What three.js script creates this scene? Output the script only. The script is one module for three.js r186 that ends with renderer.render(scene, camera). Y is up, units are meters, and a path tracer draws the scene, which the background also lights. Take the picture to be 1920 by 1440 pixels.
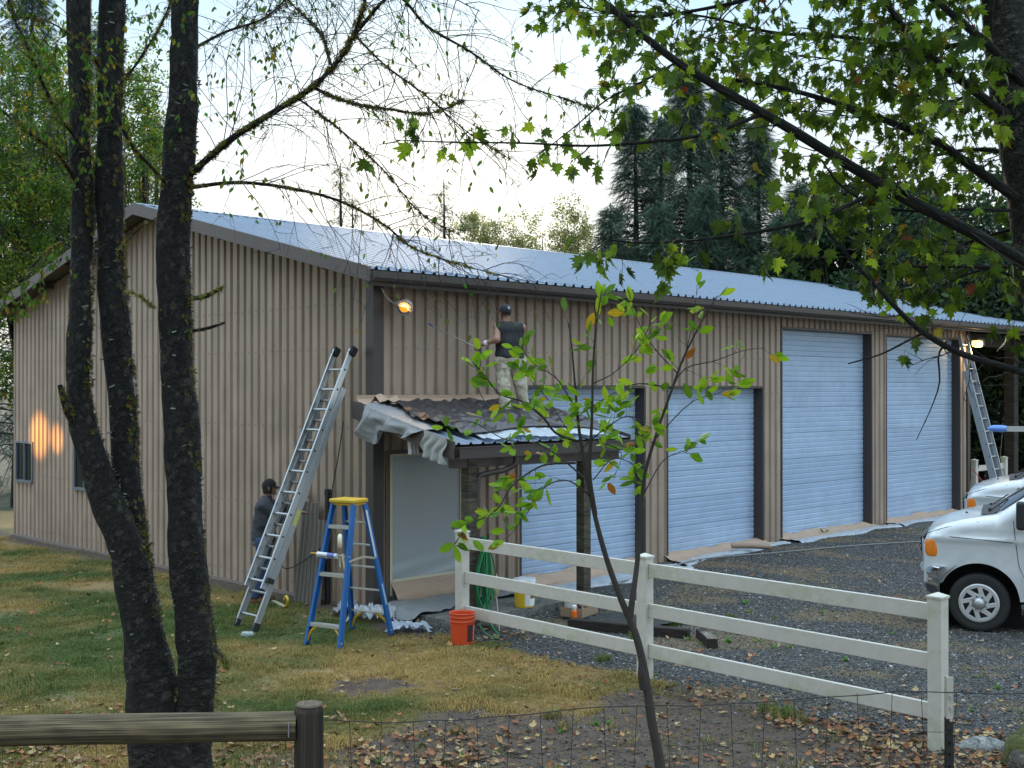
import * as THREE from 'three';
import { mergeGeometries, mergeVertices, toCreasedNormals } from 'three/addons/utils/BufferGeometryUtils.js';
import { RoundedBoxGeometry } from 'three/addons/geometries/RoundedBoxGeometry.js';
import { MarchingCubes } from 'three/addons/objects/MarchingCubes.js';
import { ImprovedNoise } from 'three/addons/math/ImprovedNoise.js';

// ---------------------------------------------------------------- camera, sky, sun, exposure
const scene = new THREE.Scene();
const EYE = 3.05, FOCAL = 2240, HORIZON = 730;
const camera = new THREE.PerspectiveCamera(2 * Math.atan(720 / FOCAL) * 180 / Math.PI, 4 / 3, 0.1, 600);
camera.position.set(0, EYE, 0);
camera.rotation.x = Math.atan((HORIZON - 720) / FOCAL);
camera.updateMatrixWorld();
const renderer = new THREE.WebGLRenderer({ antialias: true });
renderer.toneMapping = THREE.LinearToneMapping;
renderer.toneMappingExposure = 2.2;
renderer.shadowMap.enabled = true;

const SUN = new THREE.Vector3(-0.07, 0.20, -1).normalize();
const noiseGen = new ImprovedNoise();
const nz = (x, y, z = 0.37) => noiseGen.noise(x, y, z);
function fbm(x, y, o = 4, z = 0.37) { let s = 0, a = 0.5, f = 1; for (let i = 0; i < o; i++) { s += a * nz(x * f + i * 7.3, y * f - i * 3.1, z + i * 1.7); a *= 0.5; f *= 2.03; } return s; }
const clamp = (v, a = 0, b = 1) => Math.min(b, Math.max(a, v));
const sstep = (a, b, v) => { const t = clamp((v - a) / (b - a)); return t * t * (3 - 2 * t); };
const lerp = (a, b, t) => a + (b - a) * t;
{
  const W = 1024, Hh = 512, d = new Float32Array(W * Hh * 4);
  const v = new THREE.Vector3();
  for (let j = 0; j < Hh; j++) for (let i = 0; i < W; i++) {
    const az = ((i + 0.5) / W - 0.5) * 2 * Math.PI, el = ((j + 0.5) / Hh - 0.5) * Math.PI;
    v.set(Math.cos(el) * Math.cos(az), Math.sin(el), Math.cos(el) * Math.sin(az));
    const e = Math.max(0, v.y);
    // thin evening overcast: creamy at the horizon, cool above, brightest overhead
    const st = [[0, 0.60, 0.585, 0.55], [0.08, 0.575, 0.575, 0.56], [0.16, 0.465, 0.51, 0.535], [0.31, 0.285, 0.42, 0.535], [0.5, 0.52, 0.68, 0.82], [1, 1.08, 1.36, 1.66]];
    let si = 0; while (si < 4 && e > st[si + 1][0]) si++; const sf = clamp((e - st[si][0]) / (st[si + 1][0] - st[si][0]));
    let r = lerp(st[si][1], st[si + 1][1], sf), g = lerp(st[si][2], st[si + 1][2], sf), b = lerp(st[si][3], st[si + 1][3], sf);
    const cs = Math.max(0, v.dot(SUN));
    const glow = Math.pow(cs, 90) * 0.17 + Math.pow(cs, 14) * 0.025;
    r += glow * 1.3; g += glow * 0.95; b += glow * 0.4;
    const q = 1 / (e + 0.18);
    const c = fbm(v.x * q * 1.1 + 3, v.z * q * 1.1, 4, 2.2);
    const k = 1 + c * 0.16; r *= k; g *= k; b *= 1 + c * 0.09;
    if (v.y < 0) { const m = sstep(0, -0.06, v.y); r = lerp(r, 0.12, m); g = lerp(g, 0.12, m); b = lerp(b, 0.1, m); }
    const o = (j * W + i) * 4; d[o] = r; d[o + 1] = g; d[o + 2] = b; d[o + 3] = 1;
  }
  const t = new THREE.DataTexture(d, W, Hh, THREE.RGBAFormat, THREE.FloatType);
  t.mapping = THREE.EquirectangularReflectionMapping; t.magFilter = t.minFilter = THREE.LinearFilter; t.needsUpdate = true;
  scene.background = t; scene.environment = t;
}
const sun = new THREE.DirectionalLight(new THREE.Color(1, 0.86, 0.66), 1.5);
sun.position.copy(SUN).multiplyScalar(80); sun.castShadow = true;
sun.shadow.radius = 20; sun.shadow.mapSize.set(2048, 2048);
Object.assign(sun.shadow.camera, { left: -40, right: 40, top: 40, bottom: -40, near: 1, far: 200 });
scene.add(sun, sun.target);
//scene.fog = new THREE.FogExp2(new THREE.Color(0.82, 0.88, 0.92), 0.0016);

// ---------------------------------------------------------------- helpers
let seed = 12345;
function rnd() { seed |= 0; seed = seed + 0x6D2B79F5 | 0; let t = Math.imul(seed ^ seed >>> 15, 1 | seed); t = t + Math.imul(t ^ t >>> 7, 61 | t) ^ t; return ((t ^ t >>> 14) >>> 0) / 4294967296; }
const rr = (a, b) => a + (b - a) * rnd();
const pick = a => a[Math.floor(rnd() * a.length)];
const V = (x, y, z) => new THREE.Vector3(x, y, z);
const lin = (r, g, b) => new THREE.Color().setRGB(r, g, b);
// the yard's own axes: t runs along the shop's front wall, q out from it towards the lawn, origin at the shop's near corner
const TH = 44.5 * Math.PI / 180, CT = Math.cos(TH), ST = Math.sin(TH), XC = -1.893, ZC = 16.34;
const L = (t, y, q) => V(XC + t * CT + q * ST, y, -(ZC + t * ST - q * CT));
const toYard = (x, z) => { const dx = x - XC, dz = -z - ZC; return [dx * CT + dz * ST, dx * ST - dz * CT]; };
const at = (px, py, depth) => V((px - 960) / FOCAL * depth, EYE + (HORIZON - py) / FOCAL * depth, -depth);

const used = {};
function numbered(n) { if (!(n in used)) { used[n] = 0; return n; } used[n]++; return n + '_' + String(used[n]).padStart(3, '0'); }
function shade(o) { o.traverse(c => { if (c.isMesh) { c.castShadow = true; c.receiveShadow = true; } }); return o; }
function thing(name, label, category, pos = V(0, 0, 0), ry = 0, group) {
  const o = new THREE.Group(); o.name = numbered(name); o.position.copy(pos); o.rotation.y = ry;
  o.userData = { label, category }; if (group) o.userData.group = group; scene.add(o); return o;
}
function mesh(name, geo, mat, parent, kind) {
  const m = new THREE.Mesh(geo, mat); m.name = name; m.castShadow = m.receiveShadow = true;
  if (kind) m.userData.kind = kind; parent.add(m); return m;
}
function single(name, geo, mat, label, category, group) {
  const m = new THREE.Mesh(geo, mat); m.name = numbered(name); m.castShadow = m.receiveShadow = true;
  m.userData = { label, category }; if (group) m.userData.group = group; scene.add(m); return m;
}
function structure(name, geo, mat) { const m = new THREE.Mesh(geo, mat); m.name = numbered(name); m.receiveShadow = m.castShadow = true; m.userData = { kind: 'structure' }; scene.add(m); return m; }
function instanced(name, geo, mat, mats, cols, parent, label, category) {
  const m = new THREE.InstancedMesh(geo, mat, mats.length); m.name = parent === scene ? numbered(name) : name; m.castShadow = m.receiveShadow = true;
  for (let i = 0; i < mats.length; i++) { m.setMatrixAt(i, mats[i]); if (cols) m.setColorAt(i, cols[i]); }
  m.instanceMatrix.needsUpdate = true; if (m.instanceColor) m.instanceColor.needsUpdate = true;
  m.userData.kind = 'stuff'; if (label) { m.userData.label = label; m.userData.category = category; } parent.add(m); return m;
}
const norm = g => { g = g.index ? g.toNonIndexed() : g; for (const k of Object.keys(g.attributes)) if (!['position', 'normal', 'uv'].includes(k)) g.deleteAttribute(k); if (!g.attributes.uv) g.setAttribute('uv', new THREE.BufferAttribute(new Float32Array(g.attributes.position.count * 2), 2)); if (!g.attributes.normal) g.computeVertexNormals(); return g; };
const merge = a => mergeGeometries(a.map(norm), false);
function box(w, h, d, x = 0, y = 0, z = 0, r = 0) { const g = r > 0 ? new RoundedBoxGeometry(w, h, d, 2, r) : new THREE.BoxGeometry(w, h, d); g.translate(x, y, z); return g; }
function span(a, b, y0, y1, c, d) { const g = new THREE.BoxGeometry(b - a, y1 - y0, d - c); g.translate((a + b) / 2, (y0 + y1) / 2, (c + d) / 2); return g; }
function boxUV(g, s = 1) { // uv in metres from position and normal
  g = norm(g); const p = g.attributes.position, n = g.attributes.normal, u = g.attributes.uv;
  for (let i = 0; i < p.count; i++) { const ax = Math.abs(n.getX(i)), ay = Math.abs(n.getY(i)), az = Math.abs(n.getZ(i)); let a, b; if (ay > ax && ay > az) { a = p.getX(i); b = p.getZ(i); } else if (ax > az) { a = p.getZ(i); b = p.getY(i); } else { a = p.getX(i); b = p.getY(i); } u.setXY(i, a * s, b * s); }
  return g;
}
// a bar between two points, w wide and d deep (d along 'up')
function bar(a, b, w, d, up = V(0, 1, 0), r = 0) {
  const dir = b.clone().sub(a), len = dir.length(); dir.normalize();
  let x = up.clone().cross(dir); if (x.lengthSq() < 1e-6) x = V(1, 0, 0); x.normalize(); const u = dir.clone().cross(x).normalize();
  const g = r > 0 ? new RoundedBoxGeometry(w, d, len, 2, r) : new THREE.BoxGeometry(w, d, len);
  g.applyMatrix4(new THREE.Matrix4().makeBasis(x, u, dir).setPosition(a.clone().add(b).multiplyScalar(0.5))); return g;
}
function rod(a, b, r0, r1 = r0, seg = 8) {
  const dir = b.clone().sub(a), len = dir.length(); const g = new THREE.CylinderGeometry(r1, r0, len, seg);
  g.applyQuaternion(new THREE.Quaternion().setFromUnitVectors(V(0, 1, 0), dir.normalize())); const m = a.clone().add(b).multiplyScalar(0.5); g.translate(m.x, m.y, m.z); return g;
}
function tube(pts, r, seg = 24, rad = 6, closed = false) { return new THREE.TubeGeometry(new THREE.CatmullRomCurve3(pts, closed), seg, r, rad, closed); }
// tapering limb along points, with a radius at each and lumps in the bark
function limb(pts, rads, rad = 8, step = 0.12, lump = 0, ls = 6) {
  const cv = new THREE.CatmullRomCurve3(pts, false, 'centripetal'); const len = cv.getLength(); const n = Math.max(2, Math.round(len / step));
  const pos = [], uv = [], idx = []; let up = V(0.31, 0.2, 0.93);
  for (let i = 0; i <= n; i++) {
    const u = i / n, p = cv.getPoint(u), tn = cv.getTangent(u).normalize();
    let x = up.clone().sub(tn.clone().multiplyScalar(up.dot(tn))); if (x.lengthSq() < 1e-5) x = V(1, 0, 0).cross(tn); x.normalize(); up = x; const y = tn.clone().cross(x);
    const f = u * (rads.length - 1), k = Math.min(rads.length - 2, Math.floor(f)); const R = lerp(rads[k], rads[k + 1], f - k);
    for (let j = 0; j <= rad; j++) {
      const a = j / rad * Math.PI * 2, ca = Math.cos(a), sa = Math.sin(a);
      const w = R * (1 + (lump ? lump * (fbm(ca * 1.3 + p.x * 2, p.y * ls * 0.5 + sa * 1.3, 3, p.z) * 2) : 0));
      pos.push(p.x + (x.x * ca + y.x * sa) * w, p.y + (x.y * ca + y.y * sa) * w, p.z + (x.z * ca + y.z * sa) * w); uv.push(j / rad * 2, u * len * 1.1);
    }
  }
  for (let i = 0; i < n; i++) for (let j = 0; j < rad; j++) { const a = i * (rad + 1) + j, b = a + rad + 1; idx.push(a, a + 1, b, b, a + 1, b + 1); }
  const g = new THREE.BufferGeometry(); g.setAttribute('position', new THREE.Float32BufferAttribute(pos, 3)); g.setAttribute('uv', new THREE.Float32BufferAttribute(uv, 2)); g.setIndex(idx); g.computeVertexNormals();
  return g;
}
function lathe(pts, seg = 24) { return new THREE.LatheGeometry(pts.map(p => new THREE.Vector2(p[0], p[1])), seg); }
// a sheet from a function of (u, v)
function sheet(fn, nu, nv, uS = 1, vS = 1) {
  const pos = [], uv = [], idx = [];
  for (let j = 0; j <= nv; j++) for (let i = 0; i <= nu; i++) { const p = fn(i / nu, j / nv); pos.push(p.x, p.y, p.z); uv.push(i / nu * uS, j / nv * vS); }
  for (let j = 0; j < nv; j++) for (let i = 0; i < nu; i++) { const a = j * (nu + 1) + i, b = a + nu + 1; idx.push(a, a + 1, b, b, a + 1, b + 1); }
  const g = new THREE.BufferGeometry(); g.setAttribute('position', new THREE.Float32BufferAttribute(pos, 3)); g.setAttribute('uv', new THREE.Float32BufferAttribute(uv, 2)); g.setIndex(idx); g.computeVertexNormals(); return g;
}
// tiling data textures
function tex(N, fn, srgb = true, rep = 1) {
  const d = new Uint8Array(N * N * 4);
  for (let j = 0; j < N; j++) for (let i = 0; i < N; i++) { const c = fn(i / N, j / N), o = (j * N + i) * 4; d[o] = clamp(c[0]) * 255; d[o + 1] = clamp(c[1]) * 255; d[o + 2] = clamp(c[2]) * 255; d[o + 3] = 255; }
  const t = new THREE.DataTexture(d, N, N, THREE.RGBAFormat); t.wrapS = t.wrapT = THREE.RepeatWrapping; t.magFilter = THREE.LinearFilter; t.minFilter = THREE.LinearMipmapLinearFilter; t.generateMipmaps = true;
  if (srgb) t.colorSpace = THREE.SRGBColorSpace; t.repeat.set(rep, rep); t.needsUpdate = true; return t;
}
// noise that tiles over [0,1)^2 with integer frequency
function tn(u, v, fx, fy, z = 0) { const a = u * fx, b = v * fy, wu = u, wv = v; const n = (x, y) => nz(x, y, z + 0.5); return n(a, b) * (1 - wu) * (1 - wv) + n(a - fx, b) * wu * (1 - wv) + n(a, b - fy) * (1 - wu) * wv + n(a - fx, b - fy) * wu * wv; }
const M = (c, rough = 0.8, o = {}) => new THREE.MeshStandardMaterial({ color: c, roughness: rough, ...o });

const texSoil = tex(512, (u, v) => { const a = 0.74 + tn(u, v, 12, 12) * 0.3 + tn(u, v, 60, 60, 3) * 0.36 + (rnd() - 0.5) * 0.22; return [a, a, a]; });
const texSiding = tex(512, (u, v) => { const a = 0.93 + tn(u, v, 30, 3, 1) * 0.10 + tn(u, v, 6, 6, 4) * 0.10 + (rnd() - 0.5) * 0.03; return [a, a * 0.995, a * 0.985]; }, true, 0.4);
const texWood = tex(512, (u, v) => { const a = 0.78 + tn(u, v, 6, 70, 2) * 0.55 + tn(u, v, 3, 20, 5) * 0.3 + (rnd() - 0.5) * 0.08; return [a, a * 0.98, a * 0.93]; });
const texGrain = tex(512, (u, v) => { const a = 0.74 + tn(u, v, 40, 3, 2) * 0.5 + tn(u, v, 11, 2, 5) * 0.35 + tn(u, v, 5, 9, 6) * 0.25 + (rnd() - 0.5) * 0.1; return [a, a * 0.98, a * 0.93]; });
const texBark = tex(512, (u, v) => { let a = 0.40 + tn(u, v, 8, 17, 2) * 0.5 + tn(u, v, 30, 44, 5) * 0.4; const pale = sstep(0.24, 0.40, tn(u, v, 6, 12, 8) + tn(u, v, 20, 34, 9) * 0.45); a = lerp(a, 0.95, pale * 0.75); return [a, a * (1 + 0.02 * pale), a * 0.96]; });
const bumpBark = tex(512, (u, v) => { const a = 0.5 + tn(u, v, 8, 17, 2) * 0.7 + tn(u, v, 30, 44, 5) * 0.6; return [a, a, a]; }, false);
const texVinyl = tex(512, (u, v) => { const n = tn(u, v, 4, 9, 7) + tn(u, v, 17, 23, 3) * 0.7, m = sstep(0.05, 0.5, n + tn(u, v, 60, 60, 4) * 0.4); const a = 0.97 + tn(u, v, 25, 25, 9) * 0.05 + (rnd() - 0.5) * 0.04; return [a * (1 - 0.06 * m), a * (1 - 0.045 * m), a * (1 - 0.10 * m)]; });
const texSmudge = tex(512, (u, v) => { const a = 0.95 + tn(u, v, 5, 5, 7) * 0.05 + tn(u, v, 18, 18, 3) * 0.05 + (rnd() - 0.5) * 0.03; return [a, a, a * 0.99]; });

// ---------------------------------------------------------------- ground
function groundY(x, z) { const [t, q] = toYard(x, z); const near = sstep(60, 30, Math.hypot(x, z)); return near * (0.10 * sstep(3.5, 9, t) * sstep(4.5, 0.5, q) + fbm(x * 0.35, z * 0.35, 3, 5) * 0.05); }
// how much lawn / gravel / dirt there is at a spot, with ragged edges
function zones(x, z) {
  const [t, q] = toYard(x, z), D = -z;
  const n = fbm(x * 1.1, z * 1.1, 4, 9) * 0.7, n2 = fbm(x * 0.8 + 9, z * 0.8, 4, 3) * 1.3;
  let gravel = sstep(-0.42, -0.22, t + n * 0.6) * sstep(0.3, 0.6, q + (t > 2.6 ? 3 : 0));
  if (t < -0.6) gravel = 0;
  if (q < 0.4 && t < 18.3 && t > -0.2 && q < 0) gravel = 0;
  const edge = 10.5 + (x + 1.5) * 0.62;
  let dirt = sstep(0.35, -0.35, D - edge + n2) * (1 - gravel) * sstep(-4.0, -1.2, x + n2 * 0.8);
  dirt = Math.max(dirt, sstep(0.5, 0.1, Math.abs(t + 0.15) + n * 0.4) * (q < 0.8 ? 1 : 0) * (1 - gravel));          // bare strip at the foot of the gable wall
  dirt = Math.max(dirt, sstep(0.45, 0.2, Math.hypot((x + 1.43) * 0.8, D - 12.3) + n * 0.9 + fbm(x * 4, z * 4, 2, 6) * 0.5));                           // bare patch in the lawn
  dirt = Math.max(dirt, sstep(0.9, 0.4, Math.hypot(t + 0.35, q - 1.15) + n * 0.4) * (1 - gravel));
  const lawn = clamp(1 - gravel - dirt) * sstep(40, 26, D);
  return { lawn, gravel, dirt };
}
function dryness(x, z) { const D = -z; let d = 0.36 + fbm(x * 0.55 + 4, z * 0.75, 4, 7) * 1.7; d += 0.7 * sstep(2.2, 0.3, Math.hypot((x + 0.65) * 0.75, D - 12.9)); d += 0.35 * sstep(-7, -9.5, x) * sstep(16, 20, D); d += 0.25 * sstep(12.2, 10.3, D); d -= 0.35 * sstep(1.6, 0.2, Math.abs(D - 15.3)) * (x < -2 ? 1 : 0); return clamp(d); }
let zoneFast, dryFast;
const GX0 = -15, GX1 = 11, GZ0 = -30, GZ1 = -4;
{
  const N = 2048, d = new Uint8Array(N * N * 4); const s2 = v => Math.round(clamp(v < 0.0031308 ? v * 12.92 : 1.055 * Math.pow(v, 1 / 2.4) - 0.055) * 255);
  // coarse fields on a small grid, fine grain per texel
  const K = 512, zl = new Float32Array(K * K * 4);
  for (let j = 0; j < K; j++) for (let i = 0; i < K; i++) { const x = lerp(GX0, GX1, (i + 0.5) / K), z = lerp(GZ0, GZ1, (j + 0.5) / K), q = zones(x, z), o = (j * K + i) * 4; zl[o] = q.lawn; zl[o + 1] = q.gravel; zl[o + 2] = q.dirt; zl[o + 3] = dryness(x, z); }
  const smp = (u, v, c) => { const a = clamp(u * K - 0.5, 0, K - 1.001), b = clamp(v * K - 0.5, 0, K - 1.001), i = Math.floor(a), j = Math.floor(b), f = a - i, g = b - j, o = (j * K + i) * 4 + c, w = K * 4; return lerp(lerp(zl[o], zl[o + 4], f), lerp(zl[o + w], zl[o + w + 4], f), g); };
  zoneFast = (x, z) => { const u = (x - GX0) / (GX1 - GX0), v = (z - GZ0) / (GZ1 - GZ0); return { lawn: smp(u, v, 0), gravel: smp(u, v, 1), dirt: smp(u, v, 2) }; }; dryFast = (x, z) => smp((x - GX0) / (GX1 - GX0), (z - GZ0) / (GZ1 - GZ0), 3);
  for (let j = 0; j < N; j++) for (let i = 0; i < N; i++) {
    const u = (i + 0.5) / N, v = (j + 0.5) / N, x = lerp(GX0, GX1, u), z = lerp(GZ0, GZ1, v);
    const lw = smp(u, v, 0), gv = smp(u, v, 1), dt = smp(u, v, 2), dr = smp(u, v, 3);
    const g1 = nz(x * 5, z * 5, 4), g2 = nz(x * 19, z * 19, 8), w = rnd();
    let gr = [lerp(0.07, 0.27, dr), lerp(0.095, 0.175, dr), lerp(0.025, 0.07, dr)]; const kg = 0.85 + g2 * 0.35 + (w - 0.5) * 0.5;
    let gm = 0.055 + g2 * 0.02 + (w - 0.5) * 0.05; let brown = sstep(0.0, 0.35, g1 * 0.4 + fbm(x * 0.55 + 7, z * 0.8, 3, 41) * 1.2); const gc = [lerp(gm, 0.115, brown * 0.85), lerp(gm, 0.08, brown * 0.85), lerp(gm, 0.055, brown * 0.85)];
    const kd = 0.9 + g1 * 0.35 + g2 * 0.3 + (w - 0.5) * 0.4; const dc = [0.075 * kd, 0.050 * kd, 0.034 * kd];
    const sum = Math.max(0.001, lw + gv + dt), o = (j * N + i) * 4;
    for (let c = 0; c < 3; c++) d[o + c] = s2((gr[c] * kg * lw + gc[c] * gv + dc[c] * dt + 0.001 * [0.07, 0.07, 0.04][c]) / (sum + 0.001)); d[o + 3] = 255;
  }
  const t = new THREE.DataTexture(d, N, N, THREE.RGBAFormat); t.colorSpace = THREE.SRGBColorSpace; t.magFilter = THREE.LinearFilter; t.minFilter = THREE.LinearMipmapLinearFilter; t.generateMipmaps = true; t.needsUpdate = true;
  const g = sheet((u, v) => { const x = lerp(GX0, GX1, u), z = lerp(GZ0, GZ1, v); return V(x, groundY(x, z), z); }, 200, 200);
  { const p = g.index.array; for (let i = 0; i < p.length; i += 3) { const a = p[i + 1]; p[i + 1] = p[i + 2]; p[i + 2] = a; } g.computeVertexNormals(); }
  structure('yard_ground', g, M(0xffffff, 0.95, { map: t }));
  const far = new THREE.CircleGeometry(320, 64); far.rotateX(-Math.PI / 2); far.translate(0, -0.12, 0);
  const ft = texSoil.clone(); ft.repeat.set(160, 160); ft.needsUpdate = true;
  structure('ground', far, M(lin(0.07, 0.075, 0.04), 0.95, { map: ft }));
}

// ---------------------------------------------------------------- the metal shop building
const sidingMats = [0, 1, 2].map(i => M(lin(0.40 - i * 0.012, 0.305 - i * 0.010, 0.238 - i * 0.008), 0.5, { map: texSiding })), sidingMat = sidingMats[0]; let panelNo = 0; const nextSiding = () => sidingMats[(panelNo++ * 7 + (panelNo >> 2)) % 3];
const trimMat = M(lin(0.055, 0.044, 0.040), 0.45, { map: texSmudge });
const skyLitRakeMat = M(lin(0.105, 0.085, 0.082), 0.5, { map: texSmudge });  // trim brown lightened: sky light on the rakes put into the colour
const roofMat = M(lin(0.20, 0.255, 0.335), 0.46, { metalness: 0.35, map: texSmudge });
const doorMat = [0, 1, 2].map(i => M(lin(0.42 + i * 0.015, 0.545 + i * 0.02, 0.73 + i * 0.02), 0.42, { map: texSmudge }));
const darkMetal = M(lin(0.02, 0.02, 0.022), 0.6);
const soffitMat = M(lin(0.12, 0.095, 0.085), 0.8);
const glassMat = new THREE.MeshPhysicalMaterial({ color: lin(0.35, 0.4, 0.4), roughness: 0.05, transmission: 1, thickness: 0, ior: 1.5 });
const RIB = 0.203, LEN = 18.3, CAR = 22.7, DEP = 12.2, EAVE = 4.62, RIDGE = 6.18, OV = 0.45;
const roofY = q => EAVE + (RIDGE - EAVE) * (1 - Math.abs(q + DEP / 2) / (DEP / 2 + OV));
const shop = thing('metal_shop_building', 'long tan ribbed metal shop with blue-grey metal roof and pale overhead doors', 'building', L(0, 0, 0), TH);

// profile of the sheet along u: flat pans with narrow grooves (depth < 0) or ribs (depth > 0)
function profile(a, b, pitch, wTop, wBot, depth, off = 0) {
  const pts = [[a, 0]]; const k0 = Math.floor((a - off) / pitch) - 1;
  for (let k = k0; k < (b - off) / pitch + 1; k++) { const c = off + (k + 0.5) * pitch; for (const [x, d] of [[c - wTop / 2, 0], [c - wBot / 2, depth], [c + wBot / 2, depth], [c + wTop / 2, 0]]) if (x > a + 0.001 && x < b - 0.001) pts.push([x, d]); }
  pts.push([b, pts[pts.length - 1][1] === depth ? depth : 0]); return pts;
}
// a sheet standing on the profile: bottom(u) to top(u); place(u, y, d) gives the point
function ribbed(pts, bottom, top, place, flip) {
  const pos = [], uv = [];
  for (let i = 0; i < pts.length - 1; i++) {
    const [u0, d0] = pts[i], [u1, d1] = pts[i + 1]; const A = place(u0, bottom(u0), d0), B = place(u1, bottom(u1), d1), C = place(u1, top(u1), d1), D = place(u0, top(u0), d0);
    const q = flip ? [A, C, B, A, D, C] : [A, B, C, A, C, D]; const uu = flip ? [[u0, bottom(u0)], [u1, top(u1)], [u1, bottom(u1)], [u0, bottom(u0)], [u0, top(u0)], [u1, top(u1)]] : [[u0, bottom(u0)], [u1, bottom(u1)], [u1, top(u1)], [u0, bottom(u0)], [u1, top(u1)], [u0, top(u0)]];
    q.forEach((p, k) => { pos.push(p.x, p.y, p.z); uv.push(uu[k][0], uu[k][1]); });
  }
  const g = new THREE.BufferGeometry(); g.setAttribute('position', new THREE.Float32BufferAttribute(pos, 3)); g.setAttribute('uv', new THREE.Float32BufferAttribute(uv, 2)); g.computeVertexNormals(); return g;
}
const GR = [0.082, 0.048, -0.038]; const snap = (v, a, b, pt) => v <= a + 0.001 || v >= b - 0.001 ? v : clamp(Math.round(v / pt) * pt, a, b);
const doors = [[2.83, 5.85, 3.10], [6.45, 9.42, 3.10], [10.05, 13.58, 4.27], [14.2, 17.82, 4.27]];
const entry = [0.30, 1.52, 2.17];
function frontSheets(a, b, y0, y1) { const n = Math.max(1, Math.round((b - a) / (RIB * 5))); for (let i = 0; i < n; i++) { const u0 = snap(a + (b - a) * i / n, a, b, RIB) + (i ? 0.0012 : 0), u1 = snap(a + (b - a) * (i + 1) / n, a, b, RIB); mesh('siding_panel', ribbed(profile(u0, u1, RIB, ...GR), () => y0, () => y1, (u, y, d) => V(u, y, d)), nextSiding(), shop); } }
const SOF = EAVE - 0.06;
frontSheets(0.16, 2.83, 2.20, SOF); frontSheets(1.66, 2.83, 0.0, 2.2); frontSheets(0.16, 0.22, 0.0, 2.2);
frontSheets(2.83, 5.85, 3.10, SOF); frontSheets(5.85, 6.45, 0.02, SOF); frontSheets(6.45, 9.42, 3.10, SOF); frontSheets(9.42, 10.05, 0.06, SOF);
frontSheets(10.05, 13.58, 4.27, SOF); frontSheets(13.58, 14.2, 0.08, SOF); frontSheets(14.2, 17.82, 4.27, SOF); frontSheets(17.82, LEN - 0.12, 0.08, SOF);
// gable wall towards the lawn (plane t = 0), far gable (t = LEN) and back wall
{
  const n = 12, P = 0.197;
  const top = q => Math.min(roofY(q), roofY(-DEP - 0) + 9) - 0.05;
  const cut = (q0, q1) => { const p = profile(-q1, -q0, P, ...GR).map(([u, d]) => [-u, d]).reverse(); if (q0 < -DEP / 2 && q1 > -DEP / 2) { const i = p.findIndex(e => e[0] > -DEP / 2); p.splice(i, 0, [-DEP / 2, p[i][1] === p[i - 1][1] ? p[i][1] : GR[2] / 2]); } return p; };
  const wins = [[-12.05, -11.2, 1.13, 1.98], [-9.3, -8.45, 1.13, 1.98]];
  for (let i = 0; i < n; i++) {
    const q0 = snap(-DEP + (DEP - 0.14) * i / n, -DEP, -0.14, P), q1 = snap(-DEP + (DEP - 0.14) * (i + 1) / n, -DEP, -0.14, P) - 0.0012;
    const w = wins.find(w => w[0] < q1 && w[1] > q0);
    const pl = (u, y, d) => V(-d, y, u);
    const parts = [];
    if (!w) parts.push(ribbed(cut(q0, q1), () => 0.0, top, pl)); else {
      const a = Math.max(q0, w[0]), b = Math.min(q1, w[1]);
      if (a > q0 + 0.002) parts.push(ribbed(cut(q0, a), () => 0, top, pl)); if (b < q1 - 0.002) parts.push(ribbed(cut(b, q1), () => 0, top, pl));
      parts.push(ribbed(cut(a, b), () => 0, () => w[2], pl), ribbed(cut(a, b), () => w[3], top, pl));
    }
    mesh('siding_panel', merge(parts), nextSiding(), shop);
  }
  for (const w of wins) {
    const f = mesh('window', merge([span(-0.05, 0.03, w[2], w[2] + 0.05, w[0], w[1]), span(-0.03, 0.03, w[3] - 0.04, w[3], w[0], w[1]), span(-0.03, 0.028, w[2] + 0.05, w[3] - 0.04, w[0], w[0] + 0.04), span(-0.03, 0.028, w[2] + 0.05, w[3] - 0.04, w[1] - 0.04, w[1]), span(-0.02, 0.02, w[2] + 0.05, w[3] - 0.04, (w[0] + w[1]) / 2 - 0.015, (w[0] + w[1]) / 2 + 0.015)]), M(lin(0.16, 0.19, 0.23), 0.35, { metalness: 0.4 }), shop);
    const mid = (w[0] + w[1]) / 2; for (const [a, b, o] of [[w[0] + 0.04, mid - 0.015, 0], [mid + 0.015, w[1] - 0.04, 0.008]]) mesh('pane', span(0.004 + o, 0.006 + o, w[2] + 0.05, w[3] - 0.04, a, b), glassMat, f);
    mesh('blind', span(0.09, 0.1, w[2] - 0.1, w[3] + 0.1, w[0] - 0.1, w[1] + 0.1), M(lin(0.05, 0.06, 0.055), 0.9), f);
  }
  const gq = s => ribbed(cut(-DEP, -0.14), () => 0, top, (u, y, d) => V(LEN + d * s, y, u), true);
  mesh('far_gable_wall', gq(1), sidingMat, shop);
  mesh('rear_wall', ribbed(profile(0, LEN, RIB, ...GR), () => 0, () => SOF, (u, y, d) => V(u, y, -DEP - d), true), sidingMat, shop);
}
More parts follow.
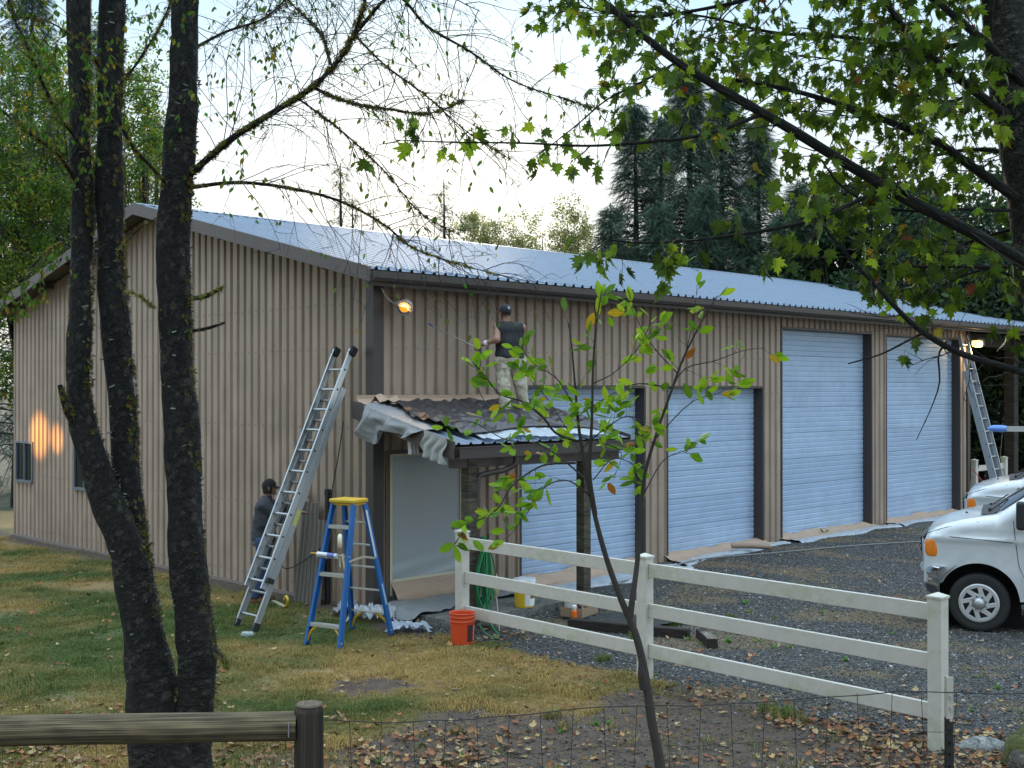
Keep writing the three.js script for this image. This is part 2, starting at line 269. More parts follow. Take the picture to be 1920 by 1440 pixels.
// screws along the girt lines
{
  const s = []; const head = new THREE.CylinderGeometry(0.0065, 0.008, 0.008, 6); head.rotateX(Math.PI / 2); const headG = head.clone().rotateY(Math.PI / 2);
  const blocked = (t, y) => doors.some(d => t > d[0] - 0.03 && t < d[1] + 0.03 && y < d[2] + 0.06) || (t > entry[0] - 0.1 && t < 1.68 && y < 2.25);
  for (const y of [0.18, 1.4, 2.98, 3.62, 4.2]) for (let k = 1; k * RIB < LEN - 0.2; k++) { const t = k * RIB - 0.03; if (t > 0.2 && !blocked(t, y)) s.push(norm(head.clone().translate(t, y, 0.003))); }
  for (const y of [0.2, 1.3, 2.5, 3.62, 4.25]) for (let k = 1; k * 0.197 < DEP - 0.1; k++) { const q = -k * 0.197 + 0.02; if (q < -0.2) s.push(norm(headG.clone().translate(-0.003, y, q))); }
  mesh('screws', mergeGeometries(s), M(lin(0.05, 0.045, 0.04), 0.5), shop, 'stuff');
}
// trims
mesh('corner_trim', merge([span(-0.022, 0.16, 0, SOF, -0.03, 0.022), span(-0.022, 0.0, 0, SOF, -0.15, -0.03)]), M(lin(0.055, 0.047, 0.046), 0.45, { map: texSmudge }), shop);
mesh('corner_trim', merge([span(LEN - 0.12, LEN + 0.02, 0.05, SOF, -0.15, 0.02)]), trimMat, shop);
mesh('base_flashing', span(-0.026, -0.006, -0.05, 0.045, -DEP, -0.15), M(lin(0.22, 0.18, 0.15), 0.7), shop);
// overhead doors in deep openings
const REC = 0.21;
doors.forEach(([a, b, h], i) => {
  const y0 = i ? 0.09 : 0.05;
  const fr = mesh('door_frame', merge([span(a - 0.012, a + 0.03, y0 - 0.08, h, -REC - 0.06, 0.006), span(b - 0.03, b + 0.012, y0 - 0.08, h, -REC - 0.06, 0.006), span(a + 0.03, b - 0.03, h - 0.03, h + 0.015, -REC - 0.06, 0.0055)]), trimMat, shop);
  const ov = new THREE.Group(); ov.name = 'overhead_door'; shop.add(ov); ov.userData.label = ['pale blue overhead door behind the porch post', 'pale blue overhead door, low, without a post before it', 'tall pale blue overhead door', 'tall pale blue overhead door beside the leaning ladder'][i];
  const H = h - 0.03 - y0, ns = Math.round(H / 0.535), sh = H / ns, nr = 5;
  for (let k = 0; k < ns; k++) {
    const pr = []; const r = sh / nr; const g = 0.006; // ribs: a shallow slope and a sharp groove
    pr.push([0.002, -0.008]);
    for (let m = 0; m < nr; m++) { const s = m * r; pr.push([s + g, -0.004], [s + r * 0.18, 0.004], [s + r * 0.8, 0.012], [s + r - g, 0.011], [s + r, -0.009]); }
    pr[pr.length - 1] = [sh - 0.002, -0.008];
    const pos = [], uv = [];
    for (let m = 0; m < pr.length - 1; m++) { const [ya, da] = pr[m], [yb, db] = pr[m + 1]; const P = [[a + 0.03, ya, da], [b - 0.03, ya, da], [b - 0.03, yb, db], [a + 0.03, ya, da], [b - 0.03, yb, db], [a + 0.03, yb, db]]; for (const [x, y, d] of P) { pos.push(x, y0 + k * sh + y, -REC + d); uv.push(x * 0.37 + k * 0.3, (y0 + k * sh + y) * 0.37); } }
    const gm = new THREE.BufferGeometry(); gm.setAttribute('position', new THREE.Float32BufferAttribute(pos, 3)); gm.setAttribute('uv', new THREE.Float32BufferAttribute(uv, 2)); gm.computeVertexNormals();
    mesh('door_section', gm, doorMat[(k * 2 + i) % 3], ov);
  }
  mesh('bottom_seal', span(a + 0.03, b - 0.03, y0 - 0.03, y0, -REC - 0.03, -REC + 0.012), darkMetal, ov);
  mesh('backing', span(a, b, y0, h, -REC - 0.05, -REC - 0.03), darkMetal, ov);
});
// the entry under the porch: frame, door leaf (under plastic), side trim
mesh('entry_frame', merge([span(0.20, 0.30, 0.1, 2.2, -0.06, 0.03), span(1.52, 1.68, 0.1, 2.2, -0.06, 0.03), span(0.30, 1.52, 2.10, 2.2, -0.06, 0.029)]), M(lin(0.16, 0.125, 0.10), 0.6, { map: texSmudge }), shop);
{ const d = mesh('entry_door', span(0.30, 1.52, 0.1, 2.10, -0.06, -0.02), M(lin(0.36, 0.38, 0.40), 0.5), shop); mesh('door_knob', lathe([[0, 0.07], [0.02, 0.068], [0.03, 0.05], [0.02, 0.03], [0.012, 0.02], [0.012, 0], [0.03, 0]], 14).rotateX(Math.PI / 2).translate(1.42, 1.05, -0.02), M(lin(0.2, 0.2, 0.2), 0.3, { metalness: 0.8 }), d); }
mesh('floor_slab', span(0.05, LEN - 0.05, -0.1, 0.06, -DEP + 0.1, -0.03), M(lin(0.3, 0.29, 0.27), 0.9), shop);
// roof: standing sheets with ribs from eave to ridge, both slopes, over the open bay too
{
  const RIBH = [0.066, 0.03, 0.04], T0 = -0.42, T1 = CAR, n = 22;
  for (const sgn of [1, -1]) {
    const e = sgn > 0 ? OV : -DEP - OV, r = -DEP / 2; const nl = V(0, 1, 0);
    for (let i = 0; i < n; i++) {
      const a = snap(T0 + (T1 - T0) * i / n, T0, T1, RIB) + (i ? 0.0015 : 0), b = snap(T0 + (T1 - T0) * (i + 1) / n, T0, T1, RIB);
      const top = ribbed(profile(a, b, RIB, ...RIBH), () => 0, () => 1, (u, v, d) => { const q = lerp(e, r, v); return V(u, roofY(q) + 0.02 + d, q); }, sgn < 0);
      { const uv = top.attributes.uv; for (let k = 0; k < uv.count; k++) uv.setY(k, uv.getY(k) * 6); }
      mesh('roof_panel', top, roofMat, shop);
    }
    mesh('roof_deck', sheet((u, v) => { const q = lerp(e - sgn * 0.03, r, v); return V(lerp(T0 + 0.01, T1 - 0.01, u), roofY(q) + 0.0, q); }, 1, 1), soffitMat, shop);
  }
  const capQ = 0.2; mesh('ridge_cap', merge([1, -1].map(s => sheet((u, v) => { const q = -DEP / 2 + s * capQ * v; return V(lerp(T0 - 0.01, T1 + 0.01, u), roofY(q) + 0.062, q); }, 1, 1))), roofMat, shop);
  // rake boards
  for (const tt of [T0 - 0.02, T1]) for (const sgn of [1, -1]) {
    const e = sgn > 0 ? OV + 0.03 : -DEP - OV - 0.03, r = -DEP / 2; const sh = new THREE.Shape(); sh.moveTo(e, roofY(e) - 0.14); sh.lineTo(r, roofY(r) - 0.14); sh.lineTo(r, roofY(r) + 0.055); sh.lineTo(e, roofY(e) + 0.055); sh.closePath();
    const g = new THREE.ExtrudeGeometry(sh, { depth: 0.02, bevelEnabled: false }); g.rotateY(-Math.PI / 2); g.translate(tt + 0.02, 0, 0); mesh('rake_board', g, skyLitRakeMat, shop);
  }
  // purlins and soffit under the gable overhang
  for (let k = 0; k < 9; k++) { const q = lerp(-0.6, -DEP + 0.6, k / 8); mesh('outrigger', span(T0, -0.03, roofY(q) - 0.16, roofY(q) - 0.02, q - 0.03, q + 0.03), M(lin(0.05, 0.042, 0.036), 0.8), shop); }
  // gutter along the front eave: back, bottom and rolled face
  const gs = new THREE.Shape(); gs.moveTo(0, 0.13); gs.lineTo(0, 0); gs.lineTo(0.10, 0); gs.lineTo(0.125, 0.04); gs.lineTo(0.13, 0.13); gs.lineTo(0.115, 0.13); gs.lineTo(0.11, 0.045); gs.lineTo(0.09, 0.012); gs.lineTo(0.012, 0.012); gs.lineTo(0.012, 0.13); gs.closePath();
  const g2 = new THREE.ExtrudeGeometry(gs, { depth: CAR - T0, bevelEnabled: false }); // shape x -> q, extrude z -> t
  const m4 = new THREE.Matrix4().makeBasis(V(0, 0, 1), V(0, 1, 0), V(-1, 0, 0)); g2.applyMatrix4(m4); g2.translate(CAR, EAVE - 0.135, OV - 0.03); mesh('gutter', g2, trimMat, shop);
  mesh('fascia_board', span(T0, CAR, EAVE - 0.19, EAVE - 0.01, OV - 0.055, OV - 0.033), trimMat, shop);
  mesh('soffit', merge([span(0, LEN, EAVE - 0.10, EAVE - 0.085, 0.005, OV - 0.056)]), M(lin(0.30, 0.25, 0.21), 0.8), shop);
}
// open bay at the far end
const bayMat = M(lin(0.05, 0.04, 0.034), 0.85, { map: texWood });
for (const q of [-0.12, -DEP / 2, -DEP + 0.12]) mesh('bay_post', boxUV(span(20.9, 21.16, -0.1, q === -DEP / 2 ? roofY(q) - 0.25 : 4.3, q - 0.13, q + 0.13)), bayMat, shop);
mesh('bay_beam', boxUV(span(LEN + 0.02, CAR - 0.05, 4.12, 4.44, -0.2, -0.06)), bayMat, shop);
mesh('bay_beam', boxUV(span(LEN + 0.02, CAR - 0.05, 4.12, 4.44, -DEP + 0.06, -DEP + 0.2)), bayMat, shop);
for (let k = 0; k < 5; k++) { const q = lerp(-1.2, -DEP + 1.2, k / 4); mesh('rafter', span(LEN + 0.02, CAR - 0.04, roofY(q) - 0.2, roofY(q) - 0.03, q - 0.04, q + 0.04), bayMat, shop); }

// ---------------------------------------------------------------- porch over the entry
const porch = thing('porch_awning', 'low shed-roofed porch with brown gutter and two posts over the entry', 'porch', L(0, 0, 0), TH);
const AT0 = -0.38, AT1 = 2.93, AQ = 2.08, awnY = q => 2.86 - 0.235 * q;
const brownMat = M(lin(0.062, 0.046, 0.043), 0.5, { map: texSmudge });
const postMat = M(lin(0.105, 0.095, 0.072), 0.85, { map: texWood });
for (let i = 0; i < 4; i++) { const a = lerp(AT0, AT1, i / 4) + (i ? 0.0015 : 0), b = lerp(AT0, AT1, (i + 1) / 4); mesh('roof_panel', ribbed(profile(a, b, RIB, 0.06, 0.026, 0.026), () => 0, () => 1, (u, v, d) => { const q = lerp(AQ, 0.02, v); return V(u, awnY(q) + d, q); }), roofMat, porch); }
mesh('ceiling', sheet((u, v) => V(lerp(AT0 + 0.02, AT1 - 0.02, u), awnY(lerp(0.03, AQ - 0.02, v)) - 0.05, lerp(0.03, AQ - 0.02, v)), 1, 1), M(lin(0.09, 0.07, 0.06), 0.8), porch);
for (const tt of [AT0 - 0.022, AT1]) { const sh = new THREE.Shape(); sh.moveTo(0.03, awnY(0) - 0.19); sh.lineTo(AQ + 0.02, awnY(AQ) - 0.19); sh.lineTo(AQ + 0.02, awnY(AQ) + 0.04); sh.lineTo(0.03, awnY(0) + 0.04); sh.closePath(); const g = new THREE.ExtrudeGeometry(sh, { depth: 0.022, bevelEnabled: false }); g.applyMatrix4(new THREE.Matrix4().makeBasis(V(0, 0, 1), V(0, 1, 0), V(-1, 0, 0))); g.translate(tt + 0.022, 0, 0); mesh('rake_board', g, brownMat, porch); }
mesh('gutter', merge([span(AT0, AT1, awnY(AQ) - 0.16, awnY(AQ) - 0.03, AQ + 0.02, AQ + 0.032), span(AT0, AT1, awnY(AQ) - 0.17, awnY(AQ) - 0.158, AQ + 0.021, AQ + 0.11), span(AT0, AT1, awnY(AQ) - 0.157, awnY(AQ) - 0.04, AQ + 0.098, AQ + 0.11), span(AT0, AT1, awnY(AQ) - 0.039, awnY(AQ) - 0.028, AQ + 0.092, AQ + 0.122)]), M(lin(0.045, 0.036, 0.036), 0.4, { map: texSmudge }), porch);
mesh('beam', boxUV(span(AT0 + 0.1, AT1 - 0.1, awnY(AQ) - 0.3, awnY(AQ) - 0.1, 1.86, 1.98)), brownMat, porch);
mesh('post', boxUV(span(-0.06, 0.08, -0.05, awnY(1.92) - 0.14, 1.85, 1.99)), postMat, porch);
mesh('post', boxUV(span(2.08, 2.22, -0.05, awnY(1.92) - 0.14, 1.85, 1.99)), postMat, porch);
mesh('downspout', merge([tube([V(0.62, awnY(AQ) - 0.16, AQ + 0.06), V(0.62, awnY(AQ) - 0.26, AQ + 0.05), V(0.55, awnY(AQ) - 0.33, AQ), V(0.3, awnY(AQ) - 0.38, AQ - 0.08), V(0.14, awnY(AQ) - 0.42, AQ - 0.11), V(0.11, awnY(AQ) - 0.6, AQ - 0.11)], 0.036, 30, 10), rod(V(0.11, awnY(AQ) - 0.58, AQ - 0.11), V(0.11, 0.12, AQ - 0.11), 0.036, 0.036, 10)]), brownMat, porch);
structure('concrete_slab', boxUV(span(0.02, 2.75, -0.1, 0.095, 0.03, 1.62)).applyMatrix4(new THREE.Matrix4().makeRotationY(TH).setPosition(L(0, 0, 0))), M(lin(0.27, 0.26, 0.235), 0.9, { map: texSoil }));

// cloths: crumpled height over a surface
const crumple = (x, y, s = 1, z = 0) => { const a = 1 - Math.abs(fbm(x * 2.1 * s + 3, y * 2.1 * s, 3, z)) * 3.2, b = 1 - Math.abs(nz(x * 6 * s, y * 5 * s, z + 4)) * 2.2; return a * 0.7 + b * 0.3; };
const yardMat4 = new THREE.Matrix4().makeRotationY(TH).setPosition(L(0, 0, 0));
const clothGrey = M(lin(0.25, 0.255, 0.26), 0.62, { side: THREE.DoubleSide, map: texSmudge });
const clothDark = new THREE.MeshPhysicalMaterial({ color: lin(0.034, 0.029, 0.03), roughness: 0.38, side: THREE.DoubleSide });
const clothPale = new THREE.MeshPhysicalMaterial({ color: lin(0.62, 0.68, 0.74), roughness: 0.3, side: THREE.DoubleSide, transmission: 0.35, thickness: 0 });
// grey sheet hung over the rake
single('drop_cloth', sheet((u, v) => {
  const q = lerp(0.28, 1.55, v) + 0.05 * Math.sin(u * 9), edge = 0.33 * (0.55 + 0.9 * Math.max(0, Math.sin(v * Math.PI * 2.1 + 0.4)) * (1 - v * 0.5)) * sstep(1, 0.75, v);
  const s = lerp(-edge, 1.05 - 0.25 * v + 0.1 * Math.sin(v * 14), u); const w = crumple(s, q, 1.4, 2);
  if (s < 0) { const d = -s, out = 0.05 + 0.10 * Math.sin(v * 17 + d * 3) * sstep(0, 0.3, d) + 0.03 * w; return V(AT0 - 0.03 - Math.abs(out) * sstep(0, 0.1, d) * 0.8, awnY(q) + 0.045 - d, q + 0.05 * Math.sin(d * 9 + v * 20)); }
  return V(AT0 - 0.03 + s, awnY(q) + 0.05 + 0.035 * w * sstep(0, 0.15, s), q);
}, 90, 90).applyMatrix4(yardMat4), clothGrey, 'grey canvas cloth crumpled over the edge of the porch roof', 'drop cloth');
single('plastic_sheet', sheet((u, v) => { const s = lerp(0.2 + 0.1 * Math.sin(v * 8), 3.05, u), q = lerp(0.30 + 0.03 * Math.sin(u * 21), 1.80 + 0.09 * Math.sin(u * 7 + 1) - 0.1 * u, v); return V(AT0 + s, awnY(q) + 0.085 + 0.085 * crumple(s, q, 1.0, 7) * sstep(0, 0.08, v) * sstep(1, 0.93, v), q); }, 150, 80).applyMatrix4(yardMat4), clothDark, 'dark wrinkled plastic sheet laid over the porch roof', 'plastic sheet');
single('plastic_sheet', sheet((u, v) => { const s = lerp(0.55, 2.9, u), q = lerp(1.25, 2.02 + 0.05 * Math.sin(u * 16), v); return V(AT0 + s, awnY(q) + 0.042 + 0.022 * crumple(s, q, 1.6, 12), q); }, 110, 40).applyMatrix4(yardMat4), clothPale, 'clear plastic sheet along the gutter of the porch roof', 'plastic sheet');
single('plastic_scrap', sheet((u, v) => { const q = lerp(1.55, 1.98, u), d = v * 0.34; return V(AT0 - 0.05 - 0.05 * Math.abs(Math.sin(u * 9 + v * 4)) * v, awnY(q) + 0.06 - d, q + 0.03 * Math.sin(v * 8)); }, 24, 20).applyMatrix4(yardMat4), new THREE.MeshPhysicalMaterial({ color: lin(0.5, 0.52, 0.5), roughness: 0.25, transmission: 0.5, thickness: 0, side: THREE.DoubleSide }), 'clear plastic corner hanging over the rake board by the gutter', 'plastic sheet');
single('paper_scrap', sheet((u, v) => V(AT0 + 0.16 + u * 0.14, awnY(0.9) - 0.19 - v * 0.25, 0.98 + 0.05 * Math.abs(Math.sin(u * 8)) + 0.03 * v), 12, 6).applyMatrix4(yardMat4), M(lin(0.7, 0.75, 0.82), 0.7, { side: THREE.DoubleSide }), 'white folded paper strip hanging below the porch edge', 'paper');
const paperMat = M(lin(0.47, 0.335, 0.245), 0.85, { side: THREE.DoubleSide, map: texSmudge });
const tapeMat = M(lin(0.62, 0.56, 0.40), 0.7, { side: THREE.DoubleSide });
single('masking_paper', merge([sheet((u, v) => { const s = lerp(-0.32, 2.75, u), q = lerp(0.03, 0.33, v); return V(s, awnY(q) + 0.045 + 0.012 * fbm(s * 3, v * 2, 2) + (v < 0.08 ? 0.03 : 0), q); }, 50, 6), sheet((u, v) => V(lerp(-0.32, 2.75, u), awnY(0.03) + 0.05 + v * 0.07, 0.036), 10, 1), sheet((u, v) => { const f = Math.abs(v - 0.5); return V(-0.15 + 0.36 * u, awnY(0.2) + 0.15 - f * 0.2 + 0.03 * Math.sin(u * 7), 0.12 + 0.22 * v); }, 8, 8)]).applyMatrix4(yardMat4), paperMat, 'tan masking paper along the wall above the porch roof', 'masking paper');
// plastic film over the entry door, paper below it
single('plastic_film', sheet((u, v) => { const t = lerp(0.27, 1.56, u), y = lerp(0.40 + 0.02 * u, 2.14, v); const pull = sstep(0.28, 0.0, v) * (0.5 + 0.5 * Math.sin((v * 46 + (1 - u) * 5))) * 0.014 + 0.008 * fbm(t * 2, y * 1.5, 3); return V(t, y, 0.036 + pull); }, 60, 110).applyMatrix4(yardMat4), new THREE.MeshPhysicalMaterial({ color: lin(0.44, 0.48, 0.49), roughness: 0.22, transmission: 0.12, thickness: 0, side: THREE.DoubleSide }), 'milky plastic film taped over the entry door', 'plastic film');
single('masking_tape', merge([span(0.245, 0.285, 0.2, 2.15, 0.052, 0.056), span(1.545, 1.585, 0.2, 2.15, 0.052, 0.056), span(0.285, 1.545, 2.12, 2.155, 0.052, 0.055), span(0.285, 1.545, 0.385, 0.425, 0.062, 0.066)]).applyMatrix4(yardMat4), tapeMat, 'pale masking tape round the plastic film on the entry door', 'tape');
single('masking_paper', sheet((u, v) => { const t = lerp(0.26, 1.72, u); const y = lerp(0.12, 0.39, v), out = sstep(1, 0.2, v) * 0.12 + 0.02 * crumple(t, y * 2, 1.3, 3) * sstep(1, 0.8, v); return V(t, y, 0.06 + out); }, 60, 20).applyMatrix4(yardMat4), paperMat, 'creased tan masking paper across the foot of the entry door', 'masking paper');
single('drop_cloth', sheet((u, v) => { const t = lerp(-0.12 + 0.12 * Math.sin(v * 5), 2.6, u), q = lerp(0.16, 0.92 + 0.14 * Math.sin(u * 9) - 0.25 * sstep(0.6, 1, u), v); const on = t > 0.0 ? 0.1 : lerp(0.0, 0.1, sstep(-0.12, 0.0, t)); return V(t, on + 0.012 + 0.045 * Math.max(0, crumple(t, q, 0.9, 15)), q); }, 120, 50).applyMatrix4(yardMat4), clothGrey, 'grey canvas cloth spread over the concrete slab', 'drop cloth');
// sheets and paper along the overhead doors
doors.forEach(([a, b], i) => {
  const y0 = i ? 0.1 : 0.06;
  single('masking_paper', sheet((u, v) => { const t = lerp(a - 0.05, b + 0.05, u), q = lerp(-REC + 0.03, 0.34 + 0.06 * Math.sin(t * 5), v); const w0 = L(t, 0, q), gy = groundY(w0.x, w0.z); return V(t, lerp(y0, gy, sstep(0.25, 0.6, v)) + 0.006 + 0.10 * sstep(0.5, 0, v) * (0.5 + 0.5 * nz(t * 1.7, i)) + 0.035 * Math.max(0, crumple(t, q, 0.9, i)) * sstep(1, 0.85, v), q); }, 70, 10).applyMatrix4(yardMat4), paperMat, ['tan paper bunched at the foot of the overhead door behind the porch post', 'tan paper along the foot of the low overhead door with no post before it', 'tan paper along the foot of the tall door nearer the low doors', 'tan paper along the foot of the tall door by the leaning ladder'][i], 'masking paper');
  single('drop_cloth', sheet((u, v) => { const t = lerp(a - 0.2, b + 0.25, u), q = lerp(0.26, 0.5 + 0.1 * Math.sin(t * 3.1 + i) + (i ? 0 : 0.35), v); const w0 = L(t, 0, q); return V(t, groundY(w0.x, w0.z) + 0.004 + 0.055 * Math.max(0, crumple(t, q, 1.2, i + 20)) * sstep(0, 0.12, v) * sstep(1, 0.88, v), q); }, 90, 14).applyMatrix4(yardMat4), M(lin(0.34, 0.37, 0.40), 0.5, { side: THREE.DoubleSide }), ['silvery sheet rumpled before the overhead door behind the porch post', 'silvery sheet along the gravel before the low door with no post', 'silvery sheet along the gravel before the tall door nearer the low doors', 'silvery sheet along the gravel before the tall door by the leaning ladder'][i], 'drop cloth');
});
// lamps on the wall: flood lamp wrapped in plastic, and the lit lamp at the far end
{
  const lp = L(0.36, 4.20, 0.14), lamp = thing('flood_lamp', 'lit orange flood lamp wrapped in plastic beside the shop corner', 'lamp', lp, TH);
  mesh('wall_plate', box(0.11, 0.11, 0.03, 0.02, 0.10, -0.115, 0.01), M(lin(0.25, 0.23, 0.2), 0.5), lamp);
  mesh('arm', tube([V(0.02, 0.10, -0.1), V(0.02, 0.10, -0.02), V(0.0, 0.06, 0.05), V(-0.02, 0.04, 0.08)], 0.014, 12, 6), M(lin(0.25, 0.23, 0.2), 0.5), lamp);
  const hd = new THREE.Matrix4().makeRotationFromEuler(new THREE.Euler(0.35, -0.75, 0.12)).setPosition(-0.04, -0.02, 0.14);
  mesh('housing', lathe([[0, -0.1], [0.045, -0.09], [0.066, -0.02], [0.075, 0.06], [0.068, 0.06], [0.055, -0.01], [0.0, -0.05]], 18).rotateX(Math.PI / 2).applyMatrix4(hd), M(lin(0.3, 0.29, 0.27), 0.4), lamp);
  mesh('lens', lathe([[0, 0.060], [0.04, 0.057], [0.066, 0.048], [0.066, 0.040], [0, 0.040]], 18).rotateX(Math.PI / 2).applyMatrix4(hd), M(lin(0.9, 0.35, 0.05), 0.4, { emissive: lin(1, 0.30, 0.02), emissiveIntensity: 0.5 }), lamp);
  mesh('plastic_wrap', sheet((u, v) => { const a = u * Math.PI * 2, r = 0.092 + 0.025 * crumple(Math.cos(a) * 1.5, v * 2 + Math.sin(a), 2, 5) - 0.035 * sstep(0.5, 0, v); return V(Math.cos(a) * r * (v < 0.05 ? 0.3 : 1), Math.sin(a) * r, -0.12 + v * (0.15 + 0.10 * sstep(-0.3, 0.8, Math.sin(a) + 0.5 * Math.cos(a)))); }, 40, 14).applyMatrix4(hd), new THREE.MeshPhysicalMaterial({ color: lin(0.75, 0.74, 0.72), roughness: 0.4, transmission: 0.4, thickness: 0, side: THREE.DoubleSide }), lamp);
  mesh('plastic_flap', sheet((u, v) => { const a = lerp(-0.5, Math.PI * 0.95, u), r = lerp(0.105, 0.012, v); return V(Math.cos(a) * r + 0.012 * v, Math.sin(a) * r + 0.02 * v, 0.10 + 0.022 * crumple(u * 2, v * 2, 2, 9) - 0.012 * v); }, 30, 12).applyMatrix4(hd), new THREE.MeshPhysicalMaterial({ color: lin(0.72, 0.70, 0.66), roughness: 0.5, transmission: 0.5, thickness: 0, side: THREE.DoubleSide }), lamp);
  mesh('plastic_tail', tube([V(-0.26, 0.24, -0.09), V(-0.2, 0.12, -0.06), V(-0.1, 0.03, 0.0), V(-0.02, 0.05, 0.08)], 0.014, 16, 5), new THREE.MeshPhysicalMaterial({ color: lin(0.7, 0.7, 0.68), roughness: 0.4, transmission: 0.4, thickness: 0 }), lamp);
  const pl = new THREE.SpotLight(new THREE.Color(1, 0.5, 0.14), 5, 12, 1.0, 0.8, 2); const p = V(0, 0, 0.085).applyMatrix4(hd), q = V(0, 0, 1.2).applyMatrix4(hd); pl.position.copy(p); pl.target.position.copy(q); pl.castShadow = true; pl.shadow.radius = 3; lamp.add(pl, pl.target);
}
{
  const lamp = thing('wall_lamp', 'lit yellow wall lamp at the far end of the shop', 'lamp', L(18.12, 4.16, 0.0), TH);
  mesh('wall_plate', box(0.16, 0.14, 0.03, 0, 0.0, 0.03, 0.01), darkMetal, lamp);
  mesh('arm', rod(V(0, 0, 0.04), V(0.05, 0.02, 0.16), 0.02), darkMetal, lamp);
  const sh = mesh('shade', merge([box(0.36, 0.05, 0.2, 0.12, 0.10, 0.24, 0.02), box(0.05, 0.16, 0.2, 0.29, 0.03, 0.24, 0.015)]), darkMetal, lamp);
  mesh('diffuser', box(0.3, 0.15, 0.16, 0.105, -0.005, 0.24, 0.03), M(lin(1, 0.85, 0.45), 0.5, { emissive: lin(1, 0.72, 0.26), emissiveIntensity: 0.9 }), lamp);
  const pl = new THREE.PointLight(new THREE.Color(1, 0.7, 0.3), 1.4, 14, 2); pl.position.set(0.05, -0.13, 0.30); pl.castShadow = true; pl.shadow.radius = 4; lamp.add(pl);
}

// ---------------------------------------------------------------- white vinyl fences
const vinyl = M(lin(0.60, 0.565, 0.50), 0.45, { map: texVinyl });
function vinylPost(h) { return merge([box(0.127, h, 0.127, 0, h / 2, 0, 0.006), box(0.145, 0.022, 0.145, 0, h + 0.008, 0, 0.004), new THREE.ConeGeometry(0.1, 0.03, 4, 1).rotateY(Math.PI / 4).translate(0, h + 0.034, 0)]); }
{
  const a = L(-0.22, 0, 2.05), b = L(-0.46, 0, 8.30), d = b.clone().sub(a); const f = thing('vinyl_fence', 'white three-rail vinyl fence between the lawn and the gravel', 'fence', a, Math.atan2(-d.z, d.x)); const len = d.length();
  const xs = [0, 2.98, len]; const pg = vinylPost(1.29);
  xs.forEach(x => mesh('post', boxUV(pg.clone(), 0.6).translate(x, 0, 0), vinyl, f));
  for (let k = 0; k < 2; k++) for (const y of [1.165, 0.745, 0.325]) mesh('rail', boxUV(box(xs[k + 1] - xs[k] - 0.13, 0.142, 0.042, (xs[k] + xs[k + 1]) / 2, y - 0.02 * k * 0, 0, 0.006), 0.6), vinyl, f);
}
{
  const g = thing('white_gate', 'small white two-rail gate between the shop end and the open bay', 'gate', L(18.55, 0.05, 0.02), TH);
  for (const x of [0, 1.72]) mesh('post', boxUV(vinylPost(1.25).translate(x, 0, 0), 0.6), vinyl, g);
  for (const y of [1.05, 0.62, 0.2]) mesh('rail', boxUV(box(1.58, 0.14, 0.042, 0.86, y, 0, 0.006), 0.6), vinyl, g);
  mesh('hinge', merge([box(0.03, 0.06, 0.03, 0.08, 1.1, 0.05), box(0.03, 0.06, 0.03, 0.08, 0.3, 0.05)]), darkMetal, g);
}
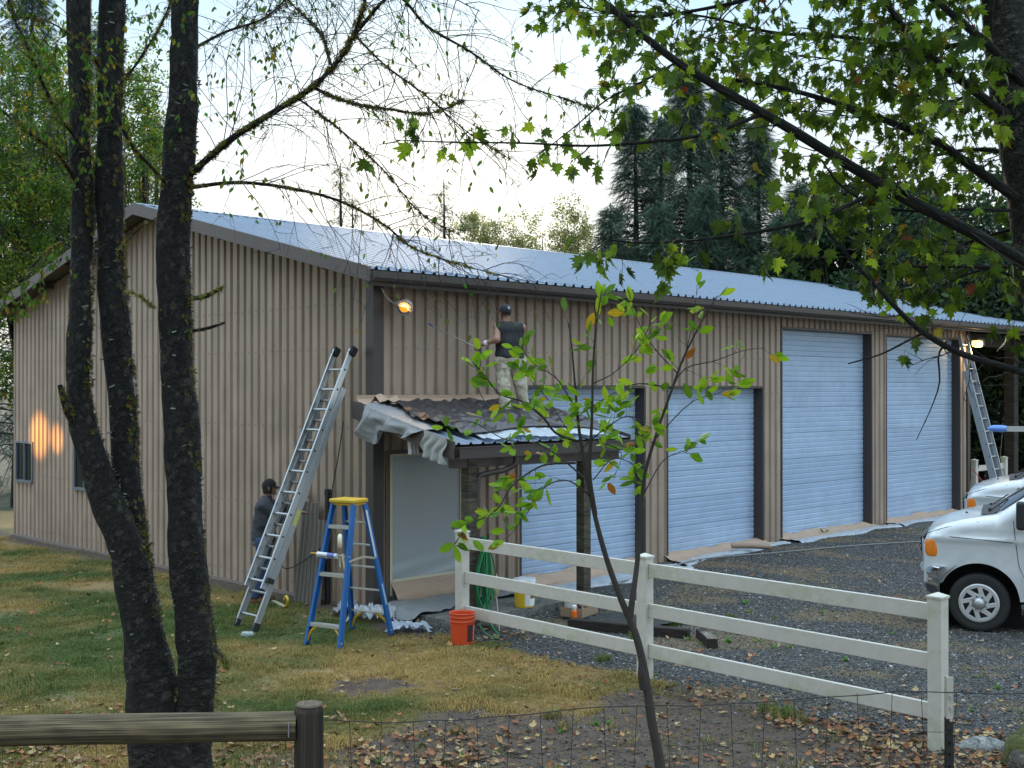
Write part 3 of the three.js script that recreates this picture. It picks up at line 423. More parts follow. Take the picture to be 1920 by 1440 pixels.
// ---------------------------------------------------------------- ladders
const alu = M(lin(0.52, 0.54, 0.56), 0.38, { metalness: 0.75, map: texSmudge });
const aluDull = M(lin(0.42, 0.43, 0.44), 0.5, { metalness: 0.6, map: texSmudge });
const rubber = M(lin(0.02, 0.02, 0.02), 0.85);
function extensionLadder(label, A, B, wdir, w, baseFrac, flyFrac, mitts) {
  // A base centre, B top centre, wdir unit vector across
  const o = thing('extension_ladder', label, 'ladder', A, 0, 'aluminium extension ladders'); const dir = B.clone().sub(A), len = dir.length(); dir.normalize(); const out = wdir.clone().cross(dir).normalize(); if (out.y < 0) out.negate();
  const P = (s, x, n) => dir.clone().multiplyScalar(s).addScaledVector(wdir, x).addScaledVector(out, n);
  const chan = (s0, s1, x, n, sg) => merge([bar(P(s0, x, n), P(s1, x, n), 0.005, 0.078, out), bar(P(s0, x - sg * 0.014, n + 0.037), P(s1, x - sg * 0.014, n + 0.037), 0.026, 0.005, out), bar(P(s0, x - sg * 0.014, n - 0.037), P(s1, x - sg * 0.014, n - 0.037), 0.026, 0.005, out)]);
  const b1 = len * baseFrac, f0 = len * flyFrac, w2 = w - 0.045;
  for (const sg of [-1, 1]) { mesh('base_rail', chan(0.03, b1, sg * w / 2, 0, sg), aluDull, o); mesh('fly_rail', chan(f0, len, sg * w2 / 2, 0.082, sg), alu, o); }
  for (let k = 1; k * 0.305 < b1; k++) { const s = k * 0.305 - 0.12; mesh('rung', rod(P(s, -w / 2, 0), P(s, w / 2, 0), 0.017, 0.017, 8), aluDull, o); }
  for (let k = 0; f0 + 0.1 + k * 0.305 < len - 0.05; k++) { const s = f0 + 0.1 + k * 0.305; mesh('rung', rod(P(s, -w2 / 2, 0.082), P(s, w2 / 2, 0.082), 0.018, 0.018, 8), alu, o); for (const sg of [-1, 1]) mesh('rung_plug', rod(P(s, sg * (w2 / 2 + 0.002), 0.082), P(s, sg * (w2 / 2 + 0.007), 0.082), 0.014, 0.014, 8), rubber, o); }
  for (const sg of [-1, 1]) { mesh('foot', bar(P(-0.04, sg * w / 2, 0), P(0.1, sg * w / 2, 0), 0.04, 0.09, out, 0.008), rubber, o); mesh('guide_bracket', bar(P(f0 + 0.1, sg * w / 2, 0.045), P(f0 + 0.16, sg * w / 2, 0.045), 0.035, 0.1, out), darkMetal, o); if (mitts) mesh('end_mitt', bar(P(len - 0.09, sg * w2 / 2, 0.07), P(len + 0.05, sg * w2 / 2, 0.05), 0.075, 0.115, out, 0.03), rubber, o); }
  mesh('rope', tube([P(f0 + 0.3, 0.02, 0.04), P((f0 + len) / 2, -0.02, 0.02), P(b1 - 0.1, 0.03, 0.05), P(b1 - 0.06, 0, 0.09)], 0.006, 20, 5), M(lin(0.12, 0.10, 0.08), 0.9), o);
  mesh('warning_label', bar(P(f0 + 0.9, w / 2 + 0.004, 0.0), P(f0 + 1.12, w / 2 + 0.004, 0.0), 0.002, 0.05, out), M(lin(0.5, 0.48, 0.1), 0.6), o);
  return o;
}
extensionLadder('aluminium extension ladder leaning on the gable wall by the shop corner', L(-1.90, 0.02, -0.18), L(-0.10, 3.56, -0.45), L(0, 0, 1).sub(L(0, 0, 0)).normalize(), 0.44, 0.86, 0.13, true);
extensionLadder('aluminium extension ladder leaning on the wall beside the far lamp', L(17.72, 0.08, 1.12), L(17.72, 4.33, 0.02), L(1, 0, 0).sub(L(0, 0, 0)).normalize(), 0.44, 0.8, 0.16, false);
// step ladder
{
  const s = thing('step_ladder', 'blue fibreglass step ladder with yellow top on the grass by the porch', 'ladder', L(-1.33, 0, 1.22), TH + 0.285);
  const blue = M(lin(0.018, 0.13, 0.40), 0.42, { map: texSmudge }), yel = M(lin(0.62, 0.40, 0.03), 0.5, { map: texSmudge }), st = M(lin(0.55, 0.55, 0.53), 0.45, { metalness: 0.5, map: texSmudge });
  const F = (y, sg) => V(lerp(-0.50, -0.10, y / 1.68), y, sg * lerp(0.26, 0.165, y / 1.68)), B = (y, sg) => V(lerp(0.48, 0.11, y / 1.68), y, sg * lerp(0.31, 0.165, y / 1.68));
  const ch = (f, sg) => { const a = f(0.0, sg), b = f(1.68, sg); const up = V(1, 0, 0); const o1 = V(0.036, 0, 0); return merge([bar(a, b, 0.006, 0.078, up), bar(a.clone().add(V(-0.037, 0, -sg * 0.013)), b.clone().add(V(-0.037, 0, -sg * 0.013)), 0.03, 0.006, up), bar(a.clone().add(V(0.037, 0, -sg * 0.013)), b.clone().add(V(0.037, 0, -sg * 0.013)), 0.03, 0.006, up)]); };
  for (const sg of [-1, 1]) { mesh('front_rail', ch(F, sg), blue, s); mesh('rear_rail', ch(B, sg), blue, s); mesh('foot', box(0.09, 0.03, 0.04, F(0, sg).x, 0.01, F(0, sg).z, 0.006), rubber, s); mesh('foot', box(0.09, 0.03, 0.04, B(0, sg).x, 0.01, B(0, sg).z, 0.006), rubber, s); }
  for (const y of [0.27, 0.56, 0.85, 1.14, 1.41]) { const a = F(y, -1), b = F(y, 1); if (y !== 0.56 && y !== 1.14) mesh('step', merge([bar(a, b, 0.075, 0.006), bar(a.clone().add(V(-0.036, -0.018, 0)), b.clone().add(V(-0.036, -0.018, 0)), 0.005, 0.036)]), st, s); }
  for (const y of [0.28, 0.57, 0.86, 1.14, 1.42]) { const a = B(y, -1), b = B(y, 1); mesh('rear_rung', bar(a, b, 0.03, 0.022, V(0, 1, 0), 0.004), st, s); }
  for (const [f, y0] of [[F, 0.26], [B, 0.27]]) for (const sg of [-1, 1]) { const a = f(y0, sg * 0.35), b = f(0.06, sg * 0.98); const m = a.clone().lerp(b, 0.55).add(V(0, 0.03, sg * 0.02)); mesh('brace', tube([a, m, b], 0.017, 10, 6), yel, s); }
  for (const sg of [-1, 1]) mesh('spreader', merge([bar(F(1.0, sg), V(0.0, 1.03, sg * 0.22), 0.006, 0.025), bar(V(0.0, 1.03, sg * 0.22), B(0.98, sg), 0.006, 0.025)]), sg > 0 ? M(lin(0.42, 0.38, 0.28), 0.8) : st, s);
  mesh('top_cap', merge([box(0.30, 0.05, 0.38, 0, 1.70, 0, 0.018), box(0.25, 0.05, 0.34, 0, 1.672, 0, 0.01)]), yel, s);
  mesh('sticker', bar(B(1.58, 1).add(V(-0.02, 0, 0.008)), B(1.0, 1).add(V(-0.02, 0, 0.008)), 0.002, 0.035, V(1, 0, 0)), M(lin(0.6, 0.63, 0.66), 0.6), s);
  mesh('sticker', bar(B(0.66, 1).add(V(0, 0, 0.008)), B(0.4, 1).add(V(0, 0, 0.008)), 0.002, 0.03, V(1, 0, 0)), M(lin(0.35, 0.5, 0.7), 0.6), s);
  // caulking gun and tape hung on the ladder
  const cg = thing('caulking_gun', 'white sealant cartridge in a caulking gun hung on the blue step ladder', 'tool', L(-1.33, 0, 1.22), TH + 0.285);
  const cx = -0.33, cz = -0.1;
  const A = V(-0.28, 1.06, 0.10), Bq = V(-0.30, 1.075, -0.36);
  mesh('cartridge', rod(A.clone().lerp(Bq, 0.12), A.clone().lerp(Bq, 0.75), 0.026, 0.026, 14), M(lin(0.72, 0.74, 0.78), 0.4), cg); mesh('nozzle', rod(A.clone().lerp(Bq, 0.75), A.clone().lerp(Bq, 0.98), 0.011, 0.004, 8), M(lin(0.8, 0.36, 0.03), 0.5), cg);
  mesh('print_band', rod(A.clone().lerp(Bq, 0.2), A.clone().lerp(Bq, 0.42), 0.0266, 0.0266, 14), M(lin(0.15, 0.2, 0.55), 0.5), cg);
  mesh('frame', merge([bar(A.clone().add(V(0, -0.032, 0)), A.clone().lerp(Bq, 0.78).add(V(0, -0.032, 0)), 0.03, 0.008), rod(A.clone().add(V(0, 0.0, 0.14)), A.clone().lerp(Bq, 0.1), 0.005)]), alu, cg);
  mesh('handle', merge([bar(A.clone().add(V(0, 0.03, 0.02)), A.clone().add(V(0, -0.16, 0.06)), 0.022, 0.03, V(0, 0, 1), 0.006), bar(A.clone().add(V(0, -0.02, -0.02)), A.clone().add(V(0, -0.13, -0.01)), 0.014, 0.016, V(0, 0, 1))]), M(lin(0.55, 0.5, 0.36), 0.6), cg);
  const tp = thing('tape_roll', 'cream roll of masking tape hung on the blue step ladder', 'tape', L(-1.33, 0, 1.22), TH + 0.285);
  mesh('roll', new THREE.TorusGeometry(0.058, 0.02, 10, 28).scale(1, 1.15, 1.3).rotateY(0.6).translate(-0.29, 1.24, 0.09), M(lin(0.68, 0.62, 0.5), 0.7), tp); mesh('core', new THREE.TorusGeometry(0.041, 0.004, 6, 24).scale(1, 1.15, 8).rotateY(0.6).translate(-0.29, 1.24, 0.09), M(lin(0.4, 0.33, 0.24), 0.8), tp);
}
// ---------------------------------------------------------------- pails, cans, tools by the porch
function pailGeo(r0, r1, h) { return lathe([[0, 0.004], [r0 - 0.01, 0.004], [r0, 0.012], [lerp(r0, r1, 0.72), h * 0.72], [lerp(r0, r1, 0.72) + 0.008, h * 0.72], [lerp(r0, r1, 0.74) + 0.008, h * 0.75], [lerp(r0, r1, 0.75), h * 0.755], [lerp(r0, r1, 0.85), h * 0.85], [lerp(r0, r1, 0.85) + 0.008, h * 0.852], [r1 + 0.008, h * 0.88], [r1, h * 0.885], [r1, h * 0.96], [r1 + 0.009, h * 0.97], [r1 + 0.009, h], [r1 - 0.004, h], [r1 - 0.006, h * 0.95], [r0 - 0.006, 0.02], [0, 0.02]], 40); }
function printTex(w, h, draw) { const c = document.createElement('canvas'); c.width = w; c.height = h; const g = c.getContext('2d'); draw(g, w, h); const t = new THREE.CanvasTexture(c); t.colorSpace = THREE.SRGBColorSpace; return t; }
{
  const o = thing('orange_pail', 'orange plastic pail on the grass at the foot of the white fence', 'bucket', L(-0.50, 0.0, 2.36), TH);
  mesh('body', pailGeo(0.132, 0.150, 0.385), M(lin(0.66, 0.075, 0.02), 0.38), o);
  const t = printTex(256, 256, (g, w, h) => { g.fillStyle = '#3a2430'; g.fillRect(0, 0, w, h); g.fillStyle = '#c8382a'; g.fillRect(110, 0, 146, h); g.fillStyle = '#6b4a3a'; for (let i = 0; i < 30; i++) g.fillRect((i * 37) % 100, (i * 53) % 240, 16, 12); g.fillStyle = '#e8d8d0'; for (let i = 0; i < 5; i++) g.fillRect(130 + (i % 2) * 8, 20 + i * 26, 90 - i * 8, 14); g.strokeStyle = '#f4efe8'; g.lineWidth = 10; g.strokeRect(150, 165, 80, 70); });
  const lg = new THREE.CylinderGeometry(0.1475, 0.1355, 0.20, 20, 1, true, 0.0, 1.35); lg.rotateY(-0.28); mesh('label', lg.translate(0, 0.15, 0), M(0xffffff, 0.5, { map: t, side: THREE.DoubleSide }), o);
  mesh('handle', tube([V(-0.152, 0.33, 0.02), V(-0.10, 0.20, 0.135), V(0, 0.14, 0.158), V(0.1, 0.2, 0.135), V(0.152, 0.33, 0.02)].map(v => v.applyAxisAngle(V(0, 1, 0), 2.3)), 0.003, 24, 5), alu, o);
}
{
  const o = thing('yellow_pail', 'yellow pail with white rag over its top on the slab edge', 'bucket', L(1.42, 0.09, 1.50), TH);
  mesh('body', pailGeo(0.132, 0.150, 0.37), M(lin(0.66, 0.43, 0.02), 0.4), o);
  const t = printTex(256, 128, (g, w, h) => { g.fillStyle = '#d8d8d4'; g.fillRect(0, 0, 110, h); g.fillStyle = '#5a3216'; g.fillRect(110, 0, 146, 60); g.fillStyle = '#e0b020'; for (let i = 0; i < 6; i++) g.fillRect(116, 6 + i * 9, 120, 3); g.fillStyle = '#f0f0ee'; g.fillRect(110, 60, 146, 68); });
  mesh('label', new THREE.CylinderGeometry(0.1445, 0.1355, 0.19, 20, 1, true, -0.75, 1.3).translate(0, 0.125, 0), M(0xffffff, 0.5, { map: t, side: THREE.DoubleSide }), o);
  mesh('rag', sheet((u, v) => { const a = u * Math.PI * 2, r = v * (0.172 + 0.012 * Math.sin(a * 5)); const edge = sstep(0.86, 1, v); return V(Math.cos(a) * r, 0.385 + 0.012 * crumple(Math.cos(a) * v, Math.sin(a) * v, 1.5, 3) - edge * (0.05 + 0.02 * Math.sin(a * 4)), Math.sin(a) * r); }, 40, 14), M(lin(0.66, 0.68, 0.70), 0.9, { side: THREE.DoubleSide }), o);
  mesh('handle', tube([V(0.152, 0.33, 0.0), V(0.2, 0.30, 0.04), V(0.21, 0.22, 0.06), V(0.16, 0.18, 0.06)], 0.004, 14, 5), vinyl, o);
}
{
  const base = L(1.80, 0.02, 2.16);
  const bx = thing('cardboard_tray', 'low cardboard tray holding paint cans beside the yellow pail', 'box', base, TH + 0.25); const cb = M(lin(0.33, 0.23, 0.15), 0.9, { map: texSmudge });
  for (const [w, h, d, x, y, z] of [[0.46, 0.006, 0.32, 0, 0.006, 0], [0.46, 0.12, 0.006, 0, 0.07, 0.16], [0.46, 0.12, 0.006, 0, 0.07, -0.16], [0.006, 0.12, 0.314, 0.23, 0.07, 0], [0.006, 0.12, 0.314, -0.23, 0.07, 0]]) mesh(h < 0.01 ? 'bottom' : 'side_panel', box(w, h, d, x, y, z), cb, bx);
  const can = (name, label, p, r, h, c, bands) => { const o = thing(name, label, 'paint can', p, TH, 'paint cans in the tray'); mesh('body', lathe([[0, 0], [r, 0], [r, 0.006], [r - 0.003, 0.01], [r - 0.003, h - 0.012], [r, h - 0.008], [r, h], [r - 0.012, h], [r - 0.014, h - 0.008], [0, h - 0.008]], 28), M(c, 0.4), o); bands.forEach(([y0, y1, cc]) => mesh('label_band', new THREE.CylinderGeometry(r - 0.0015, r - 0.0015, y1 - y0, 28, 1, true).translate(0, (y0 + y1) / 2, 0), M(cc, 0.5), o)); mesh('handle', tube([V(-r, h * 0.75, 0), V(-r * 0.7, h * 0.45, r * 0.8), V(0, h * 0.22, r * 1.12), V(r * 0.7, h * 0.45, r * 0.8), V(r, h * 0.75, 0)], 0.0035, 24, 5), vinyl, o); return o; };
  can('paint_can', 'dark printed paint can with white wire handle in the cardboard tray', L(1.86, 0.035, 2.17), 0.088, 0.2, lin(0.05, 0.035, 0.03), [[0.04, 0.07, lin(0.5, 0.25, 0.05)], [0.1, 0.125, lin(0.45, 0.12, 0.04)], [0.15, 0.17, lin(0.6, 0.5, 0.2)]]);
  can('paint_can', 'grey-lidded white paint can in the cardboard tray', L(1.66, 0.035, 2.13), 0.088, 0.19, lin(0.5, 0.5, 0.48), [[0.03, 0.11, lin(0.42, 0.42, 0.42)]]);
  const br = thing('paint_brush', 'dark-handled paint brush standing in the cardboard tray', 'brush', L(1.78, 0.03, 2.24), TH); mesh('handle', limb([V(0, 0.13, 0), V(0.005, 0.18, 0), V(0.012, 0.25, 0)], [0.012, 0.016, 0.008], 8, 0.03), M(lin(0.04, 0.025, 0.02), 0.5), br); mesh('ferrule', box(0.05, 0.035, 0.018, 0, 0.115, 0, 0.004), alu, br); mesh('bristles', box(0.048, 0.09, 0.016, 0, 0.052, 0, 0.003), M(lin(0.5, 0.42, 0.3), 0.9), br);
  const sp = thing('spray_bottle', 'small bottle of orange liquid beside the cardboard tray', 'bottle', L(1.50, 0.0, 2.34), TH); mesh('bottle', lathe([[0, 0], [0.036, 0], [0.038, 0.01], [0.037, 0.13], [0.03, 0.15], [0.0, 0.15]], 20), M(lin(0.75, 0.14, 0.01), 0.3), sp); mesh('cap', lathe([[0, 0.21], [0.026, 0.21], [0.03, 0.2], [0.03, 0.148], [0, 0.148]], 20), M(lin(0.75, 0.73, 0.7), 0.4), sp);
  const tb = thing('sealant_tube', 'white and blue sealant tube lying on the gravel by the timber edging', 'tube', L(2.2, 0.06, 3.0), TH + 0.4); mesh('tube', rod(V(-0.14, 0.02, 0), V(0.14, 0.02, 0), 0.04, 0.04, 14), M(lin(0.6, 0.66, 0.75), 0.4), tb); mesh('cap', rod(V(-0.2, 0.02, 0), V(-0.14, 0.02, 0), 0.012, 0.026, 10), M(lin(0.55, 0.33, 0.03), 0.5), tb); mesh('tray', box(0.5, 0.02, 0.1, -0.03, -0.03, 0.02, 0.005), M(lin(0.35, 0.25, 0.12), 0.8), tb);
}
// timber edging
{
  const sl = M(lin(0.04, 0.03, 0.026), 0.9, { map: texWood });
  const mk = (a, b, label, top) => { const o = thing('landscape_timber', label, 'timber', a, Math.atan2(-(b.z - a.z), b.x - a.x), 'timbers edging the bed'); const len = a.distanceTo(b); mesh('beam', boxUV(box(len, 0.13, 0.13, len / 2, 0.05, 0, 0.02)), sl, o); if (top) mesh('weathered_end', boxUV(box(0.42, 0.012, 0.12, len - 0.21, 0.118, 0, 0.004)), M(lin(0.24, 0.21, 0.18), 0.95, { map: texWood }), o); };
  mk(L(1.18, 0, 2.55), L(1.72, 0.0, 4.05), 'long dark timber edging the bed behind the white fence'); mk(L(1.86, 0, 4.12), L(1.42, 0, 4.62), 'short weathered timber closing the end of the bed', true);
  const mat = single('landscape_fabric', sheet((u, v) => { const t = lerp(1.5, 2.5, u), q = lerp(2.5, 3.5, v); return V(t, 0.05 + 0.03 * crumple(t, q, 1.5, 1), q); }, 40, 40).applyMatrix4(yardMat4), M(lin(0.045, 0.05, 0.045), 0.9, { side: THREE.DoubleSide, map: texSoil }), 'dark wrinkled landscape fabric inside the timber edging', 'fabric');
}
// rocks
function rock(r, sx, sy, sz, s) { const g = new THREE.IcosahedronGeometry(r, 4); const p = g.attributes.position; for (let i = 0; i < p.count; i++) { const x = p.getX(i), y = p.getY(i), z = p.getZ(i); const k = 1 + 0.45 * fbm(x / r * 0.9 + s, y / r * 0.9, 3, z / r * 0.9 + s) + 0.08 * nz(x / r * 4, y / r * 4, z / r * 4 + s); p.setXYZ(i, x * k * sx, Math.max(-0.06, y * k * sy), z * k * sz); } const m = mergeVertices(g.deleteAttribute('normal').deleteAttribute('uv')); m.computeVertexNormals(); return boxUV(m, 1); }
const rockMat = M(lin(0.20, 0.185, 0.155), 0.95, { map: texSoil, bumpMap: texSoil, bumpScale: 0.01 }), mossMat = M(lin(0.13, 0.14, 0.035), 1, { map: texSoil });
{
  const r1 = thing('rock', 'flat grey rock beside the orange pail', 'rock', L(0.62, 0, 1.86), TH); mesh('stone', rock(0.26, 1.35, 0.5, 0.8, 3), rockMat, r1);
  const r2 = thing('rock', 'pale flat rock beside the end post of the white fence', 'rock', at(1840, 1385, 10.2).setY(0.0), 0); mesh('stone', rock(0.2, 1.1, 0.38, 0.7, 8), M(lin(0.34, 0.34, 0.31), 0.9, { map: texSoil }), r2);
  const r3 = thing('rock', 'large mossy boulder at the leafy edge of the gravel', 'rock', V(4.55, 0, -9.75), 0.5); mesh('stone', rock(0.55, 1.1, 0.62, 0.9, 5), rockMat, r3); const mg = rock(0.55, 1.1, 0.62, 0.9, 5).scale(0.92, 1.03, 0.86).translate(-0.02, 0.02, -0.06); mesh('moss', mg, mossMat, r3);
  const r4 = thing('rock', 'dark boulder in front of the mossy boulder', 'rock', V(4.05, 0, -8.95), 1.2); mesh('stone', rock(0.33, 1.2, 0.75, 0.9, 11), M(lin(0.10, 0.095, 0.08), 0.95, { map: texSoil }), r4);
}
// green hose coil on the porch post
{
  const h = thing('garden_hose', 'green garden hose coiled in long loops on the porch post', 'hose', L(0.16, 0, 2.05), TH);
  mesh('hook', merge([rod(V(0, 1.18, -0.08), V(0, 1.18, 0.06), 0.012), rod(V(0, 1.18, 0.06), V(0, 1.24, 0.07), 0.012)]), darkMetal, h);
  const gm = [M(lin(0.02, 0.22, 0.075), 0.45), M(lin(0.015, 0.15, 0.05), 0.5)];
  for (let k = 0; k < 11; k++) { const w = rr(0.05, 0.13), len = rr(0.78, 1.0), off = rr(-0.06, 0.06), dz = rr(-0.04, 0.05), tw = rr(-0.5, 0.5); const pts = []; for (let i = 0; i < 14; i++) { const a = i / 14 * Math.PI * 2; const y = 1.2 - len / 2 + Math.cos(a) * len / 2; const ww = w * (0.35 + 0.65 * sstep(1.2, 0.7, y)); pts.push(V(Math.sin(a) * ww * Math.cos(tw) + off * sstep(1.2, 0.6, y), y, Math.sin(a) * ww * Math.sin(tw) * 0.5 + dz)); } mesh('loop', tube(pts, 0.0095, 60, 6, true), gm[k % 2], h); }
  mesh('end', tube([V(0.02, 0.3, 0.05), V(0.0, 0.12, 0.12), V(-0.06, 0.03, 0.3), V(-0.2, 0.02, 0.42), V(-0.34, 0.1, 0.36), V(-0.38, 0.2, 0.3)], 0.0095, 40, 6), gm[0], h);
}
// duster on a stake, rags, bottle, tool, conduit and sheets by the gable wall
{
  const d = thing('lambswool_duster', 'tan feather duster leaning on the white fence behind the bottom rail', 'duster', L(0.34, 0, 2.05), TH); mesh('stick', rod(V(0.02, 0.0, 0.06), V(0.0, 0.62, 0), 0.007), vinyl, d); mesh('head', limb([V(0, 0.40, 0), V(0.0, 0.5, 0), V(0.0, 0.62, 0.0), V(0.01, 0.72, 0.0)], [0.015, 0.05, 0.055, 0.02], 12, 0.03, 0.25, 20), M(lin(0.42, 0.34, 0.22), 1), d);
  const rag = (name, label, p, w, dd, c, h, tr) => single(name, sheet((u, v) => { const x = (u - 0.5) * w * (1 + 0.2 * Math.sin(v * 9)), z = (v - 0.5) * dd * (1 + 0.2 * Math.sin(u * 7)); return V(p.x + x, p.y + 0.01 + h * Math.max(0, crumple(x * 3 + p.x, z * 3, 1.2, 3)) * sstep(0, 0.15, u) * sstep(1, 0.85, u), p.z + z); }, 26, 26), new THREE.MeshPhysicalMaterial({ color: c, roughness: tr ? 0.25 : 0.85, transmission: tr ? 0.4 : 0, thickness: 0, side: THREE.DoubleSide }), label, name === 'rag' ? 'rag' : 'plastic scrap');
  rag('rag', 'white crumpled rag on the slab beside the white fence', L(0.42, 0.12, 1.5), 0.42, 0.3, lin(0.72, 0.75, 0.8), 0.06);
  rag('plastic_scrap', 'clear plastic scrap on the grass at the foot of the step ladder', L(-0.45, 0.01, 1.3), 0.5, 0.3, lin(0.6, 0.66, 0.75), 0.1, true);
  rag('plastic_scrap', 'clear plastic heap behind the step ladder at the shop corner', L(-0.35, 0.02, 0.45), 0.6, 0.5, lin(0.65, 0.68, 0.7), 0.18, true);
  rag('plastic_scrap', 'strip of clear plastic along the gable wall behind the step ladder', L(-0.18, 0.02, -0.35), 0.3, 0.9, lin(0.6, 0.63, 0.66), 0.1, true);
  const j = thing('glass_jar', 'empty clear jar lying in the grass by the ladder feet', 'jar', L(-2.12, 0.035, 0.24), 0.5); mesh('body', lathe([[0, 0], [0.035, 0], [0.04, 0.01], [0.04, 0.11], [0.03, 0.13], [0.03, 0.15], [0.026, 0.15], [0.036, 0.11], [0.036, 0.014], [0, 0.012]], 20).rotateZ(1.45).translate(0.06, 0, 0), new THREE.MeshPhysicalMaterial({ color: lin(0.85, 0.9, 0.9), roughness: 0.05, transmission: 0.8, thickness: 0 }), j);
  const sw = thing('hand_tool', 'yellow-handled tool lying by the gable wall behind the ladder', 'tool', L(-0.75, 0.04, -1.0), TH + 1.3); mesh('blade', box(0.5, 0.03, 0.05, 0.3, 0, 0, 0.008), M(lin(0.4, 0.38, 0.28), 0.6), sw); mesh('handle', tube([V(0.02, 0, 0), V(-0.05, 0.04, 0.0), V(-0.10, 0.12, 0.0), V(-0.02, 0.15, 0), V(0.05, 0.1, 0)], 0.02, 16, 8), M(lin(0.6, 0.42, 0.04), 0.5), sw);
  const sh = thing('siding_offcuts', 'two grey metal siding offcuts leaning against the gable wall', 'metal sheet', L(-0.05, 0, -1.35), TH); const gm = M(lin(0.2, 0.18, 0.16), 0.5, { metalness: 0.2, map: texSmudge });
  for (const [z, w, h, ln, dx] of [[0, 0.42, 1.42, 0.16, 0], [0.26, 0.36, 1.2, 0.1, -0.05]]) mesh('sheet', ribbed(profile(-w / 2, w / 2, 0.1, 0.05, 0.026, 0.028), () => 0, () => h, (u, y, d) => V(dx - ln * (1 - y / h) - 0.03 - d, y, z + u)), gm, sh);
  const cd = thing('conduit_pipe', 'black conduit pipe running up the gable wall beside the siding offcuts', 'pipe', L(-0.06, 0, -0.98), TH); mesh('pipe', rod(V(0, 0, 0), V(0, 1.55, 0), 0.04, 0.04, 12), M(lin(0.02, 0.02, 0.022), 0.5), cd); mesh('cap', rod(V(0, 1.55, 0), V(0, 1.63, 0), 0.05, 0.046, 12), darkMetal, cd);
  single('power_cable', tube([L(-0.05, 2.6, -0.62), L(-0.06, 2.2, -0.7), L(-0.08, 1.6, -0.85), L(-0.12, 0.9, -0.95), L(-0.3, 0.62, -1.2), L(-0.4, 0.48, -1.5), L(-0.3, 0.55, -1.85)], 0.008, 60, 5), rubber, 'thin black cable hanging down the gable wall', 'cable');
  single('ground_cable', tube([L(3.9, 0.05, 0.9), L(5.0, 0.07, 0.8), L(6.6, 0.12, 0.55), L(8.3, 0.12, 1.0), L(10.2, 0.12, 1.5), L(12.0, 0.1, 2.1), L(14, 0.08, 3)], 0.011, 80, 5), M(lin(0.22, 0.22, 0.21), 0.7), 'grey cable lying across the gravel in front of the overhead doors', 'cable');
  single('red_hose', tube([L(18.35, 1.1, 0.06), L(18.4, 0.8, 0.3), L(18.42, 0.4, 0.6), L(18.3, 0.12, 0.9)], 0.012, 24, 5), M(lin(0.35, 0.03, 0.04), 0.5), 'thin red hose hanging at the far corner of the shop', 'hose');
  single('blower_hose', tube([V(0.4, 0, 0), V(0.1, 0.02, 0.02), V(-0.3, 0.02, 0)].map(v => v.add(L(8.1, 0.2, 0.55))), 0.05, 16, 8), M(lin(0.32, 0.22, 0.16), 0.7), 'rolled tan paper on the gravel before the low door', 'paper');
  // tiller handle at the lawn's far edge
  const tl = thing('garden_tiller', 'black and red garden machine standing on the lawn before the window', 'garden machine', L(-1.35, 0, -11.2), TH + 0.8);
  mesh('grip', rod(V(-0.22, 1.02, 0), V(0.16, 1.06, 0), 0.085, 0.095, 14), rubber, tl); mesh('grip_cap', rod(V(0.16, 1.06, 0), V(0.22, 1.06, 0), 0.095, 0.05, 14), rubber, tl); mesh('arm', tube([V(-0.1, 0.98, 0), V(0.02, 0.7, 0), V(0.1, 0.62, 0), V(-0.1, 0.42, 0), V(-0.25, 0.3, 0)], 0.035, 20, 8), M(lin(0.3, 0.03, 0.03), 0.5), tl); mesh('wheel', new THREE.TorusGeometry(0.17, 0.06, 10, 26).translate(-0.15, 0.22, 0), rubber, tl); mesh('hub', rod(V(-0.15, 0.22, -0.04), V(-0.15, 0.22, 0.04), 0.08, 0.08, 14), M(lin(0.3, 0.03, 0.03), 0.5), tl); mesh('motor', box(0.4, 0.3, 0.3, -0.45, 0.4, 0, 0.05), M(lin(0.04, 0.04, 0.04), 0.5), tl);
}
// ---------------------------------------------------------------- foreground: timber rail, wire fence, steel post
const FZ = -5.75;
{
  const o = thing('timber_fence', 'weathered round post with a timber rail in front of the trees', 'fence', V(0, 0, FZ), 0); const wm = M(lin(0.20, 0.155, 0.095), 0.9, { map: texGrain, bumpMap: texGrain, bumpScale: 0.005 });
  const pm = M(lin(0.060, 0.045, 0.034), 0.9, { map: texGrain, bumpMap: texGrain, bumpScale: 0.004 });
  const pt = lathe([[0, 1.575], [0.055, 1.573], [0.067, 1.562], [0.07, 1.54], [0.071, 0], [0, 0]], 28); { const p = pt.attributes.position; for (let i = 0; i < p.count; i++) { const y = p.getY(i), k = 1 + 0.05 * nz(p.getX(i) * 9, y * 2, p.getZ(i) * 9); p.setX(i, p.getX(i) * k); p.setZ(i, p.getZ(i) * k); } pt.computeVertexNormals(); }
  const ps = mesh('post', pt.clone().translate(-0.975, -0.04, 0), pm, o); mesh('post_top', new THREE.CylinderGeometry(0.06, 0.064, 0.008, 28).translate(-0.975, 1.537, 0), M(lin(0.22, 0.17, 0.13), 0.9, { map: texWood }), ps);
  const rg = limb([V(-4.6, 1.36, 0.1), V(-3.4, 1.40, 0.05), V(-2.4, 1.415, 0.02), V(-1.03, 1.432, 0)], [0.075, 0.075, 0.072, 0.07], 16, 0.08, 0.03, 2); mesh('rail', rg, wm, o);
  mesh('post', pt.clone().translate(-4.5, -0.08, 0.12), pm, o);
  mesh('nail', rod(V(-1.06, 1.40, 0.074), V(-1.06, 1.47, 0.074), 0.003), alu, o);
}
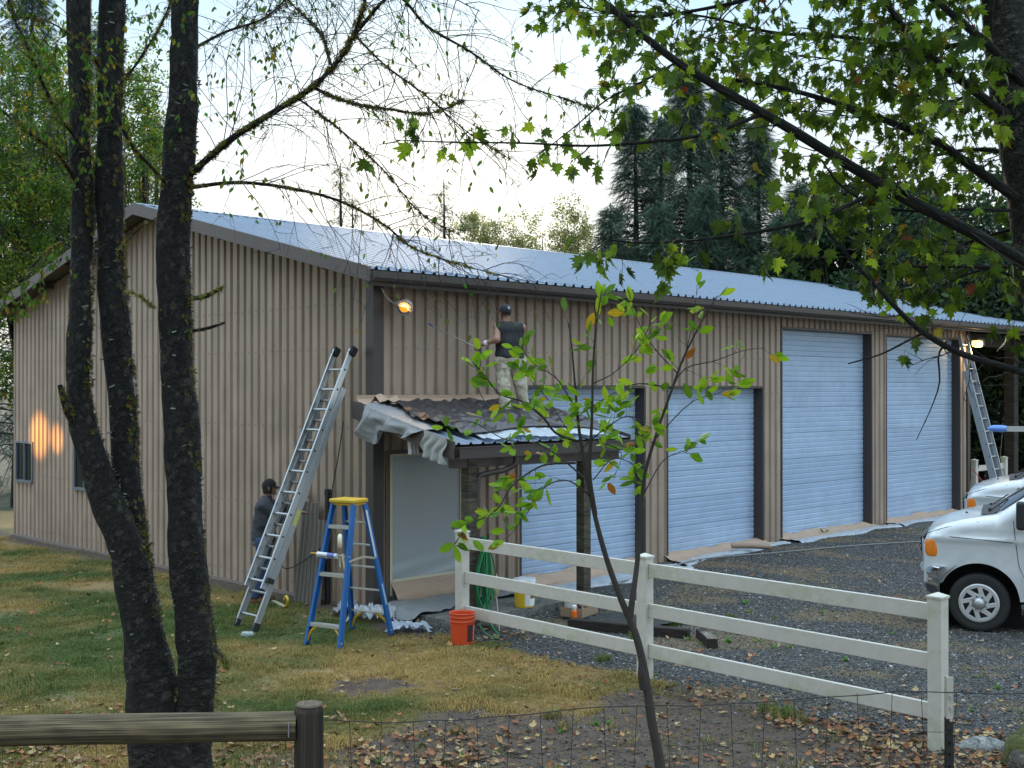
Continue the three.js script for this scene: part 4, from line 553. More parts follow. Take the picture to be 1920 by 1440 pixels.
{
  const o = thing('wire_fence', 'rusty wire mesh fence running from the timber post to the steel post', 'fence', V(0, 0, FZ), 0); const wm = M(lin(0.03, 0.022, 0.018), 0.7);
  const X0 = -0.90, X1 = 2.115, top = x => lerp(1.455, 1.585, sstep(X0, X1, x)) + 0.012 * Math.sin(x * 4.1); const levels = [0, 0.20, 0.36, 0.53, 0.72, 0.92, 1.12];
  const N = 26;
  for (const l of levels) { const pts = []; for (let i = 0; i <= N; i++) { const x = lerp(X0, X1 + (l < 0.3 ? 1.2 : 0.0), i / N); pts.push(V(x, (x > X1 ? 1.585 + (x - X1) * 0.02 : top(x)) - l * 0.96 + 0.003 * Math.sin(i * 2.7), 0.01 * Math.sin(i * 1.3))); } mesh('line_wire', tube(pts, l ? 0.0014 : 0.0026, 60, 4), wm, o); }
  for (let k = 0; k < 20; k++) { const x = X0 + 0.12 + k * 0.153; const pts = [0, 0.3, 0.65, 1].map(f => V(x + 0.012 * Math.sin(k * 3.1 + f * 5), lerp(top(x) + 0.004, 0.2, f), 0.006 * Math.cos(k + f * 4))); mesh('stay_wire', tube(pts, 0.0017, 16, 4), wm, o); }
  const p2 = [0.1, 0.16]; for (const dy of p2) mesh('brace_wire', tube([V(-0.95, 1.32 - dy, 0), V(-1.8, 0.9 - dy, 0.02), V(-2.6, 0.5, 0.03)], 0.0018, 10, 4), wm, o);
  for (let k = 0; k < 22; k++) { const x = -1.1 - k * 0.153; mesh('stay_wire', tube([V(x, 1.36, -0.06), V(x + 0.01, 0.9, -0.06), V(x, 0.2, -0.06)], 0.0013, 8, 4), wm, o); }
  for (const y of [1.2, 0.95, 0.7, 0.4]) mesh('line_wire', tube([V(-1.0, y, -0.06), V(-2.6, y - 0.03, -0.055), V(-4.4, y - 0.04, -0.06)], 0.0013, 20, 4), wm, o);
}
{
  const o = thing('steel_post', 'black steel post with a white-painted top in front of the fence post', 'post', V(2.115, 0, FZ - 0.03), 0.35); const g = (y0, y1) => merge([span(-0.019, 0.019, y0, y1, -0.004, 0.004), span(-0.004, 0.004, y0, y1, -0.034, -0.004)]);
  mesh('shaft', g(0, 1.46), M(lin(0.012, 0.013, 0.012), 0.6), o); mesh('painted_top', g(1.46, 1.66), M(lin(0.45, 0.42, 0.36), 0.7, { map: texSmudge }), o);
  for (let k = 0; k < 24; k++) mesh('stud', box(0.012, 0.016, 0.012, 0, 0.3 + k * 0.055, 0.008), M(k > 20 ? lin(0.4, 0.38, 0.33) : lin(0.012, 0.013, 0.012), 0.6), o);
}

// added lamp across the lawn from the gable, out of view: its two narrow beams make the warm patches on the wall by the window
{
  const p = L(-9, 0, -13), o = thing('added_lamp', 'added twin-headed lamp on a pole, out of view, casting warm patches on the gable wall', 'lamp', p, TH); mesh('pole', rod(V(0, 0, 0), V(0, 3.1, 0), 0.05, 0.04, 12), darkMetal, o); mesh('crossbar', rod(V(0, 3.05, -0.3), V(0, 3.05, 0.3), 0.025), darkMetal, o);
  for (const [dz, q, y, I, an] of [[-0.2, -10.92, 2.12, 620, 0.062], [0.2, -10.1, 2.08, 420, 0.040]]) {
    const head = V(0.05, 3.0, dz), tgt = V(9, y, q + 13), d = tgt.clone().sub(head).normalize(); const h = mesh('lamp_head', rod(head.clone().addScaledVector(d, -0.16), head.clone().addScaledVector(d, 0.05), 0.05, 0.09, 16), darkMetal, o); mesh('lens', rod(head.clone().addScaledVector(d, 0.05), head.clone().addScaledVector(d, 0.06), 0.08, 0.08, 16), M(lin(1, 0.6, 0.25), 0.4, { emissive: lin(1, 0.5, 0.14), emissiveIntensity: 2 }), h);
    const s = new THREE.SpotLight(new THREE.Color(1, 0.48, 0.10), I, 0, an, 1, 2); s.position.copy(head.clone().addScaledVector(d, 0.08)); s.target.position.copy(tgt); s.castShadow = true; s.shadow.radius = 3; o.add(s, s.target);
  }
}

// ---------------------------------------------------------------- vans
const paint = new THREE.MeshPhysicalMaterial({ color: lin(0.60, 0.62, 0.64), roughness: 0.32, clearcoat: 0.8, clearcoatRoughness: 0.08, map: texSmudge });
const chrome = M(lin(0.75, 0.76, 0.78), 0.12, { metalness: 1 });
const darkGlass = new THREE.MeshPhysicalMaterial({ color: lin(0.02, 0.025, 0.028), roughness: 0.04, clearcoat: 1 });
const clearGlass = new THREE.MeshPhysicalMaterial({ color: lin(0.25, 0.3, 0.3), roughness: 0.04, transmission: 0.75, thickness: 0 });
const amber = new THREE.MeshPhysicalMaterial({ color: lin(0.75, 0.20, 0.01), roughness: 0.15, clearcoat: 1 });
const wellMat = M(lin(0.006, 0.006, 0.006), 0.95);
function van(label, pos, ry) {
  const o = thing('cargo_van', label, 'van', pos, ry, 'parked cargo vans'); const NX = 0.66, RX = -4.55, HW = 0.99;
  const tp = [[RX, 1.98], [RX + 0.12, 2.06], [RX + 0.4, 2.1], [-1.5, 2.12], [-1.15, 2.09], [-0.98, 2.02], [-0.20, 1.47], [-0.02, 1.44], [0.2, 1.395], [0.42, 1.325], [0.56, 1.255], [0.63, 1.19], [NX, 1.10]];
  const topY = x => { for (let i = 0; i < tp.length - 1; i++) if (x <= tp[i + 1][0]) { const f = (x - tp[i][0]) / (tp[i + 1][0] - tp[i][0]); return lerp(tp[i][1], tp[i + 1][1], f); } return tp[tp.length - 1][1]; };
  const AR = 0.475, arch = [[0, 0.37], [-3.52, 0.37]];
  const botY = x => { let b = x > 0.4 ? 0.58 : 0.42; for (const [cx, cy] of arch) { const d = Math.abs(x - cx); if (d < AR) b = Math.max(b, cy + 0.03 + Math.sqrt(AR * AR - d * d)); } return b; };
  const plan = x => HW - 0.17 * Math.pow(sstep(-0.15, NX + 0.12, x), 1.6) - 0.05 * sstep(RX + 0.3, RX, x);
  const wid = (x, y) => { const t = topY(x); let w = plan(x); w -= 0.115 * clamp((y - 1.3) / 0.8) ** 1.2 * 1.2; w -= 0.035 * clamp((0.75 - y) / 0.35); w += 0.018 * Math.exp(-(((y - 1.17) / 0.05) ** 2)) - 0.012 * sstep(1.18, 1.2, y) * (x > -0.3 ? 1 : 0); const r = x > -0.2 ? 0.13 : 0.16; if (y > t - r) { const k = clamp((y - (t - r)) / r); w -= r * (1 - Math.sqrt(Math.max(0, 1 - k * k))); } return Math.max(0.1, w); };
  const xs = []; for (let x = RX; x < NX - 0.001; x += 0.03) xs.push(x); for (const [cx] of arch) xs.push(cx - AR + 0.001, cx + AR - 0.001, cx - AR - 0.001, cx + AR + 0.001); xs.push(NX); xs.sort((a, b) => a - b);
  const N = xs.length - 1, xi = u => xs[Math.round(u * N)];
  const side = s => sheet((u, v) => { const x = xi(u), b = botY(x), t = topY(x); const y = lerp(b, t, v < 0.7 ? v * 0.9 : lerp(0.63, 1, (v - 0.7) / 0.3)); return V(x, y, s * wid(x, y)); }, N, 44, 5, 1);
  const roof = sheet((u, v) => { const x = xi(u), t = topY(x), w = wid(x, t); const z = lerp(-w, w, v); return V(x, t + 0.05 * (1 - (z / w) ** 2) * (x > -0.2 ? 0.7 : 1), z); }, N, 16, 5, 1);
  const front = sheet((u, v) => { const y = lerp(0.58, topY(NX), v), w = wid(NX, y); const z = lerp(-w, w, u); return V(NX + 0.06 * (1 - (z / w) ** 2), y + 0.035 * v * (1 - (z / w) ** 2), z); }, 20, 10);
  const rear = sheet((u, v) => { const y = lerp(0.42, topY(RX), v), w = wid(RX, y); return V(RX, y, lerp(-w, w, u)); }, 10, 10);
  const bd = mesh('body', merge([side(-1), side(1), roof, front, rear]), paint, o); paint.side = THREE.DoubleSide;
  // seams and panels of the near and far sides
  const seam = (pts, s) => tube(pts.map(([x, y]) => V(x, y, s * (wid(x, y) + 0.0005))), 0.0045, 30, 5);
  for (const s of [-1, 1]) {
    mesh('door_seam', merge([seam([[-0.40, 1.42], [-0.42, 1.2], [-0.44, 1.05], [-0.47, 0.85], [-0.56, 0.66], [-0.68, 0.5], [-0.72, 0.44]], s), seam([[-1.55, 2.0], [-1.55, 1.3], [-1.55, 0.5]], s)]), darkMetal, bd);
    mesh('fender_seam', seam([[NX - 0.02, 1.175], [0.3, 1.185], [-0.1, 1.17], [-0.40, 1.15]], s), darkMetal, bd);
    mesh('hood_seam', tube([V(NX - 0.04, 1.2, s * (wid(NX - 0.04, 1.19))), V(0.4, topY(0.4) - 0.04, s * wid(0.4, topY(0.4) - 0.04)), V(0.0, topY(0) - 0.05, s * (wid(0, topY(0) - 0.05)))], 0.004, 20, 5), darkMetal, bd);
    mesh('side_window', sheet((u, v) => { const x = lerp(-0.62, -1.48, u), y = lerp(1.42, Math.min(1.98, topY(x) - 0.12), v); return V(x, y, s * (wid(x, y) + 0.004)); }, 12, 8), darkGlass, bd);
    mesh('lower_crease', seam([[-0.9, 0.62], [-1.8, 0.62], [-2.9, 0.62]], s), paint, bd);
    const mr = mesh('mirror', merge([box(0.12, 0.34, 0.22, -0.49, 1.50, s * 1.10, 0.04), rod(V(-0.52, 1.42, s * 0.93), V(-0.49, 1.45, s * 1.05), 0.025)]), rubber, o);
    mesh('corner_lamp', sheet((u, v) => { const a = u * Math.PI * 2, r = v; const ex = Math.sign(Math.cos(a)) * Math.pow(Math.abs(Math.cos(a)), 0.55), ey = Math.sign(Math.sin(a)) * Math.pow(Math.abs(Math.sin(a)), 0.55); const y = 1.025 + ey * r * 0.108, x = Math.min(NX, 0.575 + ex * r * 0.075 + (y - 1.02) * 0.1); return V(x, y, s * (wid(x, y) + 0.002 + 0.014 * Math.sqrt(Math.max(0, 1 - r * r)))); }, 28, 8), amber, bd);
    mesh('head_lamp', sheet((u, v) => { const z = s * lerp(0.42, 0.76, u), y = lerp(0.92, 1.12, v); return V(NX + 0.035 + 0.02 * Math.sin(Math.PI * u) - 0.03 * u, y, z); }, 8, 6), new THREE.MeshPhysicalMaterial({ color: lin(0.6, 0.62, 0.63), roughness: 0.08, clearcoat: 1 }), bd);
    for (const [cx, cy] of arch) mesh('wheel_well', merge([new THREE.CylinderGeometry(AR + 0.03, AR + 0.03, 0.4, 28, 1, true, 0, Math.PI).rotateX(Math.PI / 2).rotateZ(-Math.PI / 2 + Math.PI / 2).translate(cx, cy + 0.03, s * 0.75), box(AR * 2.05, AR + 0.5, 0.02, cx, cy + 0.1, s * 0.58)]), new THREE.MeshStandardMaterial({ color: lin(0.006, 0.006, 0.006), roughness: 0.95, side: THREE.DoubleSide }), bd);
    for (const [cx, cy] of arch) {
      const w = new THREE.Group(); w.name = 'wheel'; w.position.set(cx, cy, s * 0.83); if (s < 0) w.rotation.y = Math.PI; o.add(w);
      mesh('tyre', lathe([[0.235, -0.10], [0.30, -0.115], [0.345, -0.11], [0.365, -0.085], [0.368, 0], [0.365, 0.085], [0.345, 0.11], [0.30, 0.115], [0.235, 0.10]], 40).rotateX(Math.PI / 2), M(lin(0.018, 0.018, 0.018), 0.85), w);
      const sh = new THREE.Shape(); sh.absarc(0, 0, 0.232, 0, Math.PI * 2); for (let k = 0; k < 8; k++) { const a = k * Math.PI / 4; const h = new THREE.Path(); const pt = (r, d) => [Math.cos(a + d) * r, Math.sin(a + d) * r]; const q = [pt(0.105, -0.05), pt(0.196, 0.08), pt(0.2, 0.62), pt(0.12, 0.3)]; h.moveTo(...q[0]); for (const e of q.slice(1)) h.lineTo(...e); h.closePath(); sh.holes.push(h); }
      const cv = new THREE.ExtrudeGeometry(sh, { depth: 0.012, bevelEnabled: true, bevelSize: 0.004, bevelThickness: 0.006, bevelSegments: 2, curveSegments: 32 }); cv.translate(0, 0, 0.092);
      const rim = mesh('wheel_cover', merge([cv, lathe([[0.228, 0.0], [0.242, 0.01], [0.24, 0.02], [0.222, 0.022]], 40).rotateX(Math.PI / 2).translate(0, 0, 0.095)]), M(lin(0.62, 0.62, 0.62), 0.35, { metalness: 0.55 }), w);
      mesh('hub_cap', lathe([[0, 0.055], [0.03, 0.053], [0.052, 0.042], [0.062, 0.02], [0.085, 0.0], [0.0, 0.0]], 28).rotateX(Math.PI / 2).translate(0, 0, 0.108), M(lin(0.5, 0.5, 0.5), 0.3, { metalness: 0.6 }), rim);
      for (let k = 0; k < 8; k++) { const a = k * Math.PI / 4 + 0.3; mesh('lug_nut', rod(V(Math.cos(a) * 0.092, Math.sin(a) * 0.092, 0.105), V(Math.cos(a) * 0.092, Math.sin(a) * 0.092, 0.125), 0.011, 0.009, 6), chrome, rim); }
      mesh('rim_well', rod(V(0, 0, 0.0), V(0, 0, 0.06), 0.235, 0.235, 28), M(lin(0.03, 0.03, 0.03), 0.7), w);
    }
  }
  mesh('windshield', sheet((u, v) => { const x = lerp(-0.25, -0.94, v), t = topY(x), w = wid(x, t) - 0.02; const z = lerp(-w, w, u); return V(x + 0.006, t + 0.012 + 0.05 * (1 - (z / (w + 0.02)) ** 2), z); }, 14, 8), darkGlass, bd);
  mesh('cowl', sheet((u, v) => { const x = lerp(-0.02, -0.24, v), t = topY(x), w = wid(x, t) - 0.1; const z = lerp(-w, w, u); return V(x, t + 0.008 + 0.045 * (1 - (z / (w + 0.1)) ** 2), z); }, 14, 3), M(lin(0.02, 0.02, 0.022), 0.7), bd);
  for (const z of [-0.55, 0.2]) mesh('wiper', merge([bar(V(-0.12, 1.50, z), V(-0.33, 1.63, z + 0.28), 0.012, 0.012), rod(V(-0.12, 1.46, z), V(-0.12, 1.53, z), 0.018)]), rubber, bd);
  mesh('washer_nozzle', box(0.03, 0.02, 0.02, 0.16, 1.455, -0.45, 0.004), rubber, bd);
  mesh('grille', merge([box(0.04, 0.2, 0.8, NX + 0.045, 1.02, 0), ...[0, 1, 2].map(k => box(0.05, 0.02, 0.82, NX + 0.055, 0.95 + k * 0.07, 0))]), darkMetal, bd);
  const bpr = [[-0.10, 0.80], [0.0, 0.81], [0.07, 0.795], [0.10, 0.75], [0.105, 0.70], [0.085, 0.66], [0.09, 0.60], [0.06, 0.55], [-0.06, 0.54]];
  mesh('front_bumper', sheet((u, v) => { const z = lerp(-0.985, 0.985, u), k = Math.pow(Math.abs(z) / 0.985, 5); const f = v * (bpr.length - 1), i0 = Math.min(bpr.length - 2, Math.floor(f)), w = f - i0; const bx = lerp(bpr[i0][0], bpr[i0 + 1][0], w), by = lerp(bpr[i0][1], bpr[i0 + 1][1], w); return V(NX - 0.02 - 0.22 * k + bx * (1 - 0.3 * k), by, z); }, 48, 24), chrome, o); chrome.side = THREE.DoubleSide;
  mesh('bumper_apron', sheet((u, v) => { const z = lerp(-0.95, 0.95, u); const cx = NX - 0.02 - 0.20 * Math.pow(Math.abs(z) / 0.97, 4); return V(cx + 0.06 - 0.03 * v, lerp(0.64, 0.44, v), z); }, 20, 3), M(lin(0.05, 0.05, 0.055), 0.6, { side: THREE.DoubleSide }), o);
  mesh('rear_bumper', box(0.14, 0.18, 1.9, RX - 0.05, 0.58, 0, 0.03), M(lin(0.05, 0.05, 0.05), 0.6), o);
  mesh('underbody', box(4.6, 0.2, 1.1, -2.0, 0.42, 0), wellMat, o);
  return o;
}
const VR = 157 * Math.PI / 180;
van('white cargo van with chrome bumper parked in front of the other van', V(6.22, 0, -15.85), VR);
van('white cargo van parked behind the chrome-bumpered van', V(8.72, 0.05, -21.0), VR);
{ // ladder carried on the farther van's roof rack
  const o = thing('roof_ladder', 'white ladder with blue-capped end carried on the farther van', 'ladder', V(8.72, 0.05, -21.0), VR);
  for (const z of [-0.62, -0.24]) mesh('rail', bar(V(0.12, 2.32, z), V(-3.6, 2.32, z), 0.028, 0.08), alu, o); for (let k = 0; k < 11; k++) mesh('rung', rod(V(-0.15 - k * 0.31, 2.32, -0.62), V(-0.15 - k * 0.31, 2.32, -0.24), 0.015), alu, o); for (const z of [-0.62, -0.24]) mesh('end_wrap', limb([V(0.32, 2.32, z), V(0.25, 2.325, z), V(0.1, 2.32, z), V(0.02, 2.32, z)], [0.015, 0.05, 0.055, 0.045], 10, 0.04), M(lin(0.10, 0.22, 0.55), 0.6), o);
  for (const x of [-1.3, -3.2]) mesh('rack_bar', merge([rod(V(x, 2.26, -0.8), V(x, 2.26, 0.8), 0.02), rod(V(x, 2.08, -0.78), V(x, 2.26, -0.78), 0.02), rod(V(x, 2.08, 0.78), V(x, 2.26, 0.78), 0.02)]), alu, o);
}

// ---------------------------------------------------------------- people
function sdfMesh(dist, c, half, res) {
  const mc = new MarchingCubes(res, new THREE.MeshBasicMaterial(), false, false, 160000); mc.isolation = 0; const s = mc.size, hs = s / 2; let i = 0;
  for (let z = 0; z < s; z++) for (let y = 0; y < s; y++) for (let x = 0; x < s; x++) mc.field[i++] = -dist(c.x + (x - hs) / hs * half, c.y + (y - hs) / hs * half, c.z + (z - hs) / hs * half);
  mc.update(); const n = mc.count, g = new THREE.BufferGeometry(); const p = new Float32Array(n * 3);
  for (let k = 0; k < n; k++) { p[k * 3] = c.x + mc.positionArray[k * 3] * half; p[k * 3 + 1] = c.y + mc.positionArray[k * 3 + 1] * half; p[k * 3 + 2] = c.z + mc.positionArray[k * 3 + 2] * half; }
  g.setAttribute('position', new THREE.BufferAttribute(p, 3)); const m = mergeVertices(g, 1e-5); m.computeVertexNormals(); return m;
}
const smin = (a, b, k) => { const h = clamp(0.5 + 0.5 * (b - a) / k); return lerp(b, a, h) - k * h * (1 - h); };
function capDist(bones, k = 0.03) { // bones: [ax,ay,az, bx,by,bz, ra, rb]
  const B = bones.map(([a, b, ra, rb = ra]) => ({ ax: a[0], ay: a[1], az: a[2], dx: b[0] - a[0], dy: b[1] - a[1], dz: b[2] - a[2], ra, rb, l2: Math.max(1e-9, (b[0] - a[0]) ** 2 + (b[1] - a[1]) ** 2 + (b[2] - a[2]) ** 2) }));
  return (x, y, z) => { let d = 9; for (const o of B) { const px = x - o.ax, py = y - o.ay, pz = z - o.az; const t = clamp((px * o.dx + py * o.dy + pz * o.dz) / o.l2); const ex = px - o.dx * t, ey = py - o.dy * t, ez = pz - o.dz * t; const e = Math.sqrt(ex * ex + ey * ey + ez * ez) - lerp(o.ra, o.rb, t); d = d > 8 ? e : smin(d, e, k); } return d; };
}
const mix3 = (a, b, t) => [lerp(a[0], b[0], t), lerp(a[1], b[1], t), lerp(a[2], b[2], t)];
// hand: palm towards pn, fingers along f, curled round; grip = curl 0..1; side = thumb direction
function handBones(w, f, up, thumb, curl) {
  const F = V(...f).normalize(), U = V(...up).normalize(), T = V(...thumb).normalize(); const P = (a, b, c) => { const v = V(...w).addScaledVector(F, a).addScaledVector(U, b).addScaledVector(T, c); return [v.x, v.y, v.z]; };
  const bs = [[P(0, 0, 0), P(0.035, 0, 0.018), 0.024, 0.02], [P(0, 0, 0), P(0.05, 0, -0.02), 0.022, 0.018], [P(0.02, 0, 0.02), P(0.07, 0, 0.022), 0.016, 0.013], [P(0.02, 0, -0.02), P(0.065, 0, -0.026), 0.016, 0.012], [P(0.03, 0, 0), P(0.072, 0, 0), 0.017, 0.013]];
  [[0.026, 0.038], [0.0085, 0.043], [-0.0095, 0.04], [-0.027, 0.031]].forEach(([o, l], i) => { let a = 0.07 - Math.abs(i - 1.2) * 0.004, b = 0, ang = curl * 0.8; let p = P(a, b, o); for (let s = 0; s < 3; s++) { const L2 = l * [0.95, 0.65, 0.5][s]; a += Math.cos(ang) * L2; b -= Math.sin(ang) * L2; const q = P(a, b, o * (1 - 0.06 * s)); bs.push([p, q, 0.0092 - s * 0.0008, 0.0086 - s * 0.0008]); p = q; ang += curl * 0.95; } });
  { let p = P(0.015, -0.004, 0.026), q = P(0.045, -0.018, 0.048), r = P(0.07, -0.03, 0.042 - 0.02 * curl); bs.push([p, q, 0.013, 0.0105], [q, r, 0.0105, 0.009]); }
  return capDist(bs, 0.006);
}
function headDist(c, yaw, pitch) { // face looks along -z before turning
  const cy = Math.cos(yaw), sy = Math.sin(yaw), cp = Math.cos(pitch), sp = Math.sin(pitch);
  const feat = capDist([[[0, -0.055, -0.045], [0, -0.085, -0.07], 0.05, 0.03], [[0, 0.0, -0.088], [0, -0.03, -0.113], 0.011, 0.013], [[-0.026, -0.06, -0.089], [0.026, -0.06, -0.089], 0.011], [[-0.035, 0.022, -0.084], [0.035, 0.022, -0.084], 0.012], [[-0.074, 0.005, 0.005], [-0.078, -0.03, 0.0], 0.014, 0.009], [[0.074, 0.005, 0.005], [0.078, -0.03, 0.0], 0.014, 0.009]], 0.012);
  return (x, y, z) => { const X = x - c[0], Y = y - c[1], Z = z - c[2]; const x1 = X * cy - Z * sy, z1 = X * sy + Z * cy; const y2 = Y * cp + z1 * sp, z2 = -Y * sp + z1 * cp; const e = Math.sqrt((x1 / 0.074) ** 2 + ((y2 - 0.015) / 0.098) ** 2 + ((z2 + 0.002) / 0.093) ** 2); let d = (e - 1) * 0.08; d = smin(d, feat(x1, y2, z2), 0.014); for (const s of [-1, 1]) d = Math.max(d, 0.012 - Math.hypot(x1 - s * 0.031, y2 - 0.006, z2 + 0.094)); return d; };
}
const cut = (d, f) => (x, y, z) => Math.max(d(x, y, z), f(x, y, z));
function clothNoise(d, amp, fx, fy) { return (x, y, z) => { const e = d(x, y, z); return Math.abs(e) < 0.08 ? e + amp * (nz(x * fx, y * fy, z * fx) + 0.6 * nz(x * fx * 2.1 + y * 6, y * fy * 1.7, z * fx * 2)) : e; }; }
const skin = M(lin(0.30, 0.16, 0.105), 0.6), skin2 = M(lin(0.30, 0.17, 0.12), 0.6);
// painter on the porch roof, back to the yard
{
  const q = 0.92, T = 1.70, p = thing('person', 'person in black sleeveless shirt and cream work trousers standing on the porch roof', 'person', L(T, awnY(q) + 0.05, q), 0.10);
  const hip = [0.0, 0.80, 0.02], hL = [-0.085, 0.76, 0.02], hR = [0.10, 0.76, 0.0], kL = [-0.09, 0.43, 0.05], kR = [0.16, 0.44, -0.05], aL = [-0.06, 0.085, 0.10], aR = [0.22, 0.10, -0.14];
  const sL = [-0.165, 1.235, 0.0], sR = [0.165, 1.225, 0.0], eL = [-0.195, 1.05, 0.16], wL = [-0.40, 0.985, 0.06], eR = [0.20, 1.03, -0.12], wR = [0.06, 0.97, -0.30], nk = [-0.045, 1.30, -0.01], hd = [-0.055, 1.445, -0.03];
  const body = capDist([[hip, [-0.01, 1.0, 0.015], 0.13, 0.125], [[-0.05, 1.02, 0.0], [-0.07, 1.17, 0.0], 0.115, 0.11], [[0.05, 1.02, 0.0], [0.07, 1.17, 0.0], 0.115, 0.105], [sL, sR, 0.06], [nk, hd, 0.052], [sL, eL, 0.057, 0.044], [eL, wL, 0.043, 0.029], [sR, eR, 0.057, 0.044], [eR, wR, 0.043, 0.029], [hL, kL, 0.09, 0.06], [kL, aL, 0.058, 0.04], [hR, kR, 0.09, 0.06], [kR, aR, 0.058, 0.04], [hL, hR, 0.1]], 0.04);
  const c = V(0, 0.78, 0), geos = [sdfMesh(body, c, 0.84, 120)];
  geos.push(sdfMesh(headDist(hd, 0.42, -0.05), V(...hd), 0.15, 72));
  geos.push(sdfMesh(handBones(wL, [-0.86, -0.3, -0.3], [0.1, 0.6, 0.6], [0.3, 0.6, -0.6], 0.95), V(-0.46, 0.95, 0.03), 0.13, 72), sdfMesh(handBones(wR, [-0.7, -0.1, -0.7], [0, 1, 0], [-0.6, 0.1, 0.5], 0.9), V(0.0, 0.96, -0.36), 0.13, 72));
  mesh('body', merge(geos), skin, p);
  const shirt = capDist([[[-0.05, 0.8, 0.025], [0.05, 0.8, 0.025], 0.168], [[-0.045, 0.8, 0.02], [-0.05, 1.0, 0.01], 0.15, 0.14], [[0.045, 0.8, 0.02], [0.05, 1.0, 0.01], 0.145, 0.14], [[-0.055, 1.0, 0.0], [-0.08, 1.18, 0.005], 0.135, 0.125], [[0.055, 1.0, 0.0], [0.08, 1.17, 0.0], 0.135, 0.12], [[-0.15, 1.235, 0], [0.15, 1.225, 0], 0.076], [[-0.04, 1.24, 0], nk, 0.075, 0.068]], 0.045);
  mesh('shirt', sdfMesh(cut(clothNoise(shirt, 0.006, 9, 6), (x, y, z) => Math.max(0.805 + 0.012 * Math.sin(x * 30) - y, y - 1.315, Math.abs(x) - 0.205)), V(0, 1.05, 0), 0.32, 90), M(lin(0.014, 0.015, 0.018), 0.8), p);
  const tr = capDist([[[-0.06, 0.80, 0.02], [0.06, 0.80, 0.02], 0.15], [hL, hR, 0.14], [hL, kL, 0.118, 0.092], [kL, [aL[0], aL[1] + 0.0, aL[2]], 0.09, 0.078], [hR, kR, 0.118, 0.092], [kR, aR, 0.09, 0.078]], 0.03);
  const trTex = printTex(256, 256, (g, w, h) => { g.fillStyle = '#d9d3c2'; g.fillRect(0, 0, w, h); for (let i = 0; i < 160; i++) { g.fillStyle = pick(['#c4bba5', '#e9e6dc', '#b5aa92', '#eeeeea', '#a99c84']); g.globalAlpha = 0.5; g.beginPath(); g.ellipse(rnd() * w, rnd() * h, rr(2, 16), rr(2, 9), rnd() * 3, 0, 7); g.fill(); } g.globalAlpha = 1; for (let i = 0; i < 34; i++) { g.fillStyle = pick(['#3a332c', '#4c4a60', '#ffffff', '#7f7462']); g.beginPath(); g.arc(rnd() * w, rnd() * h, rr(0.8, 3), 0, 7); g.fill(); } }); trTex.wrapS = trTex.wrapT = THREE.RepeatWrapping;
  const tg = boxUV(sdfMesh(cut(clothNoise(tr, 0.014, 9, 11), (x, y, z) => Math.max(y - 0.845, 0.07 - y)), V(0.03, 0.45, 0), 0.46, 100), 1.4); mesh('trousers', tg, M(lin(0.70, 0.68, 0.64), 0.85, { map: trTex }), p);
  for (const [x, z] of [[-0.085, 0.15], [0.09, 0.14]]) mesh('pocket', box(0.085, 0.09, 0.008, x, 0.70, z, 0.003), M(lin(0.52, 0.48, 0.41), 0.9), p);
  mesh('belt', sdfMesh(cut(capDist([[[-0.06, 0.83, 0.015], [0.06, 0.83, 0.015], 0.133]]), (x, y, z) => Math.abs(y - 0.845) - 0.014), V(0, 0.84, 0), 0.22, 64), M(lin(0.3, 0.28, 0.25), 0.8), p);
  for (const [a, dx] of [[aL, -0.05], [aR, 0.03]]) mesh('shoe', sdfMesh(cut(capDist([[[a[0], 0.045, a[2] + 0.03], [a[0] + dx, 0.035, a[2] - 0.14], 0.052, 0.045], [[a[0], 0.05, a[2]], [a[0], 0.10, a[2]], 0.05, 0.048]], 0.03), (x, y, z) => -y + 0.0 + (a === aR ? 0.02 : 0)), V(a[0] + dx / 2, 0.06, a[2] - 0.05), 0.19, 56), M(lin(0.35, 0.32, 0.28), 0.8), p);
  // backward cap
  const hm = new THREE.Matrix4().makeRotationFromEuler(new THREE.Euler(0.05, 0.42, 0)).setPosition(...hd);
  const cap = mesh('cap', merge([sheet((u, v) => { const a = u * Math.PI * 2, ph = v * 1.55; return V(Math.sin(ph) * Math.cos(a) * 0.084, 0.012 + Math.cos(ph) * 0.112, Math.sin(ph) * Math.sin(a) * 0.102); }, 28, 12), sheet((u, v) => { const a = lerp(0.55, Math.PI - 0.55, u); const r = lerp(1, 1.65, v); return V(Math.cos(a) * 0.083, 0.018 - 0.03 * v - 0.016 * Math.cos(a * 2) * v, -Math.sin(a) * 0.098 * r); }, 12, 4)]).applyMatrix4(hm), M(lin(0.017, 0.018, 0.026), 0.85, { side: THREE.DoubleSide }), p);
  mesh('cap_emblem', merge([box(0.03, 0.008, 0.004, 0.0, 0.078, 0.092, 0.0), box(0.008, 0.03, 0.004, -0.013, 0.066, 0.096), box(0.026, 0.008, 0.004, 0.002, 0.062, 0.098), box(0.008, 0.02, 0.004, 0.013, 0.07, 0.095), box(0.03, 0.007, 0.004, 0.0, 0.05, 0.100)]).applyMatrix4(hm), M(lin(0.62, 0.65, 0.7), 0.7), cap);
  mesh('hair', sheet((u, v) => { const a = lerp(-0.35, Math.PI + 0.35, u); return V(Math.cos(a) * 0.081 * (1 - 0.08 * v), 0.012 - v * 0.05, Math.sin(a) * 0.098 * (1 - 0.1 * v)); }, 20, 4).applyMatrix4(hm), M(lin(0.02, 0.014, 0.012), 0.9, { side: THREE.DoubleSide }), p);
  const wd = V(...wL).sub(V(...eL)).normalize(), wc = V(...wL).addScaledVector(wd, -0.075); mesh('wrist_band', rod(wc.clone().addScaledVector(wd, -0.02), wc.clone().addScaledVector(wd, 0.025), 0.041, 0.039, 18), M(lin(0.72, 0.72, 0.70), 0.8), p);
